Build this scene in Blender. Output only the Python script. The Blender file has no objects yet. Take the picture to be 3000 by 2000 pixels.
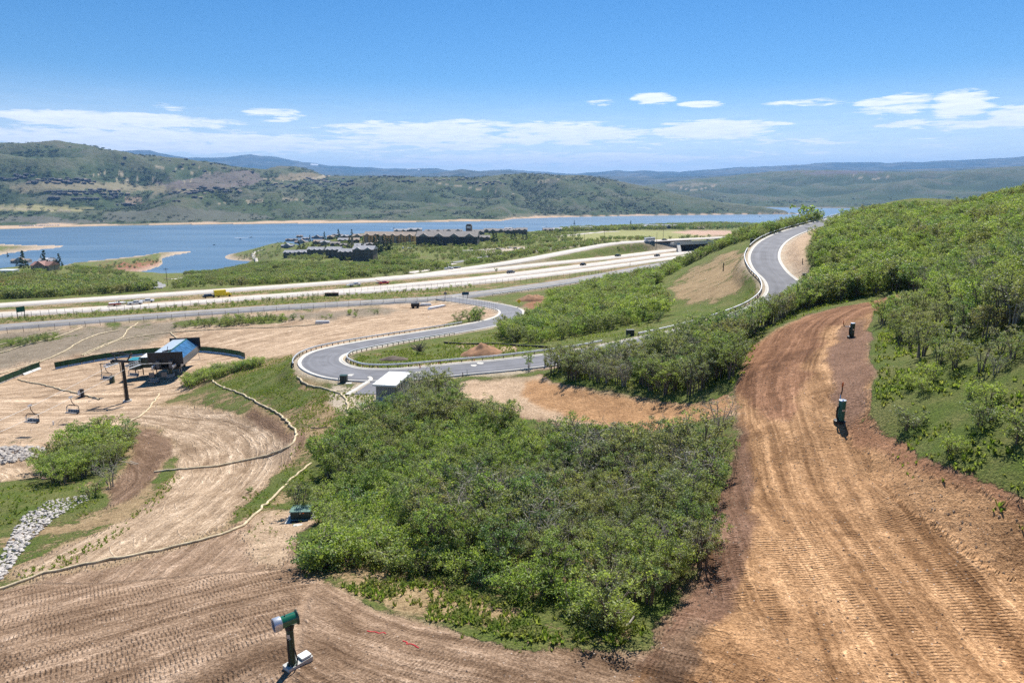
import bpy, bmesh, math, random
import numpy as np
from mathutils import Vector, Matrix

random.seed(7); rng = np.random.default_rng(7)
D = bpy.data; C = bpy.context.scene.collection
R = math.radians

# ------------------------------------------------------------------ camera
F, CX, CY, PITCH, HC = 1569.0, 1176.0, 784.0, R(12.7), 170.0
cam_d = D.cameras.new("camera"); cam = D.objects.new("camera", cam_d); C.objects.link(cam)
cam_d.sensor_width = 36; cam_d.lens = 36 * F / 2352.0
cam_d.clip_start = 0.5; cam_d.clip_end = 90000
cam.location = (0, 0, HC); cam.rotation_euler = (R(90) - PITCH, 0, 0)
bpy.context.scene.camera = cam

# ------------------------------------------------------------------ light
SUN_EL, SUN_AZ = 52.0, 14.0        # degrees; azimuth clockwise from +Y
sc = bpy.context.scene
sc.view_settings.view_transform = 'Standard'; sc.view_settings.look = 'None'
sc.view_settings.gamma = 1; sc.view_settings.use_curve_mapping = False
sc.view_settings.exposure = 0.66
sc.cycles.volume_bounces = 0
sc.cycles.max_bounces = 6; sc.cycles.diffuse_bounces = 3; sc.cycles.transmission_bounces = 4
sc.cycles.transparent_max_bounces = 8
sc.cycles.use_denoising = False
sc.cycles.caustics_reflective = False; sc.cycles.caustics_refractive = False
sun_d = D.lights.new("sun", 'SUN'); sun_d.energy = 5.0; sun_d.angle = R(0.53); sun_d.color = (1, .955, .88)
sun = D.objects.new("sun", sun_d); C.objects.link(sun)
sd = Vector((math.sin(R(SUN_AZ)) * math.cos(R(SUN_EL)), math.cos(R(SUN_AZ)) * math.cos(R(SUN_EL)), math.sin(R(SUN_EL))))
sun.rotation_euler = sd.to_track_quat('Z', 'Y').to_euler(); sun.location = (0, 0, 400)


# ------------------------------------------------------------------ node helper
class NT:
    def __init__(s, nt):
        s.nt = nt; nt.nodes.clear()
    def n(s, t, _props=None, **inp):
        nd = s.nt.nodes.new(t)
        for k, v in (_props or {}).items(): setattr(nd, k, v)
        for k, v in inp.items(): s.set(nd, k, v)
        return nd
    def set(s, nd, k, v):
        k = k.replace('_', ' ') if isinstance(k, str) and k.replace('_', ' ') in nd.inputs else k
        if isinstance(k, str) and k.startswith('i') and k[1:].isdigit(): k = int(k[1:])
        if isinstance(v, bpy.types.NodeSocket): s.nt.links.new(v, nd.inputs[k])
        elif isinstance(v, bpy.types.Node): s.nt.links.new(v.outputs[0], nd.inputs[k])
        else:
            if isinstance(v, (tuple, list)) and len(v) == 3 and nd.inputs[k].type == 'RGBA': v = (*v, 1)
            nd.inputs[k].default_value = v
    def m(s, op, a, b=0.0, c=0.0, clamp=False):
        nd = s.nt.nodes.new('ShaderNodeMath'); nd.operation = op; nd.use_clamp = clamp
        s.set(nd, 0, a); s.set(nd, 1, b); s.set(nd, 2, c)
        return nd.outputs[0]
    def mix(s, f, a, b, blend='MIX'):
        nd = s.nt.nodes.new('ShaderNodeMix'); nd.data_type = 'RGBA'; nd.blend_type = blend
        s.set(nd, 0, f); s.set(nd, 6, a); s.set(nd, 7, b)
        return nd.outputs[2]
    def ramp(s, f, lo, hi, a=0.0, b=1.0, smooth=False):
        nd = s.nt.nodes.new('ShaderNodeMapRange'); nd.interpolation_type = 'SMOOTHSTEP' if smooth else 'LINEAR'
        s.set(nd, 0, f); s.set(nd, 1, lo); s.set(nd, 2, hi); s.set(nd, 3, a); s.set(nd, 4, b)
        return nd.outputs[0]
    def noise(s, vec, scale, detail=3, rough=.55, dist=0.0):
        nd = s.nt.nodes.new('ShaderNodeTexNoise')
        if vec is not None: s.set(nd, 'Vector', vec)
        s.set(nd, 'Scale', scale); s.set(nd, 'Detail', detail); s.set(nd, 'Roughness', rough); s.set(nd, 'Distortion', dist)
        return nd.outputs[0]
    def attr(s, name):
        nd = s.nt.nodes.new('ShaderNodeAttribute'); nd.attribute_name = name
        return nd
    def vmul(s, v, t):
        nd = s.nt.nodes.new('ShaderNodeVectorMath'); nd.operation = 'MULTIPLY'
        s.set(nd, 0, v); s.set(nd, 1, t)
        return nd.outputs[0]


def material(name, build):
    m = D.materials.new(name); m.use_nodes = True
    t = NT(m.node_tree); out = t.n('ShaderNodeOutputMaterial')
    build(t, out); return m


def plain(name, col, rough=.6, metal=0.0, var=.12, scale=3.0, bump=0.0, spec=.4, coat=0.0):
    def b(t, out):
        co = t.n('ShaderNodeTexCoord').outputs['Object']
        n = t.noise(co, scale, 4, .6)
        k = t.ramp(n, .3, .7, 1 - var, 1 + var)
        c = t.mix(1.0, (*col, 1), t.n('ShaderNodeCombineColor', i0=k, i1=k, i2=k), 'MULTIPLY')
        p = t.n('ShaderNodeBsdfPrincipled', Base_Color=c, Roughness=rough, Metallic=metal)
        t.set(p, 'Specular IOR Level', spec)
        if coat: t.set(p, 'Coat Weight', coat)
        if bump:
            bp = t.n('ShaderNodeBump', Strength=bump, Distance=.05, Height=t.noise(co, scale * 6, 3, .6))
            t.set(p, 'Normal', bp)
        t.set(out, 0, p)
    return material(name, b)


# ------------------------------------------------------------------ world: sky with clouds
world = D.worlds.new("World"); sc.world = world; world.use_nodes = True
wt = NT(world.node_tree)
def px_dir(px, py):
    X = px - CX; u = CY - py
    return np.array([X, F * math.cos(PITCH) + u * math.sin(PITCH), -F * math.sin(PITCH) + u * math.cos(PITCH)])
def azel(px, py):
    d = px_dir(px, py); return math.atan2(d[0], d[1]), math.atan2(d[2], math.hypot(d[0], d[1]))
sky = wt.n('ShaderNodeTexSky', {'sky_type': 'NISHITA', 'sun_disc': False, 'sun_elevation': R(SUN_EL),
                                'sun_rotation': R(SUN_AZ), 'altitude': 1900, 'air_density': 1.0,
                                'dust_density': .25, 'ozone_density': 3.0})
tc = wt.n('ShaderNodeTexCoord').outputs['Generated']
sx = wt.n('ShaderNodeSeparateXYZ', i0=tc)
az_ = wt.m('ARCTAN2', sx.outputs[0], sx.outputs[1]); el_ = wt.m('ARCSINE', sx.outputs[2])
cv = wt.n('ShaderNodeCombineXYZ', i0=wt.m('MULTIPLY', az_, 4.0), i1=wt.m('MULTIPLY', el_, 34.0), i2=0.0).outputs[0]
cn = wt.noise(cv, 2.2, 7, .6, .25)
cn2 = wt.noise(cv, 7.0, 6, .65, .5)
# cloud banks: centre px, centre py, half width, half height, strength
BANKS = [(285, 281, 255, 17, 1.0), (420, 328, 440, 22, 1.0), (60, 314, 170, 24, .85), (560, 352, 190, 12, .45),
         (1000, 312, 230, 30, 1.0), (1290, 308, 210, 24, .95), (1640, 298, 150, 19, 1.0), (1250, 368, 380, 17, .95),
         (1650, 356, 190, 14, .65), (625, 264, 65, 13, .6), (395, 245, 60, 8, .5), (1500, 228, 42, 13, .75),
         (1612, 240, 50, 6, .85), (2060, 243, 85, 24, .8), (2205, 241, 72, 24, .95), (2330, 268, 70, 18, .95),
         (2080, 288, 70, 12, .5), (2200, 290, 110, 13, .5), (1850, 236, 130, 8, .3), (1380, 235, 30, 10, .3),
         (1700, 330, 600, 9, .35), (2240, 330, 220, 16, .3), (700, 330, 120, 14, .4), (-300, 300, 260, 26, .9),
         (2750, 290, 260, 26, .8), (-900, 330, 300, 22, .8), (3500, 320, 300, 22, .8), (1150, 345, 1300, 26, .28)]
tot = None
for bx_, by_, hw, hh, stg in BANKS:
    a0, e0 = azel(bx_, by_); wa = hw / 1608.0 * math.cos(a0) ** 2 if abs(a0) < .9 else hw / 1608.0; we = hh / 1608.0
    dx = wt.m('DIVIDE', wt.m('SUBTRACT', az_, a0), wa); dy = wt.m('DIVIDE', wt.m('SUBTRACT', el_, e0), we)
    q = wt.m('ADD', wt.m('MULTIPLY', dx, dx), wt.m('MULTIPLY', dy, dy))
    g = wt.ramp(q, 0.25, 1.9, stg, 0.0)
    tot = g if tot is None else wt.m('MAXIMUM', tot, g)
dens = wt.m('ADD', tot, wt.m('ADD', wt.m('MULTIPLY', wt.m('SUBTRACT', cn, .5), 2.4), wt.m('MULTIPLY', wt.m('SUBTRACT', cn2, .5), 1.6)))
dens = wt.m('MULTIPLY', wt.ramp(dens, .12, .80, 0, .97, True), wt.ramp(tot, 0.0, .25))
veil = wt.m('MULTIPLY', wt.ramp(el_, 0.0, .15, .80, 0.0, True), wt.ramp(cn, .3, .7, .8, 1.1))
dens = wt.m('MAXIMUM', dens, veil)
hs = wt.n('ShaderNodeHueSaturation', Saturation=1.34, Value=.79, Color=sky.outputs[0])
skyc = wt.mix(dens, hs, wt.mix(wt.ramp(cn2, .3, .7), (7.6, 8.0, 8.6, 1), (9.6, 9.6, 9.6, 1)))
wb = wt.n('ShaderNodeBackground', Color=skyc, Strength=.09)
wt.n('ShaderNodeOutputWorld', Surface=wb)

# ------------------------------------------------------------------ noise in numpy
def vnoise(x, y, seed=0):
    """smooth value noise, about -1..1"""
    xi = np.floor(x).astype(np.int64); yi = np.floor(y).astype(np.int64); fx = x - xi; fy = y - yi
    fx = fx * fx * (3 - 2 * fx); fy = fy * fy * (3 - 2 * fy)
    def h(a, b):
        n = (a * 374761393 + b * 668265263 + seed * 974634777) & 0x7fffffff
        n = ((n ^ (n >> 13)) * 1274126177) & 0x7fffffff
        return ((n ^ (n >> 16)) & 0xffff) / 32767.5 - 1
    return (h(xi, yi) * (1 - fx) + h(xi + 1, yi) * fx) * (1 - fy) + (h(xi, yi + 1) * (1 - fx) + h(xi + 1, yi + 1) * fx) * fy
def fbm(x, y, oct=4, seed=0, gain=.5):
    s = 0; a = 1.0; t = 0
    for i in range(oct):
        s = s + a * vnoise(x * 2 ** i + 17.3 * i, y * 2 ** i - 9.1 * i, seed + i); t += a; a *= gain
    return s / t
def ridged(x, y, oct=4, seed=0):
    s = 0; a = 1.0; t = 0
    for i in range(oct):
        s = s + a * (1 - np.abs(vnoise(x * 2 ** i + 5.7 * i, y * 2 ** i + 3.3 * i, seed + i)) * 2); t += a; a *= .5
    return s / t
def sstep(a, b, x):
    t = np.clip((x - a) / (b - a), 0, 1); return t * t * (3 - 2 * t)

def unproj(px, py, z):
    """pixel of the picture plan + height below the camera -> point of the place"""
    X = np.asarray(px, float) - CX; u = CY - np.asarray(py, float)
    Y = F * math.cos(PITCH) + u * math.sin(PITCH); Z = -F * math.sin(PITCH) + u * math.cos(PITCH)
    s = np.asarray(z, float) / Z
    return np.stack([X * s, Y * s, np.asarray(z, float) + HC], -1)
def proj(P):
    P = np.asarray(P, float); x = P[..., 0]; y = P[..., 1]; z = P[..., 2] - HC
    dep = y * math.cos(PITCH) - z * math.sin(PITCH); up = y * math.sin(PITCH) + z * math.cos(PITCH)
    dep = np.where(np.abs(dep) < 1e-3, 1e-3, dep)
    return CX + F * x / dep, CY - F * up / dep, dep

# ------------------------------------------------------------------ roads (px, py, drop below camera)
def catmull(P, step):
    P = np.asarray(P, float); out = []
    Q = np.vstack([2 * P[0] - P[1], P, 2 * P[-1] - P[-2]])
    for i in range(1, len(Q) - 2):
        p0, p1, p2, p3 = Q[i - 1:i + 3]; n = max(2, int(np.linalg.norm(p2 - p1) / step))
        for k in range(n):
            t = k / n
            out.append(.5 * ((2 * p1) + (-p0 + p2) * t + (2 * p0 - 5 * p1 + 4 * p2 - p3) * t * t + (-p0 + 3 * p1 - 3 * p2 + p3) * t ** 3))
    out.append(P[-1]); out = np.array(out)
    # even spacing + smoothing
    for _ in range(3): out[1:-1] = (out[:-2] + 2 * out[1:-1] + out[2:]) / 4
    return resample(out, step)
def resample(out, step):
    L = np.r_[0, np.cumsum(np.linalg.norm(np.diff(out, axis=0), axis=1))]
    s = np.linspace(0, L[-1], max(2, int(L[-1] / step) + 1))
    return np.stack([np.interp(s, L, out[:, k]) for k in range(out.shape[1])], -1)
def pxpath(pts, step):
    a = np.array(pts, float); return catmull(unproj(a[:, 0], a[:, 1], a[:, 2]), step)

ACCESS = [(2060, 474, -9.0), (1975, 489, -11.2), (1905, 508, -13.3), (1848, 524, -14.8), (1800, 541, -15.9), (1768, 562, -17.0), (1755, 590, -18.4),
          (1768, 620, -20.0), (1797, 648, -21.6), (1802, 676, -22.9), (1768, 706, -24.1), (1690, 737, -25.3), (1600, 762, -26.4), (1500, 784, -27.4),
          (1380, 808, -28.5), (1275, 824, -29.5), (1160, 838, -30.2), (1050, 848, -30.8), (960, 857, -31.1), (880, 861, -31.3), (800, 858, -31.7),
          (752, 845, -32.1), (735, 829, -32.6), (752, 812, -33.2), (800, 799, -33.9), (880, 784, -34.9), (990, 766, -36.2),
          (1080, 751, -37.2), (1140, 738, -38.0), (1172, 724, -38.9), (1168, 710, -39.6), (1120, 699, -40.3), (1060, 690, -40.9), (1020, 684, -41.3)]
FRONT = [(-500, 785, -45.5), (-200, 768, -45), (0, 751, -44.5), (200, 736, -44.0), (450, 718, -43.4), (700, 702, -42.8), (900, 691, -42.3), (1020, 684, -41.9),
         (1098, 674, -41.8), (1200, 661, -41.8), (1311, 645, -42), (1418, 626, -42.5), (1560, 600, -43.5), (1750, 570, -45)]
HWY2 = [(-500, 752, -50.5), (-200, 736, -50), (0, 722, -49.5), (250, 707, -49), (450, 693, -49), (549, 685, -49), (815, 665, -49), (1000, 648, -48.5), (1098, 639, -48.5),
        (1338, 610, -48.5), (1524, 586, -48.5), (1640, 571, -48.5), (1760, 556, -48.5)]
HWY1 = [(-500, 731, -51.5), (-200, 714, -51), (0, 700, -50.5), (250, 684, -50), (549, 664, -50), (815, 645, -50), (1098, 622, -49.5), (1258, 605, -49), (1418, 589, -48.7),
        (1562, 571, -48.5), (1680, 556, -48.5)]
RAMPN = [(770, 673, -49), (949, 662, -48), (1098, 648, -47.5), (1284, 627, -47.5), (1471, 603, -47.5), (1600, 585, -47.5)]
RAMPF = [(870, 640, -50), (980, 630, -50), (1098, 613, -49), (1180, 601, -48), (1258, 587, -47), (1330, 573, -45.5), (1391, 562, -43.5), (1440, 556.5, -42.5), (1577, 549, -42), (1750, 541, -42)]
LOCAL = [(470, 634, -88), (570, 637, -75), (650, 633, -68)]
ROAD_DEF = [('ACCESS', ACCESS, 7.0, 1.0), ('FRONT', FRONT, 9.0, 2.0), ('HWY2', HWY2, 11.0, 3.0), ('HWY1', HWY1, 11.0, 3.0),
            ('RAMPN', RAMPN, 8.0, 3.0), ('RAMPF', RAMPF, 10.0, 3.0)]
ROADS = {n: dict(path=pxpath(p, st), w=w) for n, p, w, st in ROAD_DEF}

# ------------------------------------------------------------------ terrain control points (px, py, drop)
CTRL = [(0, 1568, -25), (672, 1529, -23), (1100, 1568, -22.5), (300, 1450, -25.5), (0, 1360, -29), (350, 1290, -28.5), (700, 1190, -28.6), (520, 1240, -28.5),
 (900, 1400, -24.8), (1250, 1480, -23), (1600, 1500, -22.5), (2000, 1500, -21.8), (2352, 1568, -21), (1700, 1200, -22), (2100, 1330, -21.2), (2352, 1400, -20.7),
 (1750, 1000, -21.6), (1900, 1010, -20.6), (1720, 860, -22), (1850, 800, -20.9), (1955, 777, -19.6), (1900, 720, -19.5), (1800, 750, -20.6), (2080, 682, -17.6), (1990, 700, -18.5),
 (1960, 1010, -20.4), (2050, 1090, -20.2), (2180, 1235, -20.4), (2352, 1325, -20.3), (2020, 950, -18.3), (2120, 1050, -18.2), (2230, 1100, -17.9), (2352, 1160, -17.7),
 (2010, 860, -17.6), (1995, 770, -17.8), (2200, 900, -16.0), (2352, 1000, -15.4), (2352, 800, -12.5), (2200, 760, -14.8), (2100, 800, -16.8), (2120, 700, -16.0),
 (2352, 650, -10.5), (2200, 600, -12.7), (2352, 550, -8.5), (2352, 480, -5.2), (2352, 452, -3.0), (2200, 500, -8.6), (2200, 484, -7.2), (2050, 600, -15.4),
 (2050, 520, -11.6), (2080, 490, -9.6), (1950, 560, -14.6), (1950, 600, -16.5), (1900, 650, -19.5), (1870, 600, -17.5), (1870, 660, -20.5), (1960, 650, -18.5),
 (2600, 1400, -20), (2600, 1000, -14), (2600, 700, -8), (2600, 500, -3), (2900, 1000, -9), (2600, 1568, -20), (2000, 1900, -22), (1200, 2100, -22.5), (300, 2000, -24.5), (-300, 1568, -27), (-300, 1800, -25.5),
 (850, 905, -31.6), (1150, 890, -30.6), (1300, 940, -29.6), (1200, 930, -30), (1500, 940, -27.9), (1620, 945, -25.6), (1350, 880, -28.0), (1500, 905, -27.2), (1680, 900, -23.8), (1690, 815, -23.4),
 (1500, 850, -27.0), (1620, 790, -25.0), (1650, 1000, -23.5), (1640, 1100, -23.8), (1560, 1350, -23.2), (900, 1000, -30.7), (1200, 1060, -28.5), (1450, 1050, -27), (800, 1130, -29.8), (1100, 1220, -27),
 (1400, 1220, -25.2), (750, 1000, -31.6), (1000, 1350, -25.5), (1300, 1400, -23.7),
 (330, 950, -41.5), (293, 921, -43.2), (450, 960, -39.2), (560, 1000, -36.6), (610, 1060, -34.4), (530, 1130, -32.3), (430, 1200, -30.6), (0, 930, -43.5), (0, 985, -42.6), (80, 985, -42.4), (200, 960, -42.6),
 (375, 885, -43.5), (240, 860, -44.5), (130, 850, -45.5), (0, 880, -45.5), (0, 800, -46), (-300, 850, -46), (-300, 1000, -43), (560, 812, -43.5), (640, 790, -43.0), (700, 770, -43), (600, 745, -43.5), (950, 705, -42.3), (860, 745, -42),
 (1060, 712, -41.2), (980, 735, -41), (800, 770, -41), (650, 812, -38.5), (640, 850, -35.5), (560, 870, -37.5), (500, 860, -40.5), (450, 850, -42.5), (400, 885, -43), (425, 910, -41.6), (500, 905, -38.2), (600, 930, -35.2), (690, 900, -32.8), (680, 1010, -32.2),
 (790, 950, -31.4), (760, 900, -31.8), (400, 770, -45.0), (300, 800, -44.8), (200, 790, -44.2), (420, 745, -43.6), (100, 770, -44.4), (250, 755, -43.8),
 (200, 1060, -39.2), (100, 1085, -38.6), (40, 1040, -40.2), (0, 1090, -38.6), (60, 1130, -36.4), (0, 1200, -34.2), (30, 1250, -33.0), (0, 1310, -31.4), (230, 1120, -36.4), (330, 1060, -37.6), (390, 1010, -38.8), (350, 1110, -34.6), (300, 1180, -32.4), (200, 1250, -31.0), (-300, 1200, -34),
 (1000, 812, -33.2), (1120, 790, -34.4), (1180, 800, -32.6), (900, 815, -33), (1250, 770, -34.2), (1400, 740, -32.2), (1280, 700, -38), (1400, 665, -39), (1500, 640, -38), (1560, 700, -29.6), (1640, 620, -26), (1550, 660, -30.5), (1690, 660, -24), (1700, 610, -21.8),
 (1700, 570, -21), (1640, 570, -27), (1740, 540, -19), (1640, 735, -25.8), (1450, 700, -32), (1880, 512, -14.2), (1800, 528, -17), (1720, 545, -21), (1600, 600, -31), (1530, 612, -38), (1250, 735, -38), (1230, 690, -40.2), (1150, 680, -41.2),
 # between the highways and the lake
 (0, 682, -52), (0, 650, -57), (200, 645, -60), (-300, 680, -55), (60, 612, -84), (140, 612, -88), (300, 640, -82), (250, 620, -118), (330, 650, -72), (385, 655, -66), (600, 640, -68), (620, 605, -105), (600, 620, -88), (700, 600, -78), (700, 560, -95), (850, 590, -73), (850, 560, -82),
 (950, 568, -73), (1100, 562, -73), (1050, 605, -62), (1200, 585, -60), (1200, 560, -70), (1350, 550, -68), (1500, 552, -60), (1500, 538, -72), (1400, 528, -92), (1650, 540, -66), (1550, 522, -100), (1650, 516, -110), (1000, 545, -92), (1150, 535, -104), (1300, 530, -98), (700, 640, -60), (850, 625, -58), (1000, 618, -56),
 (1000, 535, -112), (800, 545, -105), (300, 655, -66), (150, 660, -57), (500, 650, -64), (1380, 575, -50), (1300, 590, -52), (1500, 568, -46), (450, 640, -84), (200, 625, -100), (655, 556, -140), (612, 573, -167), (600, 592, -135), (450, 600, -177), (420, 611, -175), (480, 586, -178), (540, 582, -176), (380, 606, -174)]
CTRLW = [  # azimuth (deg), range (m), drop below camera : places the picture does not show
 (-50, 500, -62), (-50, 900, -95), (-50, 1500, -150), (-50, 2200, -176), (-36, 1350, -176), (-33, 1650, -178), (-27, 1150, -140), (-23, 1300, -166), (-20, 1500, -175), (-26, 1500, -173),
 (-17, 1650, -171), (-17, 2000, -178), (-12, 1900, -171), (-12, 2300, -178), (-8, 2200, -168), (-8, 2500, -178), (-2, 2300, -166), (-2, 2700, -178), (4, 2500, -168), (4, 2900, -178), (10, 2700, -168), (10, 3100, -178),
 (16, 2900, -166), (16, 3400, -178), (22, 3000, -160), (22, 3500, -178), (30, 3000, -150), (30, 3600, -178), (50, 3600, -178), (-50, 3000, -180),
 (18, 330, -36), (18, 420, -46), (22, 400, -40), (22, 550, -55), (25, 380, -32), (25, 560, -52), (30, 420, -26), (30, 700, -60), (36, 330, -6), (36, 500, -18), (36, 800, -50), (36, 1500, -90), (45, 400, -5), (50, 700, -30),
 (22, 1000, -80), (22, 1800, -110), (28, 1500, -95), (45, 1500, -90), (45, 2400, -130), (50, 200, -3), (50, 100, -5), (50, 50, -12), (12, 620, -55), (14, 900, -68),
 (0, 10, -22.5), (40, 10, -21.5), (-40, 10, -24), (-52, 60, -31), (-52, 130, -45), (-52, 250, -47)]
_c = np.array(CTRL, float); P0 = unproj(_c[:, 0], _c[:, 1], _c[:, 2])
_w = np.array(CTRLW, float); Pw = np.stack([np.sin(np.radians(_w[:, 0])) * _w[:, 1], np.cos(np.radians(_w[:, 0])) * _w[:, 1], _w[:, 2] + HC], -1)
Pr = [r['path'][::max(1, int(12 / (1 if n == 'ACCESS' else 3)))] for n, r in ROADS.items()]
CP = np.vstack([P0, Pw] + Pr)
def logpol(x, y):
    return np.arctan2(x, y), np.log(np.maximum(np.hypot(x, y), 3.0))
ca, cl = logpol(CP[:, 0], CP[:, 1])
def kern(da, dl): return np.sqrt(da * da * 2.2 + dl * dl + .0009)
# drop near-duplicates
keep = []
for i in range(len(CP)):
    if all((ca[i] - ca[j]) ** 2 + (cl[i] - cl[j]) ** 2 > .00012 for j in keep): keep.append(i)
CP = CP[keep]; ca = ca[keep]; cl = cl[keep]
K = kern(ca[:, None] - ca[None], cl[:, None] - cl[None]); n_ = len(CP)
A = np.zeros((n_ + 3, n_ + 3)); A[:n_, :n_] = K - np.eye(n_) * .003; A[:n_, n_] = 1; A[:n_, n_ + 1] = ca; A[:n_, n_ + 2] = cl; A[n_:, :n_] = A[:n_, n_:].T
sol = np.linalg.solve(A, np.r_[CP[:, 2], 0, 0, 0])
def land(x, y):
    sh = np.shape(x); x = np.ravel(x); y = np.ravel(y); out = np.empty(len(x))
    for s in range(0, len(x), 40000):
        a, l = logpol(x[s:s + 40000], y[s:s + 40000]); l = np.minimum(l, math.log(4200))
        out[s:s + 40000] = kern(a[:, None] - ca[None], l[:, None] - cl[None]) @ sol[:n_] + sol[n_] + sol[n_ + 1] * a + sol[n_ + 2] * l
    return out.reshape(sh)

# polar grid
az_in = np.linspace(-.76, .76, 880); AZ = np.r_[np.linspace(-1.0, -.765, 24), az_in, np.linspace(.765, 1.0, 24)]
def geo(a, b, n): return np.geomspace(a, b, n, endpoint=False)
RR = np.r_[geo(6, 28, 26), geo(28, 130, 290), geo(130, 600, 205), geo(600, 3000, 120), geo(3000, 13000, 140), geo(13000, 42000, 46), [42000.0]]
GA, GR = np.meshgrid(AZ, RR); GX = np.sin(GA) * GR; GY = np.cos(GA) * GR
Z = np.full(GX.shape, -20.0)
nr_land = int(np.searchsorted(RR, 4300))
Z[:nr_land] = land(GX[:nr_land], GY[:nr_land])
# relief
g = GR[:nr_land]
x_, y_ = GX[:nr_land], GY[:nr_land]
rel = fbm(x_ / 9, y_ / 9, 4, 3) * .28 * sstep(20, 50, g) + fbm(x_ / 45, y_ / 45, 4, 8) * 1.1 * sstep(120, 260, g) + ridged(x_ / 160, y_ / 160, 4, 21) * 2.6 * sstep(420, 800, g)
rel += fbm(x_ / 1.6, y_ / 1.6, 3, 41) * .07 * (1 - sstep(80, 160, g))
Z[:nr_land] += rel * sstep(-2, 8, Z[:nr_land])
# level ground under the roads
def seg_near(x, y, path, maxd):
    """distance to a polyline, height there, arc length and signed offset"""
    n = len(x); bd = np.full(n, 1e9); bz = np.zeros(n); bu = np.zeros(n); bv = np.zeros(n)
    L = np.r_[0, np.cumsum(np.hypot(*np.diff(path[:, :2], axis=0).T))]
    for i in range(len(path) - 1):
        ax, ay = path[i, :2]; bx2, by2 = path[i + 1, :2]; ex, ey = bx2 - ax, by2 - ay; l2 = ex * ex + ey * ey + 1e-9; l = math.sqrt(l2)
        idx = np.nonzero((np.abs(x - (ax + bx2) / 2) < maxd + l) & (np.abs(y - (ay + by2) / 2) < maxd + l))[0]
        if not len(idx): continue
        t = np.clip(((x[idx] - ax) * ex + (y[idx] - ay) * ey) / l2, 0, 1)
        dx = x[idx] - ax - t * ex; dy = y[idx] - ay - t * ey; d = np.hypot(dx, dy); k = d < bd[idx]; j = idx[k]; t = t[k]
        bd[j] = d[k]; bz[j] = path[i, 2] + t * (path[i + 1, 2] - path[i, 2]); bu[j] = L[i] + t * l; bv[j] = (dx[k] * ey - dy[k] * ex) / l
    return bd, bz, bu, bv
fx, fy = GX[:nr_land].ravel(), GY[:nr_land].ravel(); fz = Z[:nr_land].ravel()
roadd = np.full(len(fx), 1e9); hwyd = np.full(len(fx), 1e9)
near_i = np.nonzero((np.hypot(fx, fy) < 1400) & (np.hypot(fx, fy) > 80))[0]
zr_a = np.zeros(len(near_i)); wr_a = np.zeros(len(near_i)); wmax = np.zeros(len(near_i))
for nme, rd in ROADS.items():
    near = nme == 'ACCESS'
    d, z, u, v = seg_near(fx[near_i], fy[near_i], rd['path'], 14 if near else 24)
    hw = rd['w'] / 2
    rng_ = np.hypot(fx[near_i], fy[near_i])
    k = 1 - sstep(hw + 1.3, hw + 5.0, d) if near else 1 - sstep(hw + 3, hw + 13, d)
    if nme in ('HWY1',): k = np.where(z < 200, k, k)
    sink = .10 if near else .35
    w = k ** 2 + 1e-12
    w = w / (d + 1) ** 2
    zr_a += (z - sink) * w; wr_a += w; wmax = np.maximum(wmax, k)
    tgt = roadd if near else hwyd
    tgt[near_i] = np.minimum(tgt[near_i], d - hw)
fz[near_i] = fz[near_i] * (1 - wmax) + (zr_a / wr_a) * wmax
Z[:nr_land] = fz.reshape(x_.shape)
# spits in the lake (px outline at lake level, height gain)
def inpoly(px, py, poly):
    poly = np.asarray(poly, float); c = np.zeros(np.shape(px), bool); j = len(poly) - 1
    for i in range(len(poly)):
        xi, yi = poly[i]; xj, yj = poly[j]
        c ^= ((yi > py) != (yj > py)) & (px < (xj - xi) * (py - yi) / (yj - yi + 1e-12) + xi); j = i
    return c
def polydist(px, py, poly):
    poly = np.asarray(poly, float); d = np.full(np.shape(px), 1e9)
    for i in range(len(poly)):
        a = poly[i - 1]; b = poly[i]; e = b - a; t = np.clip(((px - a[0]) * e[0] + (py - a[1]) * e[1]) / (e @ e + 1e-9), 0, 1)
        d = np.minimum(d, np.hypot(px - a[0] - t * e[0], py - a[1] - t * e[1]))
    return d
SPIT2 = [(100, 622), (170, 603), (240, 596), (330, 586), (380, 578), (438, 576), (440, 580), (400, 587), (372, 594), (376, 603), (365, 613), (330, 624), (250, 640)]
SPIT1 = [(-200, 560), (0, 560), (60, 563), (120, 563), (147, 564), (140, 569), (80, 575), (20, 582), (-60, 600), (-200, 610)]
msk = (GR > 1000) & (GR < 3200); pxl, pyl, _ = proj(np.stack([GX, GY, np.full(GX.shape, 0.0)], -1))
for poly, top in ((SPIT2, 9.0), (SPIT1, 6.0)):
    m2 = msk & inpoly(pxl, pyl, poly); d = polydist(pxl[m2], pyl[m2], poly)
    Z[m2] = np.maximum(Z[m2], .6 + top * sstep(1.5, 9, d) * (.7 + .5 * fbm(GX[m2] / 40, GY[m2] / 40, 3, 5)))

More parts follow.
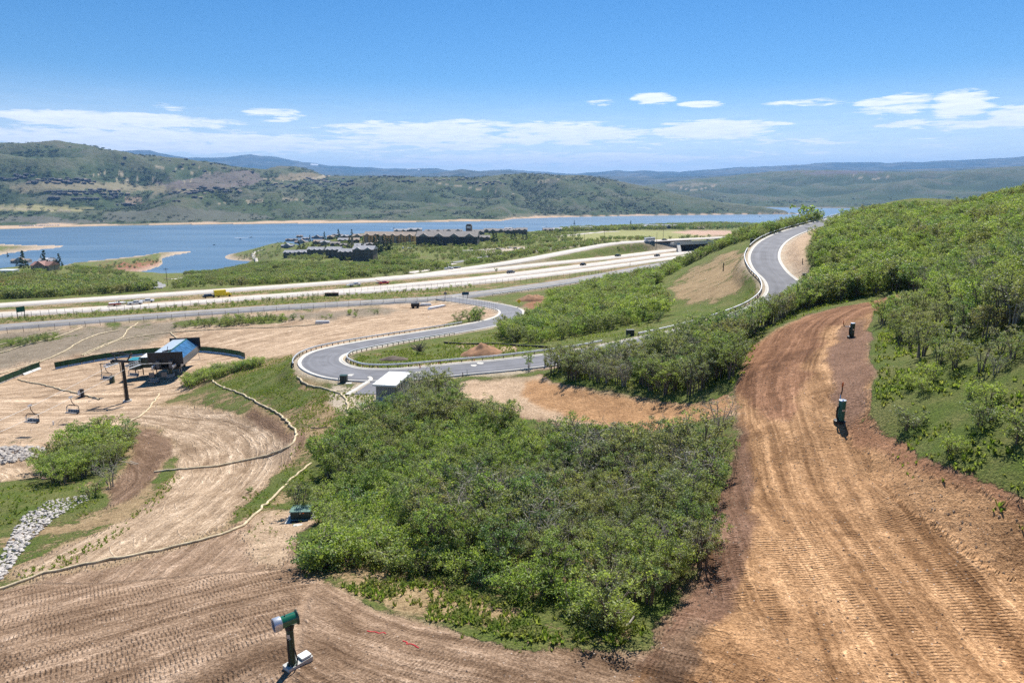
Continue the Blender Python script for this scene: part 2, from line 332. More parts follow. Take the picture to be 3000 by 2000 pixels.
# far shore, hills and mountains
def prof(pts, kind):
    a = []; v = []
    for p in pts:
        az, el = azel(p[0], p[1]); a.append(az)
        v.append(-HC / math.tan(el) if kind == 'shore' else math.tan(el))
    return np.array(a), np.array(v)
SH = [(-400, 533), (0, 527), (120, 523), (250, 519), (600, 515), (900, 512), (1080, 509), (1150, 508), (1180, 503), (1300, 499), (1400, 497), (1600, 494), (1820, 492)]
R1 = [(-400, 350), (-100, 330), (0, 327), (60, 329), (130, 325), (200, 335), (270, 348), (330, 358), (400, 364), (500, 376), (560, 385), (610, 389), (640, 382), (680, 383), (715, 390), (745, 403), (800, 404), (900, 404), (1000, 408), (1090, 408), (1200, 401), (1290, 402), (1340, 402), (1400, 412), (1480, 428), (1560, 447), (1640, 461), (1720, 471), (1800, 484), (1828, 491), (1860, 496)]
D1x = [-400, 0, 400, 560, 700, 900, 1300, 1500, 1640, 1828]; D1v = [6600, 6300, 5800, 6200, 6500, 5600, 5400, 5200, 5000, 4900]
R2 = [(1200, 470), (1400, 440), (1500, 425), (1600, 412), (1700, 403), (1800, 396), (1900, 390), (1960, 392), (2050, 394), (2150, 399), (2250, 388), (2352, 382), (2500, 384), (2800, 400)]
R3 = [(-500, 360), (0, 350), (200, 352), (268, 346), (345, 345), (370, 352), (430, 362), (500, 362), (575, 353), (640, 360), (700, 371), (760, 380), (830, 383), (900, 388), (1000, 386), (1040, 392), (1100, 394), (1170, 388), (1210, 392), (1300, 399), (1340, 397), (1400, 393), (1480, 393), (1560, 394), (1650, 388), (1750, 382), (1900, 374), (2000, 373), (2100, 372), (2230, 366), (2352, 358), (2600, 350), (2900, 360)]
R3b = [(-400, 400), (600, 400), (950, 402), (1010, 396), (1060, 388), (1100, 393), (1165, 390), (1250, 402), (1350, 402), (1450, 405), (1600, 404), (1700, 398), (1800, 392), (2000, 391), (2352, 380), (2700, 380)]
fi = np.nonzero(RR > 2200)[0][0]; Gf = GR[fi:]; Af = GA[fi:]; Xf = GX[fi:]; Yf = GY[fi:]
a, v = prof(SH, 'shore'); Ds = np.interp(Af, a, v)
a, v = prof(R1, 'r'); T1 = np.interp(Af, a, v)
D1 = np.interp(Af, [azel(q, 430)[0] for q in D1x], D1v)
t = (Gf - Ds) / np.maximum(D1 - Ds, 50)
H1 = T1 * D1 + HC
gp = .42 * sstep(0, .55, t) + .58 * sstep(.40, 1.0, t) ; gp = .25 * np.clip(t, 0, 1) + .75 * gp
env = np.sin(np.pi * np.clip(t, 0, 1)) ** .8
warpx = fbm(Xf / 900, Yf / 900, 3, 77) * 260; warpy = fbm(Xf / 900, Yf / 900, 3, 78) * 260
ns = ridged((Xf + warpx) / 760, (Yf + warpy) / 1150, 5, 31)
L1 = H1 * gp * (1 + .0 * ns) + env * (.30 * np.clip(H1, 40, 400) + 20) * (ns - .2) + env * 7 * fbm(Xf / 120, Yf / 120, 3, 55)
L1 = np.where(t < .3, np.minimum(np.maximum(L1, 2.0 + 60 * np.clip(t, 0, 1)), 3 + 150 * np.clip(t, 0, 1) + 900 * np.clip(t - .03, 0, 1)), L1)
L1 = np.where(t > 1, H1 * (1 - .75 * sstep(1, 1.35, t)) - 40 * sstep(1.0, 1.1, t), L1)
L1 = np.where((t < 0) | (Af > azel(1850, 430)[0]), -8, L1)
L1 = np.where(t > 1.5, np.minimum(L1, 60), L1)
a, v = prof(R2, 'r'); T2 = np.interp(Af, a, v); D2 = 10200.0; S2 = 6450.0
t = (Gf - S2) / (D2 - S2); H2 = T2 * D2 + HC
gp = .5 * sstep(-.1, .6, t) + .5 * sstep(.35, 1, t)
ns = ridged((Xf + warpx) / 1500, (Yf + warpy) / 1300, 5, 91)
L2 = H2 * gp + np.sin(np.pi * np.clip(t, 0, 1)) * 120 * (ns - .15) + 8 * fbm(Xf / 200, Yf / 200, 3, 57) * np.clip(t, 0, 1)
L2 = np.where(t > 1, H2 - 260 * sstep(1, 1.4, t), L2); L2 = np.where((t < 0) | (Af < azel(1250, 430)[0]), -8, L2)
def ridge(T, Dr, S, amp, sc, seed, cut):
    t = (Gf - S) / (Dr - S); H = T * Dr + HC
    o = np.maximum(H, 0) * np.clip(t, 0, 1) ** .9 + np.sin(np.pi * np.clip(t, 0, 1)) * amp * ridged(Xf / sc, Yf / sc, 5, seed)
    o = np.where(t > 1, H - cut * sstep(1, 1.25, t), o); return np.where(t < 0, -8, o)
a, v = prof(R3b, 'r'); L3b = ridge(np.interp(Af, a, v), 16500.0, 12000.0, 120, 2600, 131, 500)
a, v = prof(R3, 'r'); L3 = ridge(np.interp(Af, a, v) + .0016 * fbm(Af * 55, Af * 0 + 3.3, 4, 7), 25500.0, 17000.0, 220, 3600, 151, 900)
Zf = np.where(Gf > 4300, -8, np.where(Gf > 3300, np.minimum(Z[fi:], -3), Z[fi:]))
Z[fi:] = np.maximum.reduce([Zf, L1, L2, L3b, L3])
layer = np.zeros(Z.shape, int)   # 0 near land, 1 hills, 2 mountains
layer[fi:] = np.where(Gf > 11500, 2, np.where((L1 > -7) | (L2 > -7) | (Gf > 3600), 1, 0))

def hz(x, y):
    """terrain height at world points, bilinear on the grid"""
    x = np.asarray(x, float); y = np.asarray(y, float)
    a = np.arctan2(x, y); r = np.hypot(x, y)
    ia = np.clip(np.interp(a, AZ, np.arange(len(AZ))), 0, len(AZ) - 1.001); ir = np.clip(np.interp(r, RR, np.arange(len(RR))), 0, len(RR) - 1.001)
    i0 = ia.astype(int); j0 = ir.astype(int); fa = ia - i0; fr = ir - j0
    return (Z[j0, i0] * (1 - fa) + Z[j0, i0 + 1] * fa) * (1 - fr) + (Z[j0 + 1, i0] * (1 - fa) + Z[j0 + 1, i0 + 1] * fa) * fr
_marchr = np.r_[geo(15, 150, 420), geo(150, 1500, 520), geo(1500, 30000, 520)]
def G(px, py):
    """point of the ground seen at a picture position (first hit of the ray)"""
    d = px_dir(px, py); h = math.hypot(d[0], d[1])
    xs = d[0] / h * _marchr; ys = d[1] / h * _marchr; zs = HC + d[2] / h * _marchr
    gz = np.maximum(hz(xs, ys), 0.0)
    k = np.nonzero(zs < gz)[0]
    if not len(k): return np.array([xs[-1], ys[-1], gz[-1]])
    k = k[0]
    if k == 0: return np.array([xs[0], ys[0], gz[0]])
    a0 = zs[k - 1] - gz[k - 1]; a1 = zs[k] - gz[k]; t = a0 / (a0 - a1 + 1e-9); r = _marchr[k - 1] + t * (_marchr[k] - _marchr[k - 1])
    x = d[0] / h * r; y = d[1] / h * r
    return np.array([x, y, float(max(hz(x, y), 0))])
# ------------------------------------------------------------------ ground zones (picture plan outlines, colours = albedo, one zone painted shade)
SOIL = dict(
 field=(.335, .228, .152), track=(.47, .272, .138), red=(.30, .155, .085), dark=(.225, .130, .085), tan=(.50, .360, .240), tan2=(.46, .335, .225), straw=(.33, .235, .13),
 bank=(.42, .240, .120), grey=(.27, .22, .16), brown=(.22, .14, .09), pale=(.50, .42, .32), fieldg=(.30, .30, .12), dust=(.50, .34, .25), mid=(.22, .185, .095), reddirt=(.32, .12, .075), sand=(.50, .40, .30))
ZONES = [  # (outline, soil, grass 0..1, edge wobble m)
 ([(-2500, 690), (6000, 690), (6000, 430), (-2500, 430)], 'mid', .66, 3),
 ([(-2500, 800), (0, 752), (450, 722), (1020, 688), (1500, 620), (1560, 570), (1100, 620), (550, 668), (0, 706), (-2500, 800)], 'straw', .60, 2),
 ([(1270, 552), (1300, 541), (1420, 529), (1560, 530), (1640, 541), (1600, 549), (1400, 552)], 'fieldg', .12, 3),
 ([(1540, 533), (1600, 529), (1700, 530), (1700, 541), (1600, 541)], 'dust', .0, 3),
 ([(1100, 572), (1240, 566), (1330, 560), (1330, 566), (1180, 582), (1110, 586)], 'pale', .0, 1),
 ([(-60, 650), (20, 641), (75, 636), (92, 642), (60, 650), (0, 658)], 'reddirt', .0, 2),
 ([(150, 617), (260, 603), (360, 596), (372, 606), (330, 622), (250, 622)], 'reddirt', .55, 6),
 ([(1250, 592), (1320, 578), (1400, 566), (1440, 562), (1540, 560), (1530, 578), (1418, 586), (1258, 602)], 'mid', .9, 3),
 # between hairpin, frontage road and lift
 ([(-2500, 1000), (-300, 780), (0, 762), (450, 728), (900, 700), (1040, 690), (1140, 706), (1190, 716), (1160, 730), (1080, 742), (900, 770), (740, 800), (680, 815), (560, 850), (400, 1000), (0, 1100), (-2500, 1600)], 'tan', .02, 1.2),
 ([(-300, 800), (0, 768), (200, 750), (420, 734), (700, 718), (880, 706), (940, 712), (830, 728), (640, 738), (520, 742), (440, 748), (370, 775), (300, 800), (180, 812), (60, 832), (0, 850), (-300, 900)], 'grey', .34, 1.5),
 ([(-300, 830), (0, 778), (110, 766), (150, 772), (60, 790), (0, 800), (-300, 860)], 'grey', .7, 1),
 ([(385, 748), (470, 734), (600, 728), (690, 734), (600, 744), (480, 750), (420, 756)], 'grey', .8, 1),
 ([(740, 800), (850, 776), (960, 760), (1090, 726), (1140, 730), (1120, 742), (900, 776), (760, 806)], 'straw', .75, 1),
 ([(440, 893), (500, 858), (620, 818), (672, 812), (668, 850), (700, 872), (760, 886), (860, 885), (880, 940), (830, 980), (760, 1000), (710, 1060), (700, 1120), (620, 1180), (480, 1250), (300, 1290), (0, 1340), (-300, 1400), (-300, 1180), (0, 1108), (120, 1110), (240, 1100), (300, 960), (370, 925)], 'straw', .56, .8),
 ([(520, 880), (600, 845), (670, 830), (690, 870), (700, 930), (660, 940), (600, 905), (540, 893)], 'straw', .80, .8),
 ([(590, 940), (650, 960), (690, 1010), (650, 1075), (600, 1110), (560, 1140), (600, 1070), (610, 1010), (560, 965)], 'brown', .12, 1.2),  # shade right of the dirt road's curve, painted in as brown ground colour
 ([(560, 1120), (640, 1070), (700, 1050), (700, 1090), (620, 1150), (540, 1210)], 'straw', .7, .8),
 ([(760, 880), (860, 878), (900, 910), (860, 960), (800, 960), (760, 920)], 'pale', .38, .8),
 ([(180, 938), (300, 938), (430, 930), (560, 958), (640, 1000), (672, 1030), (640, 1080), (570, 1140), (520, 1210), (480, 1232), (380, 1268), (230, 1290), (60, 1325), (30, 1312), (180, 1250), (300, 1195), (370, 1130), (400, 1060), (398, 1010), (365, 985), (300, 966), (200, 960)], 'tan2', .04, .8),
 ([(255, 1110), (300, 1050), (310, 985), (350, 985), (392, 1005), (400, 1040), (370, 1090), (290, 1145), (240, 1170)], 'brown', .10, .6),
 ([(340, 1110), (380, 1060), (420, 1040), (400, 1090), (360, 1125)], 'straw', .75, .4),
 ([(-300, 1110), (0, 1108), (110, 1112), (230, 1130), (250, 1160), (180, 1190), (80, 1200), (0, 1240), (-300, 1300)], 'mid', .92, .8),
 ([(-300, 1060), (0, 1055), (100, 1050), (140, 1060), (110, 1090), (0, 1104), (-300, 1120)], 'tan2', .0, .8),
 ([(0, 1020), (40, 990), (150, 960), (160, 1000), (110, 1020), (60, 1015)], 'tan2', .35, .8),
 # hairpin island
 ([(790, 838), (830, 812), (900, 802), (1010, 785), (1110, 772), (1180, 760), (1260, 790), (1230, 806), (1100, 823), (1000, 838), (880, 850), (820, 848)], 'straw', .80, .6),
 ([(1020, 790), (1080, 786), (1160, 795), (1230, 800), (1180, 808), (1060, 800)], 'tan2', .25, .6),
 # right side
 ([(1180, 800), (1400, 760), (1640, 700), (1860, 640), (1890, 480), (6000, 300), (6000, 2200), (2500, 1450), (2352, 1180), (2200, 1090), (2080, 1050), (1980, 960), (1960, 760), (1800, 720), (1700, 800), (1690, 920), (1240, 870)], 'brown', .80, .8),
 ([(1640, 480), (1700, 550), (1500, 640), (1200, 730), (1180, 800), (1500, 770), (1700, 715), (1740, 660), (1730, 600), (1730, 560), (1900, 505), (1900, 470)], 'mid', .9, 1.5),
 ([(1530, 655), (1580, 620), (1650, 586), (1706, 572), (1720, 605), (1712, 650), (1688, 685), (1640, 702), (1590, 698), (1550, 690)], 'straw', .36, 2.0),
 ([(1200, 700), (1240, 684), (1250, 700), (1220, 720)], 'red', .3, .6),
 ([(1810, 545), (1880, 524), (1862, 548), (1850, 575), (1855, 620), (1875, 650), (1860, 672), (1830, 660), (1800, 620), (1790, 580)], 'tan', .05, .5),
 ([(2000, 760), (2060, 700), (2352, 760), (2700, 900), (2700, 1300), (2352, 1110), (2200, 1060), (2080, 1020), (2010, 900)], 'mid', .93, .8),
 # pad beyond the grove
 ([(1060, 872), (1160, 868), (1240, 866), (1330, 888), (1480, 915), (1620, 925), (1690, 905), (1700, 960), (1600, 1010), (1450, 1010), (1250, 1000), (1120, 950), (1060, 905)], 'tan', .10, .8),
 ([(1200, 880), (1240, 872), (1340, 892), (1480, 918), (1620, 926), (1690, 900), (1690, 980), (1500, 990), (1330, 968), (1220, 920)], 'bank', .02, .9),
 # grove floor
 ([(690, 1090), (760, 1000), (880, 930), (900, 880), (1000, 880), (1100, 930), (1250, 970), (1450, 990), (1680, 960), (1690, 1060), (1640, 1220), (1580, 1340), (1500, 1430), (1400, 1490), (1250, 1470), (1100, 1440), (950, 1410), (820, 1360), (700, 1300)], 'brown', .72, .8),
 ([(700, 1300), (760, 1270), (900, 1300), (1100, 1380), (1400, 1440), (1500, 1440), (1420, 1490), (1250, 1475), (1050, 1440), (880, 1400), (760, 1345)], 'straw', .46, .6),
 # graded field, front left
 ([(-2500, 1700), (-300, 1420), (0, 1357), (100, 1325), (250, 1296), (380, 1270), (480, 1238), (560, 1196), (640, 1180), (690, 1215), (690, 1300), (745, 1335), (850, 1400), (1000, 1445), (1200, 1480), (1400, 1496), (1480, 1500), (1480, 6000), (-2500, 6000)], 'field', .0, .5),
 ([(560, 1196), (640, 1160), (690, 1180), (700, 1260), (640, 1300), (560, 1240)], 'tan2', .30, 1.4),
 # dozer track, right
 ([(1400, 6000), (1405, 1620), (1500, 1500), (1560, 1400), (1612, 1300), (1650, 1180), (1688, 1090), (1700, 1000), (1692, 920), (1702, 850), (1725, 800), (1780, 757), (1850, 727), (1930, 705), (2010, 688), (2095, 671), (2080, 690), (2010, 718), (1992, 760), (2000, 830), (2012, 880), (2000, 940), (2040, 1000), (2100, 1050), (2210, 1092), (2352, 1150), (2900, 1350), (4000, 6000)], 'track', .0, .35),
 ([(1700, 880), (1725, 800), (1780, 757), (1850, 727), (1930, 705), (2010, 688), (2095, 671), (2080, 690), (2010, 718), (1900, 760), (1850, 850), (1830, 960), (1760, 960), (1720, 920)], 'red', .0, 1.0),
 ([(1905, 800), (1950, 745), (1990, 735), (1992, 770), (2000, 830), (2012, 880), (1990, 950), (1960, 985), (1935, 960), (1905, 880)], 'dark', .0, .7),
 ([(1960, 985), (2000, 945), (2040, 1000), (2100, 1050), (2210, 1092), (2352, 1150), (2900, 1350), (2900, 1380), (2352, 1180), (2190, 1118), (2060, 1075), (1990, 1030)], 'red', .30, .8),
 ([(1990, 1025), (2060, 1072), (2185, 1116), (2352, 1178), (2900, 1370), (2900, 1560), (2352, 1335), (2210, 1260), (2080, 1170), (2010, 1100)], 'bank', .03, .5),
 ([(1700, 960), (1722, 1000), (1740, 1100), (1740, 1200), (1700, 1320), (1620, 1440), (1520, 1520), (1440, 1540), (1500, 1470), (1570, 1360), (1620, 1260), (1650, 1160), (1690, 1060)], 'dark', .0, .8),
 ([(1480, 1500), (1560, 1450), (1600, 1470), (1560, 1600), (1400, 1700)], 'brown', .0, 1.2),
]
pX, pY, pD = proj(np.stack([GX, GY, Z], -1))
ng = nr_land
NX, NY, ND = pX[:ng], pY[:ng], np.maximum(pD[:ng], 1)
X0, Y0, Z0 = GX[:ng], GY[:ng], Z[:ng]
jit = np.random.default_rng(8).uniform(-1, 1, (2, *X0.shape)) * .22
wob1 = fbm(X0 / 5.5, Y0 / 5.5, 5, 61, .62) * 1.25 + jit[0]; wob2 = fbm(X0 / 5.5, Y0 / 5.5, 5, 62, .62) * 1.25 + jit[1]
col = np.zeros((*NX.shape, 3)); col[:] = SOIL['mid']; gra = np.full(NX.shape, .8)
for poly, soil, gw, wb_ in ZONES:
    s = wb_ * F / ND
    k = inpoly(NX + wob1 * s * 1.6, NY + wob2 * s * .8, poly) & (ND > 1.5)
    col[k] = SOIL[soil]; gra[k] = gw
# behind the camera and outside the frame: carry on as seen
# shoulders of the roads, sand by the lake
ra = roadd.reshape(NX.shape); ha = hwyd.reshape(NX.shape)
w = (1 - sstep(.9, 3.2, ra + wob1 * 1.4))[..., None] * .85; col = col * (1 - w) + np.array(SOIL['pale']) * w; gra *= 1 - w[..., 0]
w = (1 - sstep(.4, 2.2, ha + wob1 * 1.0))[..., None] * .9; col = col * (1 - w) + np.array((.40, .34, .27)) * w; gra *= 1 - w[..., 0]
w = (1 - sstep(.7, 3.8, Z0 + wob1 * 1.5))[..., None]; col = col * (1 - w) + np.array(SOIL['sand']) * w; gra *= 1 - w[..., 0]
# wheel and dozer tracks: coordinates along and across the run
TRK = {'A': [(2095, 676, -17.4), (1960, 700, -18.9), (1860, 748, -20.4), (1812, 830, -21.2), (1800, 950, -21.5), (1840, 1100, -21.5), (1950, 1300, -21.6), (2150, 1560, -21.5), (2330, 1900, -21.5)],
       'B': [(-700, 1700, -26), (-200, 1560, -26), (350, 1400, -26), (760, 1290, -26)],
       'B2': [(640, 1330, -26), (900, 1470, -24), (1200, 1530, -23), (1500, 1590, -22.5), (1700, 1680, -22.3)],
       'C': [(150, 950, -42.5), (300, 950, -42), (440, 965, -39.5), (540, 1000, -37), (580, 1050, -34.8), (530, 1130, -32.6), (420, 1210, -30.8), (300, 1300, -29), (150, 1400, -28)],
       'D': [(0, 900, -45), (200, 870, -44.2), (330, 850, -43.8), (600, 790, -43.3), (900, 730, -41.8), (1100, 712, -41)]}
tu = np.zeros(NX.shape); tv = np.zeros(NX.shape); tw = np.zeros(NX.shape)
best = np.full(NX.size, 1e9); sec = np.full(NX.size, 1e9)
lim = (GR[:ng] < 300).ravel(); ii = np.nonzero(lim)[0]
xx, yy = X0.ravel()[ii], Y0.ravel()[ii]; tuf, tvf, twf = tu.ravel(), tv.ravel(), tw.ravel()
nyf, nxf = NY.ravel()[ii], NX.ravel()[ii]
for kx, (nm, pts) in enumerate(TRK.items()):
    d, z, u, v = seg_near(xx, yy, pxpath(pts, 2.5), 32 if nm != 'D' else 40)
    mx = np.maximum; s_ = .12
    if nm == 'A': pen = mx(1395 - nxf, 0) * 3
    elif nm == 'B': pen = mx(1180 - nyf, 0) * s_ + mx(nxf - 760, 0) * s_
    elif nm == 'B2': pen = mx(1330 - nyf, 0) * s_ + mx(760 - nxf, 0) * s_
    elif nm == 'C': pen = mx(915 - nyf, 0) * .6 + mx(nyf - 1300, 0) * .6 + mx(nxf - 780, 0) * .6
    else: pen = mx(nyf - 960, 0) * .6
    ok_ = pen < 60
    dd = d + {'A': 0, 'B': 2, 'B2': 0, 'C': -14, 'D': 2}[nm] + pen ; dd = np.where(ok_, dd, 1e9)
    k = dd < best[ii]; j = ii[k]
    sec[ii] = np.where(k, best[ii], np.minimum(sec[ii], dd))
    best[j] = dd[k]; tuf[j] = u[k] + kx * 500; tvf[j] = v[k] + kx * 40; twf[j] = {'A': 1, 'B': 1, 'B2': .95, 'C': .72, 'D': .62}[nm]
twf *= sstep(0, 3.0, sec - best)
bare = 1 - sstep(.05, .3, gra)
bsoil = np.abs(col - np.array(SOIL['bank'])).sum(-1) < .01; dsoil = (np.abs(col - np.array(SOIL['dark'])).sum(-1) < .01) & (NX > 1800)
_c2 = col.copy()
_e = sstep(.0, .5, fbm(X0 / 1.1, Y0 / 1.1, 3, 71) * .5 + .5)[..., None]
for _i in range(5): # feathered edges between soils
    _b = _c2.copy(); _b[1:-1, 1:-1] = (_c2[:-2, 1:-1] + _c2[2:, 1:-1] + _c2[1:-1, :-2] + _c2[1:-1, 2:] + 2 * _c2[1:-1, 1:-1]) / 6; _c2 = _b
col = col * (1 - _e) + _c2 * _e
_g = gra.copy()
for _i in range(7): _g[1:-1, 1:-1] = (_g[:-2, 1:-1] + _g[2:, 1:-1] + _g[1:-1, :-2] + _g[1:-1, 2:]) / 4
gra = np.clip(_g + np.where(_g > .08, 1, 0) * (fbm(X0 / 7, Y0 / 7, 3, 91) * .30 - .02), 0, 1)
twf = twf.reshape(NX.shape) * bare * np.where(bsoil | dsoil, .15, 1)
TU, TV = tuf.reshape(NX.shape), tvf.reshape(NX.shape)

# ---- hills colouring
HZ = [  # (outline px, colour, weight, wobble px)
 ([(0, 470), (100, 472), (215, 478), (180, 487), (0, 486)], (.34, .30, .15), .9, 3), ([(-300, 470), (0, 470), (0, 486), (-300, 486)], (.34, .30, .15), .9, 3),
 ([(20, 425), (120, 414), (300, 420), (330, 428), (440, 424), (455, 432), (420, 445), (330, 440), (120, 438), (30, 440)], (.26, .22, .14), .9, 4),
 ([(280, 455), (330, 452), (330, 466), (290, 470)], (.33, .23, .17), .8, 4),
 ([(360, 420), (440, 413), (470, 400), (560, 392), (600, 398), (610, 414), (560, 430), (480, 436), (390, 432)], (.20, .15, .15), .75, 5),
 ([(620, 408), (660, 398), (720, 396), (750, 408), (700, 414), (640, 416)], (.26, .20, .13), .8, 3),
 ([(745, 400), (775, 398), (740, 411), (640, 417), (720, 409)], (.45, .36, .25), .8, 1.5),
 ([(1820, 395), (1980, 391), (2100, 392), (2000, 397), (1850, 400)], (.16, .13, .16), .8, 3),
 ([(1520, 425), (1600, 420), (1660, 424), (1560, 431)], (.36, .29, .22), .6, 3),
 ([(0, 495), (90, 497), (230, 505), (300, 508), (200, 512), (0, 512)], (.15, .14, .12), .9, 4),
 ([(250, 488), (420, 478), (560, 488), (640, 500), (500, 510), (300, 510), (230, 500)], (.13, .13, .105), .85, 5),
 ([(1130, 498), (1180, 490), (1300, 492), (1260, 500), (1150, 503)], (.22, .19, .13), .6, 3)]
TRAILS = [[(215, 402), (240, 398), (270, 398), (300, 406), (330, 412)], [(250, 410), (290, 414), (330, 412), (380, 412)], [(420, 415), (435, 422), (440, 408), (425, 398), (480, 396), (510, 392)],
          [(600, 408), (620, 414), (640, 426), (660, 430)], [(1235, 418), (1290, 410), (1300, 409)], [(480, 470), (560, 462), (640, 462)], [(0, 478), (60, 480), (160, 484)], [(560, 468), (620, 458), (700, 460)],
          [(1560, 430), (1590, 436), (1640, 428)], [(1960, 404), (2000, 412), (2040, 406)], [(330, 380), (360, 383), (410, 388), (470, 384)], [(1000, 420), (1060, 428), (1130, 440), (1180, 446)]]
hX, hY = pX[fi:], pY[fi:]; hcol = np.zeros((*hX.shape, 4))
wx = fbm(Xf / 150, Yf / 150, 3, 11); wy = fbm(Xf / 150, Yf / 150, 3, 12)
near_h = Gf < 12000
for poly, c_, w_, wo in HZ:
    k = inpoly(hX + wx * wo * 2.5, hY + wy * wo * .9, poly) & near_h; hcol[k] = (*c_, w_)
for tr in TRAILS:
    pl = catmull(np.array([(a, b, 0) for a, b in tr], float), 3)[:, :2]
    for i in range(len(pl) - 1):
        a0, b0 = pl[i]; a1, b1 = pl[i + 1]; k = near_h & (hX > min(a0, a1) - 3) & (hX < max(a0, a1) + 3) & (hY > min(b0, b1) - 2) & (hY < max(b0, b1) + 2)
        if k.any():
            e = np.array([a1 - a0, b1 - b0]); tt = np.clip(((hX[k] - a0) * e[0] + (hY[k] - b0) * e[1]) / (e @ e + 1e-9), 0, 1)
            dd = np.hypot(hX[k] - a0 - tt * e[0], (hY[k] - b0 - tt * e[1]) * 1.3); idx = np.nonzero(k); s_ = dd < 1.25
            hcol[idx[0][s_], idx[1][s_]] = (.44, .35, .25, .75)
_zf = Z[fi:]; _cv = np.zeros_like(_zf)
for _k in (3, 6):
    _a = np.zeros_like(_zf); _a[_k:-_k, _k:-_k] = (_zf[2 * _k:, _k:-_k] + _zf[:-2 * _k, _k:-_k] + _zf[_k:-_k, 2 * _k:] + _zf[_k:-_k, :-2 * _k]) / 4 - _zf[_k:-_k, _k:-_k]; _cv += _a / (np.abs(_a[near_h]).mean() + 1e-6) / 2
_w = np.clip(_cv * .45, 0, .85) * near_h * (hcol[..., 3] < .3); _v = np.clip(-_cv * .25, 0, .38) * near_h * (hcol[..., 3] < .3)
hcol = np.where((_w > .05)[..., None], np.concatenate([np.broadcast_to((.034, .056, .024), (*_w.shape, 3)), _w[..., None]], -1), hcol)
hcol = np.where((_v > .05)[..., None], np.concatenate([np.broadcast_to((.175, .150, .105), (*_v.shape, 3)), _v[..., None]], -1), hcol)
w = (1 - sstep(5.0, 8.0, Z[fi:] + wx * 4)) * (Gf < 9000)
hcol = hcol * (1 - w[..., None]) + np.array((.56, .40, .27, 1)) * w[..., None]
snow = (Gf > 20000) & (np.abs(fbm(Xf / 900, Yf / 900, 4, 33)) < .09) & (inpoly(hX, hY, [(550, 356), (575, 350), (610, 358), (590, 362)]) | inpoly(hX, hY, [(700, 376), (730, 374), (745, 380)]) | (inpoly(hX, hY, [(850, 384), (1000, 384), (960, 390)])))
hcol[snow] = (.75, .78, .85, 1)

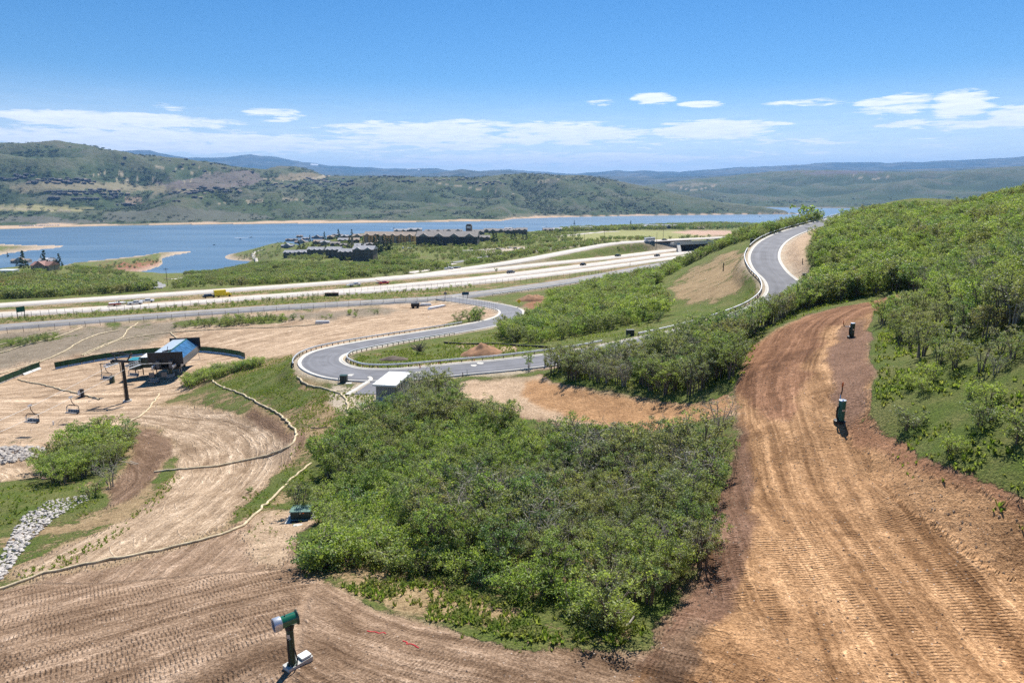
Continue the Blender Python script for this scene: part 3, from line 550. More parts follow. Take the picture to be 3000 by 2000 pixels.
# ---- terrain materials
def ground_mat(t, out):
    co = t.n('ShaderNodeTexCoord').outputs['Object']
    base = t.attr('soil').outputs['Color']; gw = t.attr('grass').outputs['Fac']
    n1 = t.noise(co, .35, 5, .6); n2 = t.noise(co, 2.4, 5, .65); n3 = t.noise(co, 11, 3, .6); n4 = t.noise(co, .045, 3, .5)
    n5 = t.noise(co, 5.5, 4, .7, .4)
    v = t.m('MULTIPLY', t.m('MULTIPLY', t.ramp(n1, .3, .7, .80, 1.18), t.ramp(n5, .32, .62, .60, 1.18)), t.m('MULTIPLY', t.ramp(n2, .3, .7, .78, 1.2), t.ramp(n3, .3, .7, .76, 1.2)))
    soil = t.mix(1, base, t.n('ShaderNodeCombineColor', i0=v, i1=t.m('POWER', v, 1.1), i2=t.m('POWER', v, 1.2)), 'MULTIPLY')
    # tracks
    tr = t.attr('track'); sp = t.n('ShaderNodeSeparateXYZ', i0=tr.outputs['Vector']); u, vv, tw_ = sp.outputs
    wob = t.m('ADD', t.m('MULTIPLY', t.m('SUBTRACT', t.noise(t.n('ShaderNodeCombineXYZ', i0=t.m('MULTIPLY', u, .022), i1=t.m('MULTIPLY', vv, .16), i2=1.0).outputs[0], 1.0, 2), .5), 5.0), t.m('MULTIPLY', t.m('SUBTRACT', t.noise(co, .5, 2), .5), .45))
    vw = t.m('ADD', vv, wob)
    lane = t.m('FLOOR', t.m('DIVIDE', vw, .62)); lf = t.m('FRACT', t.m('DIVIDE', vw, .62))
    wn = t.n('ShaderNodeTexWhiteNoise', {'noise_dimensions': '2D'}, Vector=t.n('ShaderNodeCombineXYZ', i0=lane, i1=t.m('FLOOR', t.m('DIVIDE', u, 14)), i2=0.0))
    rnd = wn.outputs['Value']
    on = t.m('MULTIPLY', t.ramp(rnd, .26, .36), t.m('MULTIPLY', t.ramp(lf, .02, .14), t.ramp(lf, .98, .86)))
    on = t.m('MULTIPLY', on, t.ramp(t.noise(co, .5, 3), .36, .52))
    lugs = t.m('SINE', t.m('ADD', t.m('MULTIPLY', u, 2 * math.pi / .235), t.m('ADD', t.m('MULTIPLY', rnd, 30), t.m('MULTIPLY', t.m('SUBTRACT', n2, .5), 3.5))))
    lugs = t.m('POWER', t.ramp(lugs, -1, 1), 2.2)
    ruts = t.noise(t.n('ShaderNodeCombineXYZ', i0=t.m('MULTIPLY', u, .05), i1=t.m('MULTIPLY', vw, 2.6), i2=0.0).outputs[0], 1.0, 4, .65)
    ruts2 = t.noise(t.n('ShaderNodeCombineXYZ', i0=t.m('MULTIPLY', u, .035), i1=t.m('MULTIPLY', vw, .55), i2=4.0).outputs[0], 1.0, 3, .6)
    tw_l = t.ramp(tw_, .76, .92)
    vq = t.m('ADD', vv, t.m('MULTIPLY', t.noise(t.n('ShaderNodeCombineXYZ', i0=t.m('MULTIPLY', u, .07), i1=t.m('MULTIPLY', vv, .05), i2=9.0).outputs[0], 1.0, 1), 7.0))
    cr_ = t.noise(t.n('ShaderNodeCombineXYZ', i0=t.m('MULTIPLY', u, .05), i1=t.m('MULTIPLY', vq, .75), i2=2.0).outputs[0], 1.0, 2, .5)
    cr2 = t.noise(t.n('ShaderNodeCombineXYZ', i0=t.m('MULTIPLY', u, .09), i1=t.m('MULTIPLY', t.m('SUBTRACT', vv, t.m('MULTIPLY', vq, .6)), 1.1), i2=6.0).outputs[0], 1.0, 2, .5)
    line = t.m('MAXIMUM', t.ramp(t.m('ABSOLUTE', t.m('SUBTRACT', cr_, .5)), 0, .022, 1, 0), t.ramp(t.m('ABSOLUTE', t.m('SUBTRACT', cr2, .48)), 0, .020, 1, 0))
    line = t.m('MULTIPLY', line, t.m('MULTIPLY', tw_, t.m('SUBTRACT', 1.15, tw_l)))
    rv = t.m('MULTIPLY', t.ramp(ruts2, .36, .64, .62, 1.34), t.ramp(ruts, .32, .68, .66, 1.26))
    rv = t.m('ADD', t.m('MULTIPLY', t.m('SUBTRACT', rv, 1.0), t.m('MULTIPLY', tw_, 1.0)), 1.0)
    damp = t.m('MULTIPLY', t.ramp(t.noise(co, .13, 5, .6, .6), .5, .62), .30)
    rv = t.m('MULTIPLY', rv, t.m('SUBTRACT', 1.0, t.m('MULTIPLY', damp, tw_)))
    lugc = t.m('SUBTRACT', 1.0, t.m('MULTIPLY', t.m('MULTIPLY', lugs, on), t.m('MULTIPLY', tw_l, t.ramp(t.noise(co, .31, 3), .35, .65, .06, .34))))
    rv = t.m('MULTIPLY', t.m('MULTIPLY', rv, lugc), t.m('ADD', 1.0, t.m('MULTIPLY', line, .42)))
    soil = t.mix(1, soil, t.n('ShaderNodeCombineColor', i0=rv, i1=t.m('POWER', rv, 1.12), i2=t.m('POWER', rv, 1.25)), 'MULTIPLY')
    # small stones
    vo = t.n('ShaderNodeTexVoronoi', Vector=co, Scale=2.6)
    st = t.m('MULTIPLY', t.ramp(vo.outputs['Distance'], .13, .08), t.m('GREATER_THAN', t.n('ShaderNodeSeparateColor', i0=vo.outputs['Color']).outputs[0], .72))
    soil = t.mix(t.m('MULTIPLY', st, .8), soil, (.50, .45, .40, 1))
    # grass
    gn = t.m('ADD', t.m('MULTIPLY', t.noise(co, .55, 5, .62), .5), t.m('ADD', t.m('MULTIPLY', t.noise(co, 3.2, 4, .6), .32), t.m('MULTIPLY', n4, .18)))
    gm = t.ramp(t.m('ADD', gn, t.m('MULTIPLY', t.m('SUBTRACT', gw, .5), .52)), .47, .55, 0, 1, True)
    gm = t.m('MULTIPLY', gm, t.ramp(gw, .0, .06))
    gcol = t.mix(t.ramp(t.noise(co, .25, 4, .6), .38, .62), (.150, .205, .038, 1), (.270, .255, .090, 1))
    gcol = t.mix(t.ramp(t.noise(co, 5.0, 3, .6), .35, .7), gcol, (.075, .105, .028, 1))
    c_ = t.mix(gm, soil, gcol)
    p = t.n('ShaderNodeBsdfPrincipled', Base_Color=c_, Roughness=.95); t.set(p, 'Specular IOR Level', .12)
    lugh = t.m('MULTIPLY', t.m('MULTIPLY', lugs, on), t.m('MULTIPLY', tw_l, -.075))
    ruth = t.m('MULTIPLY', t.m('ADD', t.m('MULTIPLY', ruts, .16), t.m('MULTIPLY', ruts2, .25)), tw_)
    clod = t.m('ADD', t.m('ADD', t.m('MULTIPLY', n2, .20), t.m('MULTIPLY', n5, .11)), t.m('ADD', t.m('MULTIPLY', n3, .06), t.m('MULTIPLY', t.noise(co, .8, 5, .7), .30)))
    h = t.m('ADD', t.m('ADD', lugh, t.m('ADD', ruth, t.m('MULTIPLY', line, .10))), t.m('ADD', clod, t.m('MULTIPLY', gm, t.m('MULTIPLY', n5, .35))))
    bp = t.n('ShaderNodeBump', Strength=.9, Distance=1.0, Height=h); t.set(p, 'Normal', bp)
    t.set(out, 0, p)
M_ground = material('ground', ground_mat)

def hill_mat(t, out):
    co = t.n('ShaderNodeTexCoord').outputs['Object']
    at = t.attr('patch')
    nA = t.noise(co, .0016, 5, .6, .4); nB = t.noise(co, .006, 5, .65, .3); nC = t.noise(co, .03, 4, .65); nD = t.noise(co, .085, 3, .6)
    c_ = t.mix(t.ramp(nA, .40, .60), (.095, .125, .070, 1), (.128, .128, .098, 1))
    c_ = t.mix(t.ramp(nB, .42, .6), c_, (.080, .115, .048, 1))
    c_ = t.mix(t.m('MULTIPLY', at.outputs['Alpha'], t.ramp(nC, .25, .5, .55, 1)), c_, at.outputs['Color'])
    sc1 = t.m('MULTIPLY', t.ramp(nC, .49, .57), t.m('SUBTRACT', 1.0, t.m('MULTIPLY', at.outputs['Alpha'], .85)))
    sc2 = t.m('MULTIPLY', t.ramp(nD, .52, .60), t.m('SUBTRACT', 1.0, t.m('MULTIPLY', at.outputs['Alpha'], .85)))
    scrub = t.m('MULTIPLY', t.m('MAXIMUM', sc1, t.m('MULTIPLY', sc2, .8)), t.ramp(nB, .36, .52, .4, 1.0))
    c_ = t.mix(t.m('MULTIPLY', scrub, .85), c_, t.mix(t.ramp(nA, .4, .6), (.052, .080, .034, 1), (.070, .098, .040, 1)))
    p = t.n('ShaderNodeBsdfPrincipled', Base_Color=c_, Roughness=.95); t.set(p, 'Specular IOR Level', .08)
    h = t.m('ADD', t.m('MULTIPLY', scrub, 4.5), t.m('MULTIPLY', nC, 8))
    bp = t.n('ShaderNodeBump', Strength=.8, Distance=1.0, Height=h); t.set(p, 'Normal', bp)
    t.set(out, 0, p)
M_hill = material('hill_scrub', hill_mat)

def mount_mat(t, out):
    co = t.n('ShaderNodeTexCoord').outputs['Object']; at = t.attr('patch')
    nA = t.noise(co, .0007, 6, .65, .5); nB = t.noise(co, .003, 5, .65)
    c_ = t.mix(t.ramp(nA, .42, .6), (.050, .070, .055, 1), (.150, .145, .110, 1)); c_ = t.mix(t.ramp(nB, .45, .6, 0, .6), c_, (.020, .032, .024, 1))
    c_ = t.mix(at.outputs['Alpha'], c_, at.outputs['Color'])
    p = t.n('ShaderNodeBsdfPrincipled', Base_Color=c_, Roughness=1.0); t.set(p, 'Specular IOR Level', .02)
    t.set(out, 0, p)
M_mount = material('forested_mountain', mount_mat)

# ---- terrain objects, cut out of the one grid so they meet without a gap
nr, na = Z.shape
vid = np.arange(nr * na).reshape(nr, na)
ql = layer[:-1, :-1]
is_track = np.zeros((nr, na), bool); is_track[:ng] = (bare > .5) & (twf > .5) & (NX > 1390) & (GR[:ng] < 160) & (col[..., 2] < .14)
fk = np.where(ql == 2, 3, np.where(ql == 1, 2, np.where(is_track[:-1, :-1], 1, 0)))
quads = np.stack([vid[:-1, :-1], vid[:-1, 1:], vid[1:, 1:], vid[1:, :-1]], -1)
allco = np.stack([GX, GY, Z], -1).reshape(-1, 3)
cf = np.zeros((nr * na, 4), np.float32); cf[:, 3] = 1; cf[:ng * na, :3] = col.reshape(-1, 3)
gf = np.zeros(nr * na, np.float32); gf[:ng * na] = gra.ravel()
tf = np.zeros((nr * na, 3), np.float32); tf[:ng * na] = np.stack([TU, TV, twf], -1).reshape(-1, 3)
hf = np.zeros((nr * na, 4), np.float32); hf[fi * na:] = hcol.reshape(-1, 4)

def mesh_np(name, co, faces, mat=None, smooth=True):
    """mesh straight from numpy arrays (all faces the same size)"""
    me = D.meshes.new(name); n = len(co); m, k = faces.shape
    me.vertices.add(n); me.vertices.foreach_set('co', np.ascontiguousarray(co, np.float32).ravel())
    me.loops.add(m * k); me.loops.foreach_set('vertex_index', np.ascontiguousarray(faces, np.int32).ravel())
    me.polygons.add(m); me.polygons.foreach_set('loop_start', np.arange(0, m * k, k, dtype=np.int32)); me.polygons.foreach_set('loop_total', np.full(m, k, np.int32))
    me.polygons.foreach_set('use_smooth', np.full(m, smooth)); me.update(calc_edges=True); me.validate()
    if mat: me.materials.append(mat)
    return me
def link(name, me, parent=None, **kw):
    o = D.objects.new(name, me); C.objects.link(o)
    if parent is not None: o.parent = parent
    for k, v in kw.items(): o[k] = v
    return o
for kind, nm, mat in ((0, 'ground', M_ground), (1, 'dirt_track', M_ground), (2, 'hills', M_hill), (3, 'mountains', M_mount)):
    q = quads[fk == kind].reshape(-1, 4)
    us, inv = np.unique(q.ravel(), return_inverse=True)
    me = mesh_np(nm, allco[us], inv.reshape(-1, 4), mat)
    if kind < 2:
        a = me.attributes.new('soil', 'FLOAT_COLOR', 'POINT'); a.data.foreach_set('color', cf[us].ravel())
        a = me.attributes.new('grass', 'FLOAT', 'POINT'); a.data.foreach_set('value', gf[us])
        a = me.attributes.new('track', 'FLOAT_VECTOR', 'POINT'); a.data.foreach_set('vector', tf[us].ravel())
    else:
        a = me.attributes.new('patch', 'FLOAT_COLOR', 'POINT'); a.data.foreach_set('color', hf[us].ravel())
    link(nm, me, kind='structure')

# ---- lake
def water_mat(t, out):
    co = t.n('ShaderNodeTexCoord').outputs['Object']
    n = t.noise(t.vmul(co, (.02, .055, 1)), 1.0, 5, .65)
    c_ = t.mix(t.ramp(t.noise(t.vmul(co, (.0012, .005, 1)), 1, 4, .6), .4, .65), (.095, .165, .245, 1), (.150, .225, .300, 1))
    p = t.n('ShaderNodeBsdfPrincipled', Base_Color=c_, Roughness=.30); t.set(p, 'IOR', 1.33); t.set(p, 'Specular IOR Level', .38)
    bp = t.n('ShaderNodeBump', Strength=.9, Distance=2.5, Height=t.m('ADD', n, t.m('MULTIPLY', t.noise(t.vmul(co, (.12, .3, 1)), 1, 3, .6), .35))); t.set(p, 'Normal', bp)
    t.set(out, 0, p)
M_water = material('lake_water', water_mat)
wxs = np.linspace(-9000, 9000, 25); wys = np.linspace(500, 16000, 25); WX, WY = np.meshgrid(wxs, wys)
vw_ = np.arange(625).reshape(25, 25)
link('lake', mesh_np('lake', np.stack([WX.ravel(), WY.ravel(), np.zeros(625)], -1), np.stack([vw_[:-1, :-1], vw_[:-1, 1:], vw_[1:, 1:], vw_[1:, :-1]], -1).reshape(-1, 4), M_water), kind='structure')

# ---- roads
def asphalt(colr, patch=.20):
    def b(t, out):
        co = t.n('ShaderNodeTexCoord').outputs['Object']
        uvv = t.attr('run'); sp = t.n('ShaderNodeSeparateXYZ', i0=uvv.outputs['Vector'])
        lanes = t.noise(t.n('ShaderNodeCombineXYZ', i0=t.m('MULTIPLY', sp.outputs[0], .012), i1=t.m('MULTIPLY', sp.outputs[1], .9), i2=0.0).outputs[0], 1.0, 3, .6)
        k = t.m('MULTIPLY', t.ramp(t.noise(co, .25, 4, .6), .3, .7, 1 - patch, 1 + patch), t.m('MULTIPLY', t.ramp(t.noise(co, 14, 2, .6), .3, .7, .9, 1.1), t.ramp(lanes, .3, .7, 1 - patch, 1 + patch)))
        c_ = t.mix(1, (*colr, 1), t.n('ShaderNodeCombineColor', i0=k, i1=k, i2=k), 'MULTIPLY')
        p = t.n('ShaderNodeBsdfPrincipled', Base_Color=c_, Roughness=.85); t.set(p, 'Specular IOR Level', .25)
        bp = t.n('ShaderNodeBump', Strength=.3, Distance=.02, Height=t.noise(co, 30, 2)); t.set(p, 'Normal', bp)
        t.set(out, 0, p)
    return b
M_asph = material('asphalt', asphalt((.165, .166, .180)))
M_asph2 = material('old_asphalt', asphalt((.24, .235, .235)))
M_conc = material('highway_concrete', asphalt((.54, .49, .43), .13))
M_kerb = plain('kerb_concrete', (.60, .565, .50), .85, var=.12, scale=.8)
M_line_w = plain('road_paint_white', (.72, .72, .70), .7)
M_line_y = plain('road_paint_yellow', (.62, .42, .06), .7)
def frame_of(path):
    t = np.zeros_like(path); t[1:-1] = path[2:] - path[:-2]; t[0] = path[1] - path[0]; t[-1] = path[-1] - path[-2]
    t[:, 2] = 0; t /= np.linalg.norm(t, axis=1)[:, None] + 1e-9
    s = np.stack([t[:, 1], -t[:, 0], np.zeros(len(t))], -1)   # right-hand side
    return t, s
def ribbon(path, offs, dz):
    """strip with a cross-section given by side offsets and heights"""
    t, s = frame_of(path); rows = []
    for o, h in zip(offs, dz): rows.append(path + s * o + np.array([0, 0, h]))
    co = np.stack(rows, 1); n, k = co.shape[:2]; v = np.arange(n * k).reshape(n, k)
    f = np.stack([v[:-1, :-1], v[:-1, 1:], v[1:, 1:], v[1:, :-1]], -1).reshape(-1, 4)
    return co.reshape(-1, 3), f
def ribbon_obj(name, path, offs, dz, mat, parent=None, smooth=True, **kw):
    co, f = ribbon(path, offs, dz); me = mesh_np(name, co, f, mat, smooth)
    L = np.r_[0, np.cumsum(np.linalg.norm(np.diff(path, axis=0), axis=1))]
    uv = np.stack([np.repeat(L, len(offs)), np.tile(offs, len(path)), np.zeros(len(co))], -1).astype(np.float32)
    a = me.attributes.new('run', 'FLOAT_VECTOR', 'POINT'); a.data.foreach_set('vector', uv.ravel())
    return link(name, me, parent, **kw)
acc = ROADS['ACCESS']['path']; hw = ROADS['ACCESS']['w'] / 2
acc_main = acc
ribbon_obj('access_road', acc_main, [-hw, -hw / 2, 0, hw / 2, hw], [0, .05, .08, .05, 0], M_asph, kind='structure')
for sgn in (-1, 1):
    o = [sgn * (hw - .02), sgn * (hw + .45), sgn * (hw + .5), sgn * (hw + .68), sgn * (hw + .70)]; h = [.02, .0, .13, .13, -.3]
    if sgn < 0: o = o[::-1]; h = h[::-1]
    ribbon_obj('kerb', acc_main, o, h, M_kerb, kind='structure')
for nme, mat, lift in (('FRONT', M_asph2, 0), ('HWY2', M_conc, 0), ('HWY1', M_conc, 0), ('RAMPN', M_conc, .06), ('RAMPF', M_conc, .10)):
    rd = ROADS[nme]; h2 = rd['w'] / 2; pth = rd['path'] + np.array([0, 0, .1 + lift])
    ribbon_obj({'FRONT': 'frontage_road', 'HWY2': 'highway', 'HWY1': 'highway', 'RAMPN': 'ramp_road', 'RAMPF': 'ramp_road'}[nme], pth, [-h2 - .6, -h2, 0, h2, h2 + .6], [-.6, 0, .08, 0, -.6], mat, kind='structure')
    if nme == 'FRONT':
        ribbon_obj('road_marking', pth, [-.12, .12], [.09, .09], M_line_y, kind='structure')
        continue
    for o_, mt in ((-h2 + 1.6, M_line_y), (h2 - 1.6, M_line_w)):
        if nme.startswith('RAMP') and o_ < 0: continue
        ribbon_obj('road_marking', pth, [o_ - .12, o_ + .12], [.08, .08], mt, kind='structure')
# smaller roads between the highway and the lake, laid on the ground they cross
def drape(pts, step=4, lift=.35, sm=6):
    P = np.array([G(*p) for p in pts]); P = catmull(P, step); P[:, 2] = hz(P[:, 0], P[:, 1])
    for _ in range(sm): P[1:-1, 2] = (P[:-2, 2] + 2 * P[1:-1, 2] + P[2:, 2]) / 4
    P[:, 2] = np.maximum(P[:, 2], hz(P[:, 0], P[:, 1])) + lift
    return P
LOCALS = [([(545, 632), (500, 633), (450, 637), (415, 640), (385, 642)], 6, 'gravel_road', M_conc, .5),
          ([(592, 602), (584, 594), (580, 586), (588, 578), (604, 574)], 8, 'lane', M_conc, .5),
          ([(318, 646), (345, 648), (362, 655), (352, 664)], 9, 'winding_road', M_asph2, .5),
          ([(560, 641), (590, 645), (615, 648)], 4, 'path', M_conc, .4),
          ([(1040, 604), (1100, 594), (1150, 584), (1220, 577), (1290, 568)], 7, 'village_road', M_asph2, .5),
          ([(940, 628), (985, 620), (1020, 612), (1040, 606)], 7, 'side_road', M_conc, .4),
          ([(1230, 575), (1290, 563), (1360, 558), (1440, 556)], 7, 'village_road', M_conc, .5),
          ([(1270, 546), (1320, 540), (1380, 534), (1420, 532)], 9, 'village_road', M_conc, .6),
          ([(1050, 576), (1100, 575), (1160, 572)], 7, 'car_park_drive', M_conc, .5)]
for pts, w_, nm, mt, lf in LOCALS:
    ribbon_obj(nm, drape(pts, 4, lf), [-w_ / 2 - .3, -w_ / 2, w_ / 2, w_ / 2 + .3], [-1.5, 0, 0, -1.5], mt, kind='structure')

# ---- air
def haze_mat(t, out):
    v = t.n('ShaderNodeVolumePrincipled', Color=(.26, .54, 1.0, 1), Density=3.5e-5, Anisotropy=.15)
    t.set(out, 'Volume', v)
M_haze = material('haze', haze_mat)
bm = bmesh.new(); bmesh.ops.create_cube(bm, size=1.0)
for v in bm.verts: v.co = Vector((v.co.x * 72000, 11000 + v.co.y * 64000, (-200 if v.co.z < 0 else 1560)))
me = D.meshes.new('haze'); bm.to_mesh(me); bm.free(); me.materials.append(M_haze)
HAZE = link('haze', me, kind='stuff', label='thin bluish air over the lake valley and the far mountains')
# ------------------------------------------------------------------ vegetation
def leaf_mat(name, cols, tr=.42):
    def b(t, out):
        oi = t.n('ShaderNodeObjectInfo'); rnd = oi.outputs['Random']
        co = t.n('ShaderNodeTexCoord').outputs['Object']
        n = t.noise(co, 1.6, 3, .6); n2 = t.noise(co, 7.0, 2, .6)
        cr = t.n('ShaderNodeValToRGB', Fac=t.m('FRACT', t.m('ADD', rnd, t.m('MULTIPLY', t.m('SUBTRACT', n, .5), .35))))
        e = cr.color_ramp.elements
        e[0].position = 0; e[0].color = (*cols[0], 1); e[1].position = 1; e[1].color = (*cols[-1], 1)
        for i, c_ in enumerate(cols[1:-1]):
            k = e.new((i + 1) / (len(cols) - 1)); k.color = (*c_, 1)
        v = t.m('MULTIPLY', t.ramp(n, .3, .7, .72, 1.62), t.ramp(n2, .3, .7, .75, 1.4))
        c_ = t.mix(1, cr.outputs[0], t.n('ShaderNodeCombineColor', i0=v, i1=v, i2=v), 'MULTIPLY')
        d = t.n('ShaderNodeBsdfPrincipled', Base_Color=c_, Roughness=.5); t.set(d, 'Specular IOR Level', .38)
        tl = t.n('ShaderNodeBsdfTranslucent', Color=t.mix(1, c_, (1.35, 1.4, .7, 1), 'MULTIPLY'))
        t.set(out, 0, t.n('ShaderNodeMixShader', i0=tr, i1=d.outputs[0], i2=tl.outputs[0]))
    return material(name, b)
M_leaf = leaf_mat('oak_leaves', [(.200, .265, .072), (.130, .195, .060), (.245, .290, .085), (.150, .190, .085), (.110, .180, .075), (.260, .295, .105), (.185, .200, .120), (.160, .240, .062)], .46)
M_leafd = leaf_mat('grey_leaves', [(.21, .23, .14), (.16, .19, .115), (.24, .235, .15)], .4)
M_leafb = leaf_mat('bright_leaves', [(.220, .290, .070), (.265, .310, .095), (.170, .240, .062)], .46)
M_leafo = leaf_mat('olive_leaves', [(.195, .225, .085), (.145, .180, .065), (.235, .240, .100), (.170, .205, .095), (.205, .180, .095)], .44)
M_hillbush = leaf_mat('hill_bush_leaves', [(.055, .085, .042), (.070, .100, .050), (.048, .075, .042)], .15)
M_needle = leaf_mat('conifer_needles', [(.035, .060, .025), (.045, .070, .032), (.030, .052, .028)], .15)
M_bark = plain('grey_bark', (.17, .14, .115), .9, var=.3, scale=5)
M_twig = plain('dead_twigs', (.34, .30, .26), .9, var=.2, scale=5)

def tube(pts, r0, r1, sides=5):
    pts = np.asarray(pts, float); n = len(pts); rad = np.linspace(r0, r1, n)
    d = np.gradient(pts, axis=0); d /= np.linalg.norm(d, axis=1)[:, None] + 1e-9
    ref = np.where(np.abs(d[:, 2:3]) > .9, np.array([[1., 0, 0]]), np.array([[0, 0, 1.]]))
    a = np.cross(d, ref); a /= np.linalg.norm(a, axis=1)[:, None] + 1e-9; b = np.cross(d, a)
    th = np.arange(sides) * 2 * math.pi / sides
    co = pts[:, None] + rad[:, None, None] * (a[:, None] * np.cos(th)[None, :, None] + b[:, None] * np.sin(th)[None, :, None])
    v = np.arange(n * sides).reshape(n, sides); w = np.roll(v, -1, 1)
    f = np.stack([v[:-1], w[:-1], w[1:], v[1:]], -1).reshape(-1, 4)
    return co.reshape(-1, 3), f
def merge(parts):
    cs, fs, o = [], [], 0
    for c, f in parts: cs.append(c); fs.append(f + o); o += len(c)
    return np.vstack(cs), np.vstack(fs)
def leaves(cent, rad, n, size, up=.5, seed=0, flat=.75):
    g = np.random.default_rng(seed); k = g.integers(0, len(cent), n)
    off = g.normal(0, 1, (n, 3)); off /= np.linalg.norm(off, axis=1)[:, None]; off *= (g.random(n) ** .45)[:, None] * rad * np.array([1, 1, flat])
    p = cent[k] + off
    nn = g.normal(0, 1, (n, 3)) + off / rad * .8 + np.array([0, 0, up]); nn /= np.linalg.norm(nn, axis=1)[:, None]
    a = np.cross(nn, g.normal(0, 1, (n, 3))); a /= np.linalg.norm(a, axis=1)[:, None]; b = np.cross(nn, a)
    s = (size * (.6 + .8 * g.random(n)))[:, None]
    q = np.stack([p - a * s * .5, p - b * s * .32 + nn * s * .06, p + a * s * .5, p + b * s * .32 + nn * s * .06], 1)
    return q.reshape(-1, 3), np.arange(4 * n).reshape(n, 4)
def oak_mesh(seed, H, W, stems, nleaf, size, clump=.42, sides=5, low=.30, leafmat=None, twigs=0, twmat=None):
    g = np.random.default_rng(seed); wood = []; tips = []
    for s in range(stems):
        az = 2 * math.pi * (s + g.random() * .8) / stems; sp = W * .5 * (.25 + .75 * g.random()); hh = H * (.70 + .28 * g.random())
        b0 = np.array([math.cos(az), math.sin(az), 0]) * .12 * stems ** .5
        n = 6; t = np.linspace(0, 1, n)[:, None]
        tip = np.array([math.cos(az) * sp, math.sin(az) * sp, hh])
        P = b0 * (1 - t) + tip * t; P[:, :2] += (np.array([math.cos(az), math.sin(az)]) * sp * -.18 * np.sin(t * math.pi)) + g.normal(0, .05 * H / 4, (n, 2)) * np.minimum(t, .9); P[0, 2] = -.4
        r = .035 + .012 * H
        wood.append(tube(P, r, r * .3, sides)); tips.append(P[-1])
        nb = 6 + int(g.random() * 3)
        for j in range(nb):
            q = low + (1 - low) * (j + g.random()) / nb; i = min(int(q * (n - 1)), n - 2); p0 = P[i] + (P[i + 1] - P[i]) * (q * (n - 1) - i)
            a2 = az + g.normal(0, 1.3); ln = W * .28 * (.6 + .8 * g.random())
            e = p0 + np.array([math.cos(a2) * ln, math.sin(a2) * ln, ln * (.25 + .6 * g.random())]); e[2] = min(e[2], H)
            m = (p0 + e) / 2 + g.normal(0, .08, 3)
            wood.append(tube([p0, m, e], r * .4, r * .15, 3)); tips.append(e); tips.append(m * .4 + e * .6 + g.normal(0, .15, 3))
            for _ in range(twigs):
                e2 = e + g.normal(0, 1, 3) * np.array([.45, .45, .35]) * W / 3 + np.array([0, 0, .2]); wood.append(tube([m, e, e2], .022, .010, 3))
    tips = np.array(tips)
    wc, wf = merge(wood); wm = mesh_np('trunk', wc, wf, twmat or M_bark)
    lc, lf = leaves(tips, clump * W / 3.2, nleaf, size, seed=seed + 1)
    cm = mesh_np('crown', lc, lf, leafmat or M_leaf, False)
    return wm, cm
OAK = [oak_mesh(10 + i, H, W, st, nl, .155, cl, leafmat=lm) for i, (H, W, st, nl, cl, lm) in enumerate(
    [(4.4, 3.2, 5, 1900, .36, None), (3.9, 3.0, 5, 1600, .38, M_leafo), (4.9, 3.0, 4, 1600, .36, None), (3.5, 3.2, 5, 2000, .40, M_leafb), (4.2, 2.8, 4, 1100, .35, M_leafd), (4.5, 3.6, 6, 2100, .35, M_leafo), (3.1, 2.7, 4, 1500, .42, M_leafb)])]
BARE = [oak_mesh(31, 4.0, 3.0, 5, 260, .16, .5, leafmat=M_leafd, twigs=3, twmat=M_twig), oak_mesh(32, 3.4, 3.2, 5, 420, .17, .5, leafmat=M_leafd, twigs=3, twmat=M_twig)]
SHRUB = [oak_mesh(40 + i, 1.5, 2.0, 5, 1000, .13, .46, low=.1, leafmat=[M_leafb, M_leaf, M_leafb][i], sides=3) for i in range(3)]
MID = [oak_mesh(50 + i, 4.1, 3.6, 4, 950, .25, .46, sides=3, leafmat=[M_leaf, M_leafb, M_leafo][i], low=.15) for i in range(3)]
FAR = [oak_mesh(60 + i, 3.4, 4.6, 4, 420, .48, .42, sides=3, leafmat=[M_leaf, M_leafo, M_leafo][i], low=.02) for i in range(3)]
HB = [oak_mesh(90, 3.6, 6.0, 4, 150, 1.0, .42, sides=3, leafmat=M_hillbush, low=.02)]
KIND_MESH = OAK + BARE + SHRUB + MID + FAR + HB
K_OAK, K_BARE, K_SHR, K_MID, K_FAR = range(0, 7), range(7, 9), range(9, 12), range(12, 15), range(15, 18)

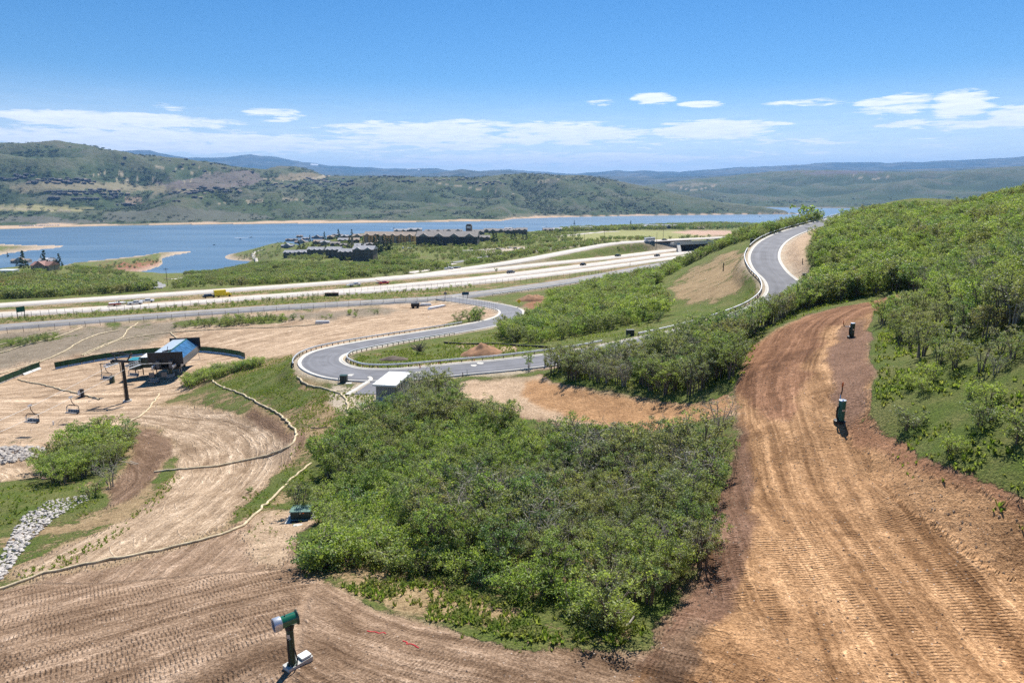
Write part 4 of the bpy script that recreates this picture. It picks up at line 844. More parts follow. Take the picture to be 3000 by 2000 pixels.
GROVE = 'dense scrub oaks of the foreground grove'
VEG = [  # (outline, spacing, hmin, hmax (scale), kinds, group, label)
 ([(905, 985), (950, 945), (1040, 950), (1120, 985), (1250, 1030), (1400, 1045), (1550, 1050), (1655, 1040), (1682, 1080), (1650, 1180), (1622, 1290), (1570, 1370), (1500, 1430), (1380, 1420), (1290, 1380), (1230, 1330), (1110, 1310), (960, 1270), (930, 1200), (760, 1140), (745, 1070), (800, 1010)], 1.72, .62, 1.12, 'g', GROVE, 'green scrub oak standing in the dense foreground grove'),
 ([(700, 1285), (705, 1180), (735, 1120), (930, 1190), (960, 1275), (1110, 1310), (1230, 1330), (1320, 1390), (1480, 1430), (1400, 1450), (1250, 1400), (1100, 1360), (900, 1310), (780, 1290), (740, 1310)], 1.45, .75, 1.5, 's', 'low shrubs along the near edge of the grove', 'low leafy shrub at the near edge of the foreground grove'),
 ([(90, 1100), (130, 1065), (175, 1020), (230, 1004), (290, 1010), (296, 1035), (265, 1075), (190, 1102), (130, 1118)], 2.0, .75, 1.0, 'b', 'bushy oaks of the clump left of the dirt road', 'round bushy oak in the clump between the rock pile and the dirt road'),
 ([(408, 892), (440, 872), (500, 856), (560, 840), (600, 832), (606, 840), (560, 850), (500, 868), (450, 888), (420, 902)], 1.9, 1.1, 1.6, 's', 'hedge of shrubs below the lift station', 'grey green shrub in the row below the lift station'),
 ([(1235, 866), (1270, 846), (1400, 835), (1550, 805), (1680, 772), (1780, 737), (1815, 712), (1850, 690), (1872, 668), (1960, 645), (2080, 640), (2096, 660), (2000, 678), (1900, 697), (1830, 719), (1760, 750), (1712, 795), (1695, 872), (1640, 903), (1560, 909), (1480, 900), (1350, 876)], 1.95, .80, 1.22, 'g', 'scrub oaks between the paved road and the dirt track', 'scrub oak between the curving paved road and the red dirt track'),
 ([(1862, 640), (1857, 600), (1868, 562), (1915, 518), (2000, 496), (2100, 488), (2200, 484), (2352, 450), (2800, 424), (2900, 760), (2352, 745), (2250, 770), (2150, 720), (2100, 672), (1990, 650), (1890, 662)], 2.5, .6, 1.12, 'g', 'scrub oaks on the hillside right of the road', 'scrub oak on the hillside right of the paved road'),
 ([(2000, 745), (2080, 690), (2150, 715), (2250, 765), (2352, 745), (2900, 760), (2900, 1010), (2352, 950), (2250, 890), (2150, 850), (2060, 800), (2010, 790)], 3.0, .5, .85, 'g', 'small oaks right of the dirt track', 'small scrub oak on the slope right of the red dirt track'),
 ([(2030, 870), (2150, 855), (2250, 895), (2352, 955), (2900, 1010), (2900, 1290), (2352, 1105), (2230, 1070), (2110, 1015), (2050, 950)], 3.0, .7, 1.6, 's', 'bright shrubs above the cut bank', 'bright green shrub above the cut bank of the dirt track'),
 ([(1900, 499), (1850, 507), (1790, 521), (1740, 536), (1700, 547), (1640, 572), (1530, 620), (1380, 655), (1265, 690), (1250, 715), (1205, 742), (1150, 765), (1150, 788), (1250, 790), (1330, 772), (1450, 750), (1515, 742), (1530, 705), (1495, 668), (1535, 632), (1620, 588), (1700, 556), (1760, 548), (1800, 535), (1860, 515)], 2.6, .6, 1.15, 'b', 'oaks on the slope left of the upper road', 'leafy oak on the slope left of the upper road'),
 ([(1000, 764), (1040, 748), (1092, 734), (1112, 738), (1080, 750), (1015, 768)], 2.8, .7, .95, 'b', 'bushes behind the far guardrail', 'bushy oak behind the guardrail at the sandy pad'),
 ([(770, 802), (850, 782), (960, 762), (962, 770), (850, 790), (775, 806)], 2.2, .7, 1.1, 's', 'low brush behind the far guardrail', 'low shrub behind the guardrail of the hairpin'),
 ([(820, 1000), (870, 940), (900, 915), (940, 905), (1010, 900), (1050, 930), (960, 945), (905, 985)], 2.2, .85, 1.05, 'g', 'oaks beside the pump house', 'scrub oak beside the flat roofed concrete pump house'),
 ([(-400, 700), (0, 688), (200, 678), (345, 668), (355, 662), (330, 650), (270, 642), (150, 640), (100, 652), (0, 662), (-400, 670)], 3.6, .6, 1.35, 'f', '', ''),
 ([(-400, 668), (0, 655), (100, 648), (150, 636), (260, 632), (330, 640), (300, 630), (200, 612), (130, 618), (60, 625), (-400, 640)], 8, .7, 1.1, 'f', '', ''),
 ([(400, 662), (640, 652), (820, 640), (1000, 626), (1040, 612), (985, 604), (880, 604), (760, 606), (640, 606), (560, 604), (500, 630), (420, 645)], 4.2, .45, 1.25, 'f', '', ''),
 ([(420, 632), (500, 628), (560, 600), (640, 590), (650, 560), (680, 555), (640, 550), (560, 585), (480, 612), (440, 622)], 9, .6, 1.0, 'f', '', ''),
 ([(1060, 614), (1150, 600), (1250, 581), (1330, 569), (1440, 558), (1400, 555), (1300, 557), (1220, 572), (1150, 582), (1100, 592)], 6.5, .7, 1.25, 'f', '', ''),
 ([(860, 600), (1050, 598), (1150, 586), (1140, 578), (1050, 585), (900, 590)], 7.5, .7, 1.1, 'f', '', ''),
 ([(1270, 536), (1330, 526), (1500, 519), (1650, 515), (1800, 512), (1880, 516), (1760, 524), (1640, 527), (1480, 528), (1340, 533)], 15, 1.6, 3.0, 'f', '', ''),
 ([(1180, 552), (1290, 556), (1430, 552), (1600, 549), (1680, 545), (1690, 541), (1560, 546), (1400, 549), (1280, 552), (1200, 546)], 9, .8, 1.3, 'f', '', ''),
 ([(220, 612), (300, 598), (365, 594), (372, 602), (330, 616), (250, 622)], 15, .8, 1.5, 'f', '', ''),
 ([(650, 590), (690, 566), (760, 548), (1000, 538), (1150, 540), (1180, 560), (1170, 575), (1100, 582), (900, 600), (700, 600)], 9, .5, 1.2, 'f', '', ''), ([(1060, 560), (1100, 545), (1200, 535), (1300, 533), (1330, 545), (1280, 556), (1180, 566)], 10, .6, 1.5, 'f', '', ''),
 ([(385, 752), (470, 736), (600, 729), (700, 733), (600, 744), (470, 752)], 2.2, .25, .55, 'm', '', ''), ([(0, 794), (110, 768), (150, 774), (60, 794)], 2.4, .25, .5, 'm', '', ''), ([(640, 735), (760, 722), (880, 712), (900, 718), (740, 735)], 4, .2, .45, 'm', '', ''),
 ([(-60, 740), (300, 712), (800, 672), (1100, 655), (1100, 664), (800, 684), (300, 722), (-60, 750)], 5, .15, .4, 'm', '', ''),
 ([(1320, 586), (1400, 572), (1440, 566), (1420, 576), (1340, 590)], 14, .4, .8, 'f', '', ''),
]
def scatter(poly, sp, seed, rmax=None, keepf=None, road_gap=1.4):
    g = np.random.default_rng(seed); V = np.array([G(*p) for p in poly]); r_ = np.hypot(V[:, 0], V[:, 1]); rm = min(r_.max(), 2.1 * np.median(r_)) + 3; V[r_ > rm] *= (rm / r_[r_ > rm])[:, None]; lo = V.min(0) - 3; hi = V.max(0) + 3
    xs = np.arange(lo[0], hi[0], sp); ys = np.arange(lo[1], hi[1], sp); XX, YY = np.meshgrid(xs, ys)
    XX = (XX + g.uniform(-.5, .5, XX.shape) * sp).ravel(); YY = (YY + g.uniform(-.5, .5, YY.shape) * sp).ravel()
    zz = hz(XX, YY); q, w, d = proj(np.stack([XX, YY, zz], -1))
    k = inpoly(q, w, poly) & (d > 1) & (zz > 1) & (np.hypot(XX, YY) < rm)
    XX, YY, zz = XX[k], YY[k], zz[k]; ok_ = np.ones(len(XX), bool)
    for nme, rd in ROADS.items():
        dd, _, _, _ = seg_near(XX, YY, rd['path'], 20)
        ok_ &= dd > rd['w'] / 2 + (road_gap if nme == 'ACCESS' else 4.0)
    return np.stack([XX, YY, zz], -1)[ok_]
def py0(p): return proj(np.array(p))[1]
KEEP = [[(640, 1140), (735, 1140), (745, 1250), (720, 1300), (640, 1300)], [(800, 850), (930, 850), (948, 900), (935, 955), (885, 985), (800, 950)], [(1636, 972), (1668, 972), (1668, 1050), (1636, 1050)]]
trees = []   # (pos, scale, kind, group, label, apparent size)
for vi, (poly, sp, h0, h1, kd, grp, lab) in enumerate(VEG):
    P = scatter(poly, sp, 100 + vi); g = np.random.default_rng(500 + vi)
    for p in P:
        depth = math.hypot(p[0], p[1])
        kx_, ky_, _ = proj(p)
        if any(inpoly(np.array(kx_), np.array(ky_), kp_) for kp_ in KEEP): continue
        n_ = float(fbm(np.array(p[0] / 7), np.array(p[1] / 7), 2, 9))
        if kd in 'gb' and g.random() < .10: continue
        if kd == 'f' and float(fbm(np.array(p[0] / 26), np.array(p[1] / 26), 2, 14)) + g.normal(0, .15) < -.12: continue
        s = h0 + (h1 - h0) * min(1, max(0, .5 + n_ * .9 + g.normal(0, .22)))
        if kd == 's': k = g.choice(list(K_SHR))
        elif kd == 'm': k = g.choice(list(K_MID))
        elif depth > 330 or kd == 'f': k = g.choice(list(K_FAR))
        elif depth > 135 or kd == 'b' and depth > 110: k = g.choice(list(K_MID))
        elif kd == 'b': k = g.choice([0, 3, 5, 6, 3])
        else:
            q_ = float(fbm(np.array(p[0] / 11 + 40), np.array(p[1] / 11), 3, 19)) + g.normal(0, .16) + (.12 if py0(p) > 1180 and kd == 'g' and grp == GROVE else 0) + ((.22 if ky_ < 590 else -.02) if grp.startswith('scrub oaks on the hill') else 0)
            k = g.choice([4, 7, 8, 1, 5, 4]) if q_ < -.15 else g.choice([1, 5, 2, 4, 0, 7]) if q_ < .03 else g.choice([0, 2, 5, 0]) if q_ < .2 else g.choice([3, 6, 0, 2])
        hgt = [4.6, 4, 5.2, 3.6, 4.4, 4.8, 3.2, 4, 3.4, 1.6, 1.6, 1.6, 4.3, 4.3, 4.3, 4, 4, 4][k] * s
        px_, py_, _ = proj(p); vis = -60 < px_ < 2412 and py_ < 1640
        trees.append((p, s, int(k), grp, lab, hgt / depth * (1 if vis else .01)))
SPECIAL = [(1650, 1010, 1.0, 7, 'tall half bare oak alone at the edge of the dirt track behind the grove'), (1215, 846, .62, 2, 'small sapling standing alone beside the paved road at the scrub edge'),
           (255, 1118, 1.0, 8, 'dead leafless grey bush on the gully bank left of the dirt road'), (212, 1140, 1.25, 10, 'low green bush beside the dead grey bush near the white stones'),
           (1400, 1440, .9, 3, 'bluish green young oak at the lowest corner of the grove by the white branches'), (690, 1180, .85, 1, 'slim young oak leaning over the green transformer cabinet'),
           (1190, 742, .7, 6, 'bush at the end of the guardrail beside the bend'), (1140, 623, .55, 16, 'lone dark shrub growing in the highway median'), (862, 1090, .8, 4, 'greyish oak rising over the left part of the grove'), (575, 1128, .35, 10, 'tiny green seedling on the grassy bank beside the straw roll'), (1937, 499, 1.0, 3, 'round oak standing out above the top end of the upper road'), (420, 452, 1.6, 18, 'dark bush above the terraces of the left hill'), (1500, 480, 1.6, 18, 'dark bush on the slope of the middle hill')]
singles = []
for px_, py_, s, k, lab in SPECIAL: singles.append((G(px_, py_), s, k, '', lab, 9))
trees.sort(key=lambda t_: -t_[5])
NIND = 284
ind = singles + trees[:NIND]; rest = trees[NIND:]
NAMEK = {**{k: 'scrub_oak' for k in [*K_OAK, *K_MID, *K_FAR]}, **{k: 'bare_oak' for k in K_BARE}, **{k: 'shrub' for k in K_SHR}, 18: 'hill_bush'}
gt = np.random.default_rng(77)
src = {}
def place_tree(p, s, k, grp, lab):
    nm = NAMEK[k]; r = D.objects.new(nm, None); C.objects.link(r); r.location = (p[0], p[1], p[2] - .05); r.rotation_euler = (0, 0, gt.random() * 6.28); r.scale = (s * gt.uniform(.9, 1.15), s * gt.uniform(.9, 1.15), s)
    r.empty_display_size = .3
    r['label'] = lab; r['category'] = {'shrub': 'shrub'}.get(nm, 'tree') if nm != 'hill_bush' else 'shrub'
    if grp: r['group'] = grp
    tk = link('trunk', KIND_MESH[k][0], r); cr = link('crown', KIND_MESH[k][1], r)
    src.setdefault(k, (cr, tk)); return r
have = {t_[2] for t_ in ind}
for k in range(18):      # one of each kind used by the mass planting stands as a tree of its own
    if k not in have:
        i = next((i for i, t_ in enumerate(rest) if t_[2] == k), None)
        if i is None: continue
        t_ = rest.pop(i); ind.append((*t_[:3], '', {12: 'leafy oak among the bushes above the hairpin', 13: 'bright oak among the bushes above the hairpin', 14: 'dark oak among the bushes above the hairpin', 15: 'broad dark bush in the scrub beyond the highway', 16: 'bright broad bush in the scrub beyond the highway', 17: 'dull broad bush in the scrub beyond the highway'}.get(k, 'scrub oak on the slope'), 0))
LOOK = {0: 'broad green', 1: 'round olive', 2: 'tall slender green', 3: 'bright low', 4: 'thin grey leaved', 5: 'wide olive', 6: 'small bright', 7: 'half bare', 8: 'twiggy half bare', 9: 'bright', 10: 'green', 11: 'yellow green', 12: 'dense', 13: 'bright dense', 14: 'dull dense'}
def where_label(p, k, s, grp, lab):
    x, y, _ = proj(p); what = 'shrub' if k in K_SHR else 'scrub oak'; lk = LOOK.get(k, 'green'); sz = 'big ' if s > 1.02 and k not in (3, 6) else 'small ' if s < .85 and k not in (6, 3) else ''
    if grp == GROVE:
        fx_ = (x - 700) / 960; fy_ = (y - 945) / 480
        cl = ['by the left edge', 'left', 'left of the middle', 'in the middle', 'right of the middle', 'right', 'by the right edge'][int(min(6, max(0, fx_ * 7)))]
        rw = ['farthest row', 'back row', 'upper middle rows', 'lower middle rows', 'front row', 'nearest row'][int(min(5, max(0, fy_ * 6)))]
        return f'{sz}{lk} {what}, grove {rw}, {cl}'
    cl = 'far left' if x < 500 else 'left' if x < 900 else 'right' if x < 1900 else 'far right'
    if 'hillside' in grp: return f'{sz}{lk} {what} on the hillside, ' + ('just above the dirt track' if y > 640 else 'beside the upper road' if x < 1950 else 'high up')
    if 'small oaks' in grp: return f'{sz}{lk} {what} ' + ('against the right edge of the frame' if x > 2230 else 'at the edge of the dirt track' if x < 2090 else 'halfway up') + ' on the slope'
    if 'near edge' in grp: return f'{sz}{lk} {what} at the near edge of the grove, ' + ['left end', 'left part', 'middle', 'right part', 'right end'][int(min(4, max(0, (x - 700) / 160)))]
    if 'between the paved' in grp: return f'{sz}{lk} {what} above the orange cut, ' + ['left end', 'left part', 'middle', 'right part', 'along the dirt track'][int(min(4, max(0, (x - 1235) / 130)))]
    if 'pump house' in lab: return f'{sz}{lk} {what} ' + ('right of' if x > 960 else 'in front of' if y > 950 else 'against') + ' the concrete pump house, ' + ('upper' if y < 935 else 'lower') + ' side'
    return lab
for p, s, k, grp, lab, _ in ind: place_tree(p, s, k, grp, where_label(p, k, s, grp, lab) if grp else lab)

def mass(name, pts, scl, rot, idx, kinds, label, two=True, **kw):
    """one object that plants copies of standing plants on its points"""
    me = D.meshes.new(name); n = len(pts); me.vertices.add(n); me.vertices.foreach_set('co', np.asarray(pts, np.float32).ravel())
    a = me.attributes.new('scl', 'FLOAT_VECTOR', 'POINT'); a.data.foreach_set('vector', np.asarray(scl, np.float32).ravel())
    a = me.attributes.new('rot', 'FLOAT_VECTOR', 'POINT'); a.data.foreach_set('vector', np.asarray(rot, np.float32).ravel())
    a = me.attributes.new('idx', 'INT', 'POINT'); a.data.foreach_set('value', np.asarray(idx, np.int32))
    o = link(name, me, kind='stuff', label=label, **kw)
    ng_ = D.node_groups.new(name, 'GeometryNodeTree'); ng_.interface.new_socket('Geometry', in_out='INPUT', socket_type='NodeSocketGeometry'); ng_.interface.new_socket('Geometry', in_out='OUTPUT', socket_type='NodeSocketGeometry')
    N = ng_.nodes; Lk = ng_.links; gi = N.new('NodeGroupInput'); go = N.new('NodeGroupOutput'); jn = N.new('GeometryNodeJoinGeometry')
    def na_(nm, ty):
        x = N.new('GeometryNodeInputNamedAttribute'); x.data_type = ty; x.inputs['Name'].default_value = nm; return x.outputs['Attribute']
    for layer_ in range(2 if two else 1):
        gj = N.new('GeometryNodeJoinGeometry')
        for k in reversed(kinds):
            oi = N.new('GeometryNodeObjectInfo'); oi.transform_space = 'ORIGINAL'; oi.inputs['Object'].default_value = src[k][layer_]; oi.inputs['As Instance'].default_value = True
            Lk.new(oi.outputs['Geometry'], gj.inputs[0])
        ip = N.new('GeometryNodeInstanceOnPoints'); Lk.new(gi.outputs[0], ip.inputs['Points']); Lk.new(gj.outputs[0], ip.inputs['Instance']); ip.inputs['Pick Instance'].default_value = True
        Lk.new(na_('idx', 'INT'), ip.inputs['Instance Index']); Lk.new(na_('scl', 'FLOAT_VECTOR'), ip.inputs['Scale'])
        e2r = N.new('FunctionNodeEulerToRotation'); Lk.new(na_('rot', 'FLOAT_VECTOR'), e2r.inputs[0]); Lk.new(e2r.outputs[0], ip.inputs['Rotation'])
        Lk.new(ip.outputs[0], jn.inputs[0])
    Lk.new(jn.outputs[0], go.inputs[0])
    md = o.modifiers.new('plants', 'NODES'); md.node_group = ng_
    return o
kinds = sorted({t_[2] for t_ in rest if t_[2] in src})
rest = [t_ for t_ in rest if t_[2] in src]
def plant(name, sel, label):
    if not sel: return
    n = len(sel); s = np.array([t_[1] for t_ in sel]); sc3 = np.stack([s * gt.uniform(.9, 1.2, n), s * gt.uniform(.9, 1.2, n), s], -1)
    rot = np.zeros((n, 3)); rot[:, 2] = gt.random(n) * 6.28
    mass(name, np.array([t_[0] for t_ in sel]) - [0, 0, .08], sc3, rot, [kinds.index(t_[2]) for t_ in sel], kinds, label)
plant('oak_scrub', [t_ for t_ in rest if math.hypot(*t_[0][:2]) < 330], 'scrub oaks massed over the near slopes')
plant('far_scrub', [t_ for t_ in rest if math.hypot(*t_[0][:2]) >= 330], 'bushes massed between the highway and the lake')
# scrub on the hills across the lake
g = np.random.default_rng(5); n = 60000
a = g.uniform(-.72, .62, n); r = np.exp(g.uniform(math.log(2950), math.log(7200), n)); x = np.sin(a) * r; y = np.cos(a) * r; z = hz(x, y)
cl_ = fbm(x / 220, y / 220, 4, 301); pa, pb, _ = proj(np.stack([x, y, z], -1))
cc_ = (hz(x + 70, y) + hz(x - 70, y) + hz(x, y + 70) + hz(x, y - 70)) / 4 - z
k = (z > 9) & (cl_ + cc_ * .05 > -.03) & (g.random(n) < .08 + cl_ * 1.0 + np.clip(cc_ * .12, 0, .6))
for poly, c_, w_, wo in HZ: k &= ~(inpoly(pa, pb, poly) & (g.random(n) < .9 * w_))
x, y, z = x[k], y[k], z[k]; n = len(x); s = g.uniform(1.0, 2.4, n) * (np.hypot(x, y) / 4500) ** .5
hk = [18]
rot = np.zeros((n, 3)); rot[:, 2] = g.random(n) * 6.28
if hk: mass('hill_scrub', np.stack([x, y, z - .5], -1), np.stack([s * 1.6, s * 1.6, s], -1), rot, g.integers(0, len(hk), n), hk, 'dark scrub patches on the hills across the lake', two=False)
print('TREES', len(ind), len(rest), 'hill', n)

# grass tufts and weeds, one mesh
def tufts(name, areas, label, mat, seed=3):
    g = np.random.default_rng(seed); P = []
    for poly, sp, s0, s1 in areas:
        q = scatter(poly, sp, int(g.integers(1e6)), road_gap=.8); keep_ = fbm(q[:, 0] / 3, q[:, 1] / 3, 3, 12) + g.uniform(-.35, .35, len(q)) > -.05
        q = q[keep_]; P.append(np.c_[q, g.uniform(s0, s1, len(q))])
    P = np.vstack(P); n = len(P); nb = 7
    base = np.repeat(P[:, :3], nb, 0); s = np.repeat(P[:, 3], nb); m = n * nb
    a = g.random(m) * 6.28; ln = s * g.uniform(.5, 1.1, m); lean = g.uniform(.2, .9, m) * ln
    d = np.stack([np.cos(a), np.sin(a), np.zeros(m)], -1); sd_ = np.stack([-np.sin(a), np.cos(a), np.zeros(m)], -1) * (s * .11)[:, None]
    b = base + d * (s * .25 * g.random(m))[:, None] - [0, 0, .04]
    mid = b + d * (lean * .4)[:, None]; mid[:, 2] += ln * .65
    tip = b + d * lean[:, None]; tip[:, 2] += ln * .8
    co = np.stack([b - sd_, b + sd_, mid + sd_, tip, mid - sd_], 1).reshape(-1, 3); v = np.arange(5 * m).reshape(m, 5)
    f = np.vstack([v[:, [0, 1, 2]], v[:, [0, 2, 4]], v[:, [4, 2, 3]]])
    me = mesh_np(name, co, f, mat, False); return link(name, me, kind='stuff', label=label), n
def tuft_mat(name, a_, b_):
    def bb(t, out):
        co = t.n('ShaderNodeTexCoord').outputs['Object']
        c_ = t.mix(t.ramp(t.noise(co, .9, 3, .6), .36, .64), (*a_, 1), (*b_, 1)); c_ = t.mix(t.ramp(t.noise(co, 6, 2, .6), .3, .7, 0, .5), c_, (.035, .06, .015, 1))
        d = t.n('ShaderNodeBsdfDiffuse', Color=c_); tl = t.n('ShaderNodeBsdfTranslucent', Color=t.mix(1, c_, (1.4, 1.5, .7, 1), 'MULTIPLY'))
        t.set(out, 0, t.n('ShaderNodeMixShader', i0=.55, i1=d.outputs[0], i2=tl.outputs[0]))
    return material(name, bb)
M_tuft = tuft_mat('tuft_green', (.19, .27, .055), (.32, .31, .13))
_, nt = tufts('grass', [
 ([(700, 1330), (720, 1270), (900, 1300), (1100, 1370), (1300, 1400), (1480, 1430), (1500, 1450), (1400, 1500), (1250, 1480), (1100, 1450), (950, 1415), (820, 1365), (745, 1335)], .30, .25, .62),
 ([(690, 1290), (690, 1100), (760, 1000), (900, 930), (1250, 1010), (1640, 1020), (1600, 1330), (1400, 1400), (1000, 1300)], .8, .3, .7),
 ([(500, 1230), (560, 1140), (640, 1075), (705, 1055), (700, 1110), (620, 1160), (560, 1200)], .6, .2, .4),
 ([(470, 890), (600, 830), (670, 815), (670, 850), (700, 885), (800, 900), (860, 900), (860, 960), (760, 1000), (700, 1040), (690, 960), (600, 905)], .50, .2, .42),
 ([(0, 1110), (120, 1112), (230, 1130), (250, 1160), (180, 1190), (80, 1200), (0, 1230)], .6, .25, .5),
 ([(2010, 780), (2080, 700), (2352, 760), (2900, 800), (2900, 1300), (2352, 1130), (2200, 1080), (2080, 1030), (2010, 930)], .50, .3, .6),
 ([(795, 838), (830, 816), (900, 806), (1010, 790), (1150, 790), (1240, 795), (1230, 806), (1100, 823), (1000, 838), (880, 850), (820, 848)], .50, .25, .55),
 ([(1240, 870), (1280, 846), (1400, 836), (1690, 760), (1860, 690), (2090, 660), (1900, 705), (1760, 757), (1700, 880), (1480, 908), (1350, 882)], .7, .3, .6),
 ([(1540, 740), (1700, 720), (1745, 670), (1735, 640), (1700, 700), (1600, 730)], .8, .3, .5), ([(1020, 785), (1250, 740), (1500, 745), (1500, 765), (1260, 792), (1100, 800)], .9, .3, .6),
 ([(40, 1320), (250, 1230), (340, 1150), (400, 1070), (420, 1090), (340, 1190), (180, 1290), (60, 1335)], .5, .2, .4),
 ([(700, 900), (860, 900), (860, 990), (760, 1010), (700, 1060), (640, 1075), (690, 1010), (650, 950), (560, 905), (470, 893)], .55, .2, .4), ([(1960, 990), (2040, 1000), (2100, 1060), (2352, 1170), (2352, 1230), (2180, 1130), (2060, 1090)], .9, .2, .45), ([(560, 1230), (640, 1150), (700, 1150), (690, 1240)], .6, .15, .35),
 ([(0, 745), (450, 716), (1000, 684), (1090, 668), (1000, 664), (450, 703), (0, 732)], 1.6, .3, .7), ([(60, 700), (450, 677), (1000, 640), (1000, 646), (450, 686), (60, 709)], 1.8, .3, .7),
 ([(1040, 1450), (1250, 1485), (1420, 1500), (1400, 1515), (1200, 1500), (1060, 1465)], .6, .15, .3)], 'green grass tufts and weeds on the banks and around the grove', M_tuft)
print('TUFTS', nt)
# loose stones and clods on the bare ground
def pebbles(name, areas, mat, label, seed=4):
    g = np.random.default_rng(seed); P = []
    for poly, sp, s0, s1 in areas:
        q = scatter(poly, sp, int(g.integers(1e6)), road_gap=.3); P.append(np.c_[q, s0 + (s1 - s0) * g.random(len(q)) ** 3])
    P = np.vstack(P); n = len(P)
    o = np.array([[1, 0, 0], [0, 1, 0], [-1, 0, 0], [0, -1, 0], [0, 0, .7], [0, 0, -.5]], float)
    f0 = np.array([[0, 1, 4], [1, 2, 4], [2, 3, 4], [3, 0, 4], [1, 0, 5], [2, 1, 5], [3, 2, 5], [0, 3, 5]])
    co = (o[None] * g.uniform(.6, 1.3, (n, 6, 3))) * P[:, 3][:, None, None]; a = g.random(n) * 6.28; ca_, sa_ = np.cos(a)[:, None], np.sin(a)[:, None]
    co = np.stack([co[..., 0] * ca_ - co[..., 1] * sa_, co[..., 0] * sa_ + co[..., 1] * ca_, co[..., 2]], -1) + P[:, None, :3]
    f = (f0[None] + (np.arange(n) * 6)[:, None, None]).reshape(-1, 3)
    link(name, mesh_np(name, co.reshape(-1, 3), f, mat, False), kind='stuff', label=label); return n
M_clod = plain('clods', (.26, .18, .12), .95, var=.35, scale=.5)
M_white = plain('white_stone', (.48, .44, .40), .9, var=.25, scale=1.5, bump=.3)
M_stone = plain('grey_stone', (.40, .36, .32), .9, var=.3, scale=1.2, bump=.4)
pebbles('clods', [([(0, 1357), (690, 1215), (700, 1310), (900, 1425), (1450, 1495), (1480, 1568), (0, 1568)], .55, .02, .09),
                  ([(1480, 1500), (1690, 1090), (1720, 860), (2000, 720), (2010, 960), (2352, 1160), (2352, 1568), (1450, 1568)], .50, .02, .10),
                  ([(1960, 1000), (2080, 1080), (2352, 1200), (2352, 1340), (2180, 1250), (2020, 1100)], .45, .03, .14),
                  ([(1560, 1400), (1690, 1060), (1740, 1100), (1700, 1320), (1600, 1470)], .4, .03, .13),
                  ([(300, 960), (560, 970), (650, 1040), (520, 1210), (250, 1290)], .8, .03, .09)], M_clod, 'loose clods of earth on the graded dirt')
# ------------------------------------------------------------------ built objects
class MB:
    def __init__(s): s.v = []; s.f = []
    def add(s, vs, fs):
        o = len(s.v); s.v += [tuple(float(q) for q in v) for v in vs]; s.f += [tuple(i + o for i in f) for f in fs]; return s
    def box(s, c, d, rz=0.0, bev=0.0, top=1.0):
        x, y, z = d[0] / 2, d[1] / 2, d[2] / 2; ca_, sa_ = math.cos(rz), math.sin(rz); vs = []
        if bev:
            ring = [(x - bev, y), (-x + bev, y), (-x, y - bev), (-x, -y + bev), (-x + bev, -y), (x - bev, -y), (x, -y + bev), (x, y - bev)]
        else: ring = [(x, y), (-x, y), (-x, -y), (x, -y)]
        n = len(ring)
        for k, (zz, t) in enumerate(((-z, 1), (z, top))):
            for a, b in ring: vs.append((c[0] + (a * ca_ - b * sa_) * t, c[1] + (a * sa_ + b * ca_) * t, c[2] + zz))
        fs = [tuple(range(n - 1, -1, -1)), tuple(range(n, 2 * n))] + [(i, (i + 1) % n, (i + 1) % n + n, i + n) for i in range(n)]
        return s.add(vs, fs)
    def cyl(s, p0, p1, r0, r1=None, n=10, caps=True):
        r1 = r0 if r1 is None else r1; p0 = Vector(p0); p1 = Vector(p1); d = (p1 - p0).normalized()
        a = d.orthogonal().normalized(); b = d.cross(a); vs = []
        for p, r in ((p0, r0), (p1, r1)):
            for i in range(n): t = 2 * math.pi * i / n; vs.append(p + a * math.cos(t) * r + b * math.sin(t) * r)
        fs = [(i, (i + 1) % n, (i + 1) % n + n, i + n) for i in range(n)]
        if caps: fs += [tuple(range(n - 1, -1, -1)), tuple(range(n, 2 * n))]
        return s.add(vs, fs)
    def pipe(s, pts, r, n=6):
        for a, b in zip(pts[:-1], pts[1:]): s.cyl(a, b, r, r, n)
        return s
    def lathe(s, o, d, prof_, n=18):
        """profile [(along, radius)] turned about the axis d through o"""
        o = Vector(o); d = Vector(d).normalized(); a = d.orthogonal().normalized(); b = d.cross(a); vs = []
        for h, r in prof_:
            for i in range(n): t = 2 * math.pi * i / n; vs.append(o + d * h + (a * math.cos(t) + b * math.sin(t)) * r)
        fs = [(k * n + i, k * n + (i + 1) % n, (k + 1) * n + (i + 1) % n, (k + 1) * n + i) for k in range(len(prof_) - 1) for i in range(n)]
        return s.add(vs, fs)
    def build(s, name, mat, parent=None, smooth=False, **kw):
        me = D.meshes.new(name); me.from_pydata(s.v, [], s.f); me.update()
        bm = bmesh.new(); bm.from_mesh(me); bmesh.ops.recalc_face_normals(bm, faces=bm.faces)
        if smooth:
            for f in bm.faces: f.smooth = True
            for e in bm.edges:
                if len(e.link_faces) == 2 and e.calc_face_angle(0) > .6: e.smooth = False
        bm.to_mesh(me); bm.free()
        if mat: me.materials.append(mat)
        return link(name, me, parent, **kw)
def thing(name, label, cat, loc, rz=0.0, group=None, scale=None):
    o = D.objects.new(name, None); C.objects.link(o); o.location = tuple(float(q) for q in loc); o.rotation_euler = (0, 0, rz); o.empty_display_size = .5
    o['label'] = label; o['category'] = cat
    if group: o['group'] = group
    if scale: o.scale = (scale,) * 3 if not isinstance(scale, tuple) else scale
    return o
def one(mb, name, mat, label, cat, loc=(0, 0, 0), rz=0.0, group=None, smooth=False):
    o = mb.build(name, mat, smooth=smooth); o.location = tuple(float(q) for q in loc); o.rotation_euler = (0, 0, rz); o['label'] = label; o['category'] = cat
    if group: o['group'] = group
    return o
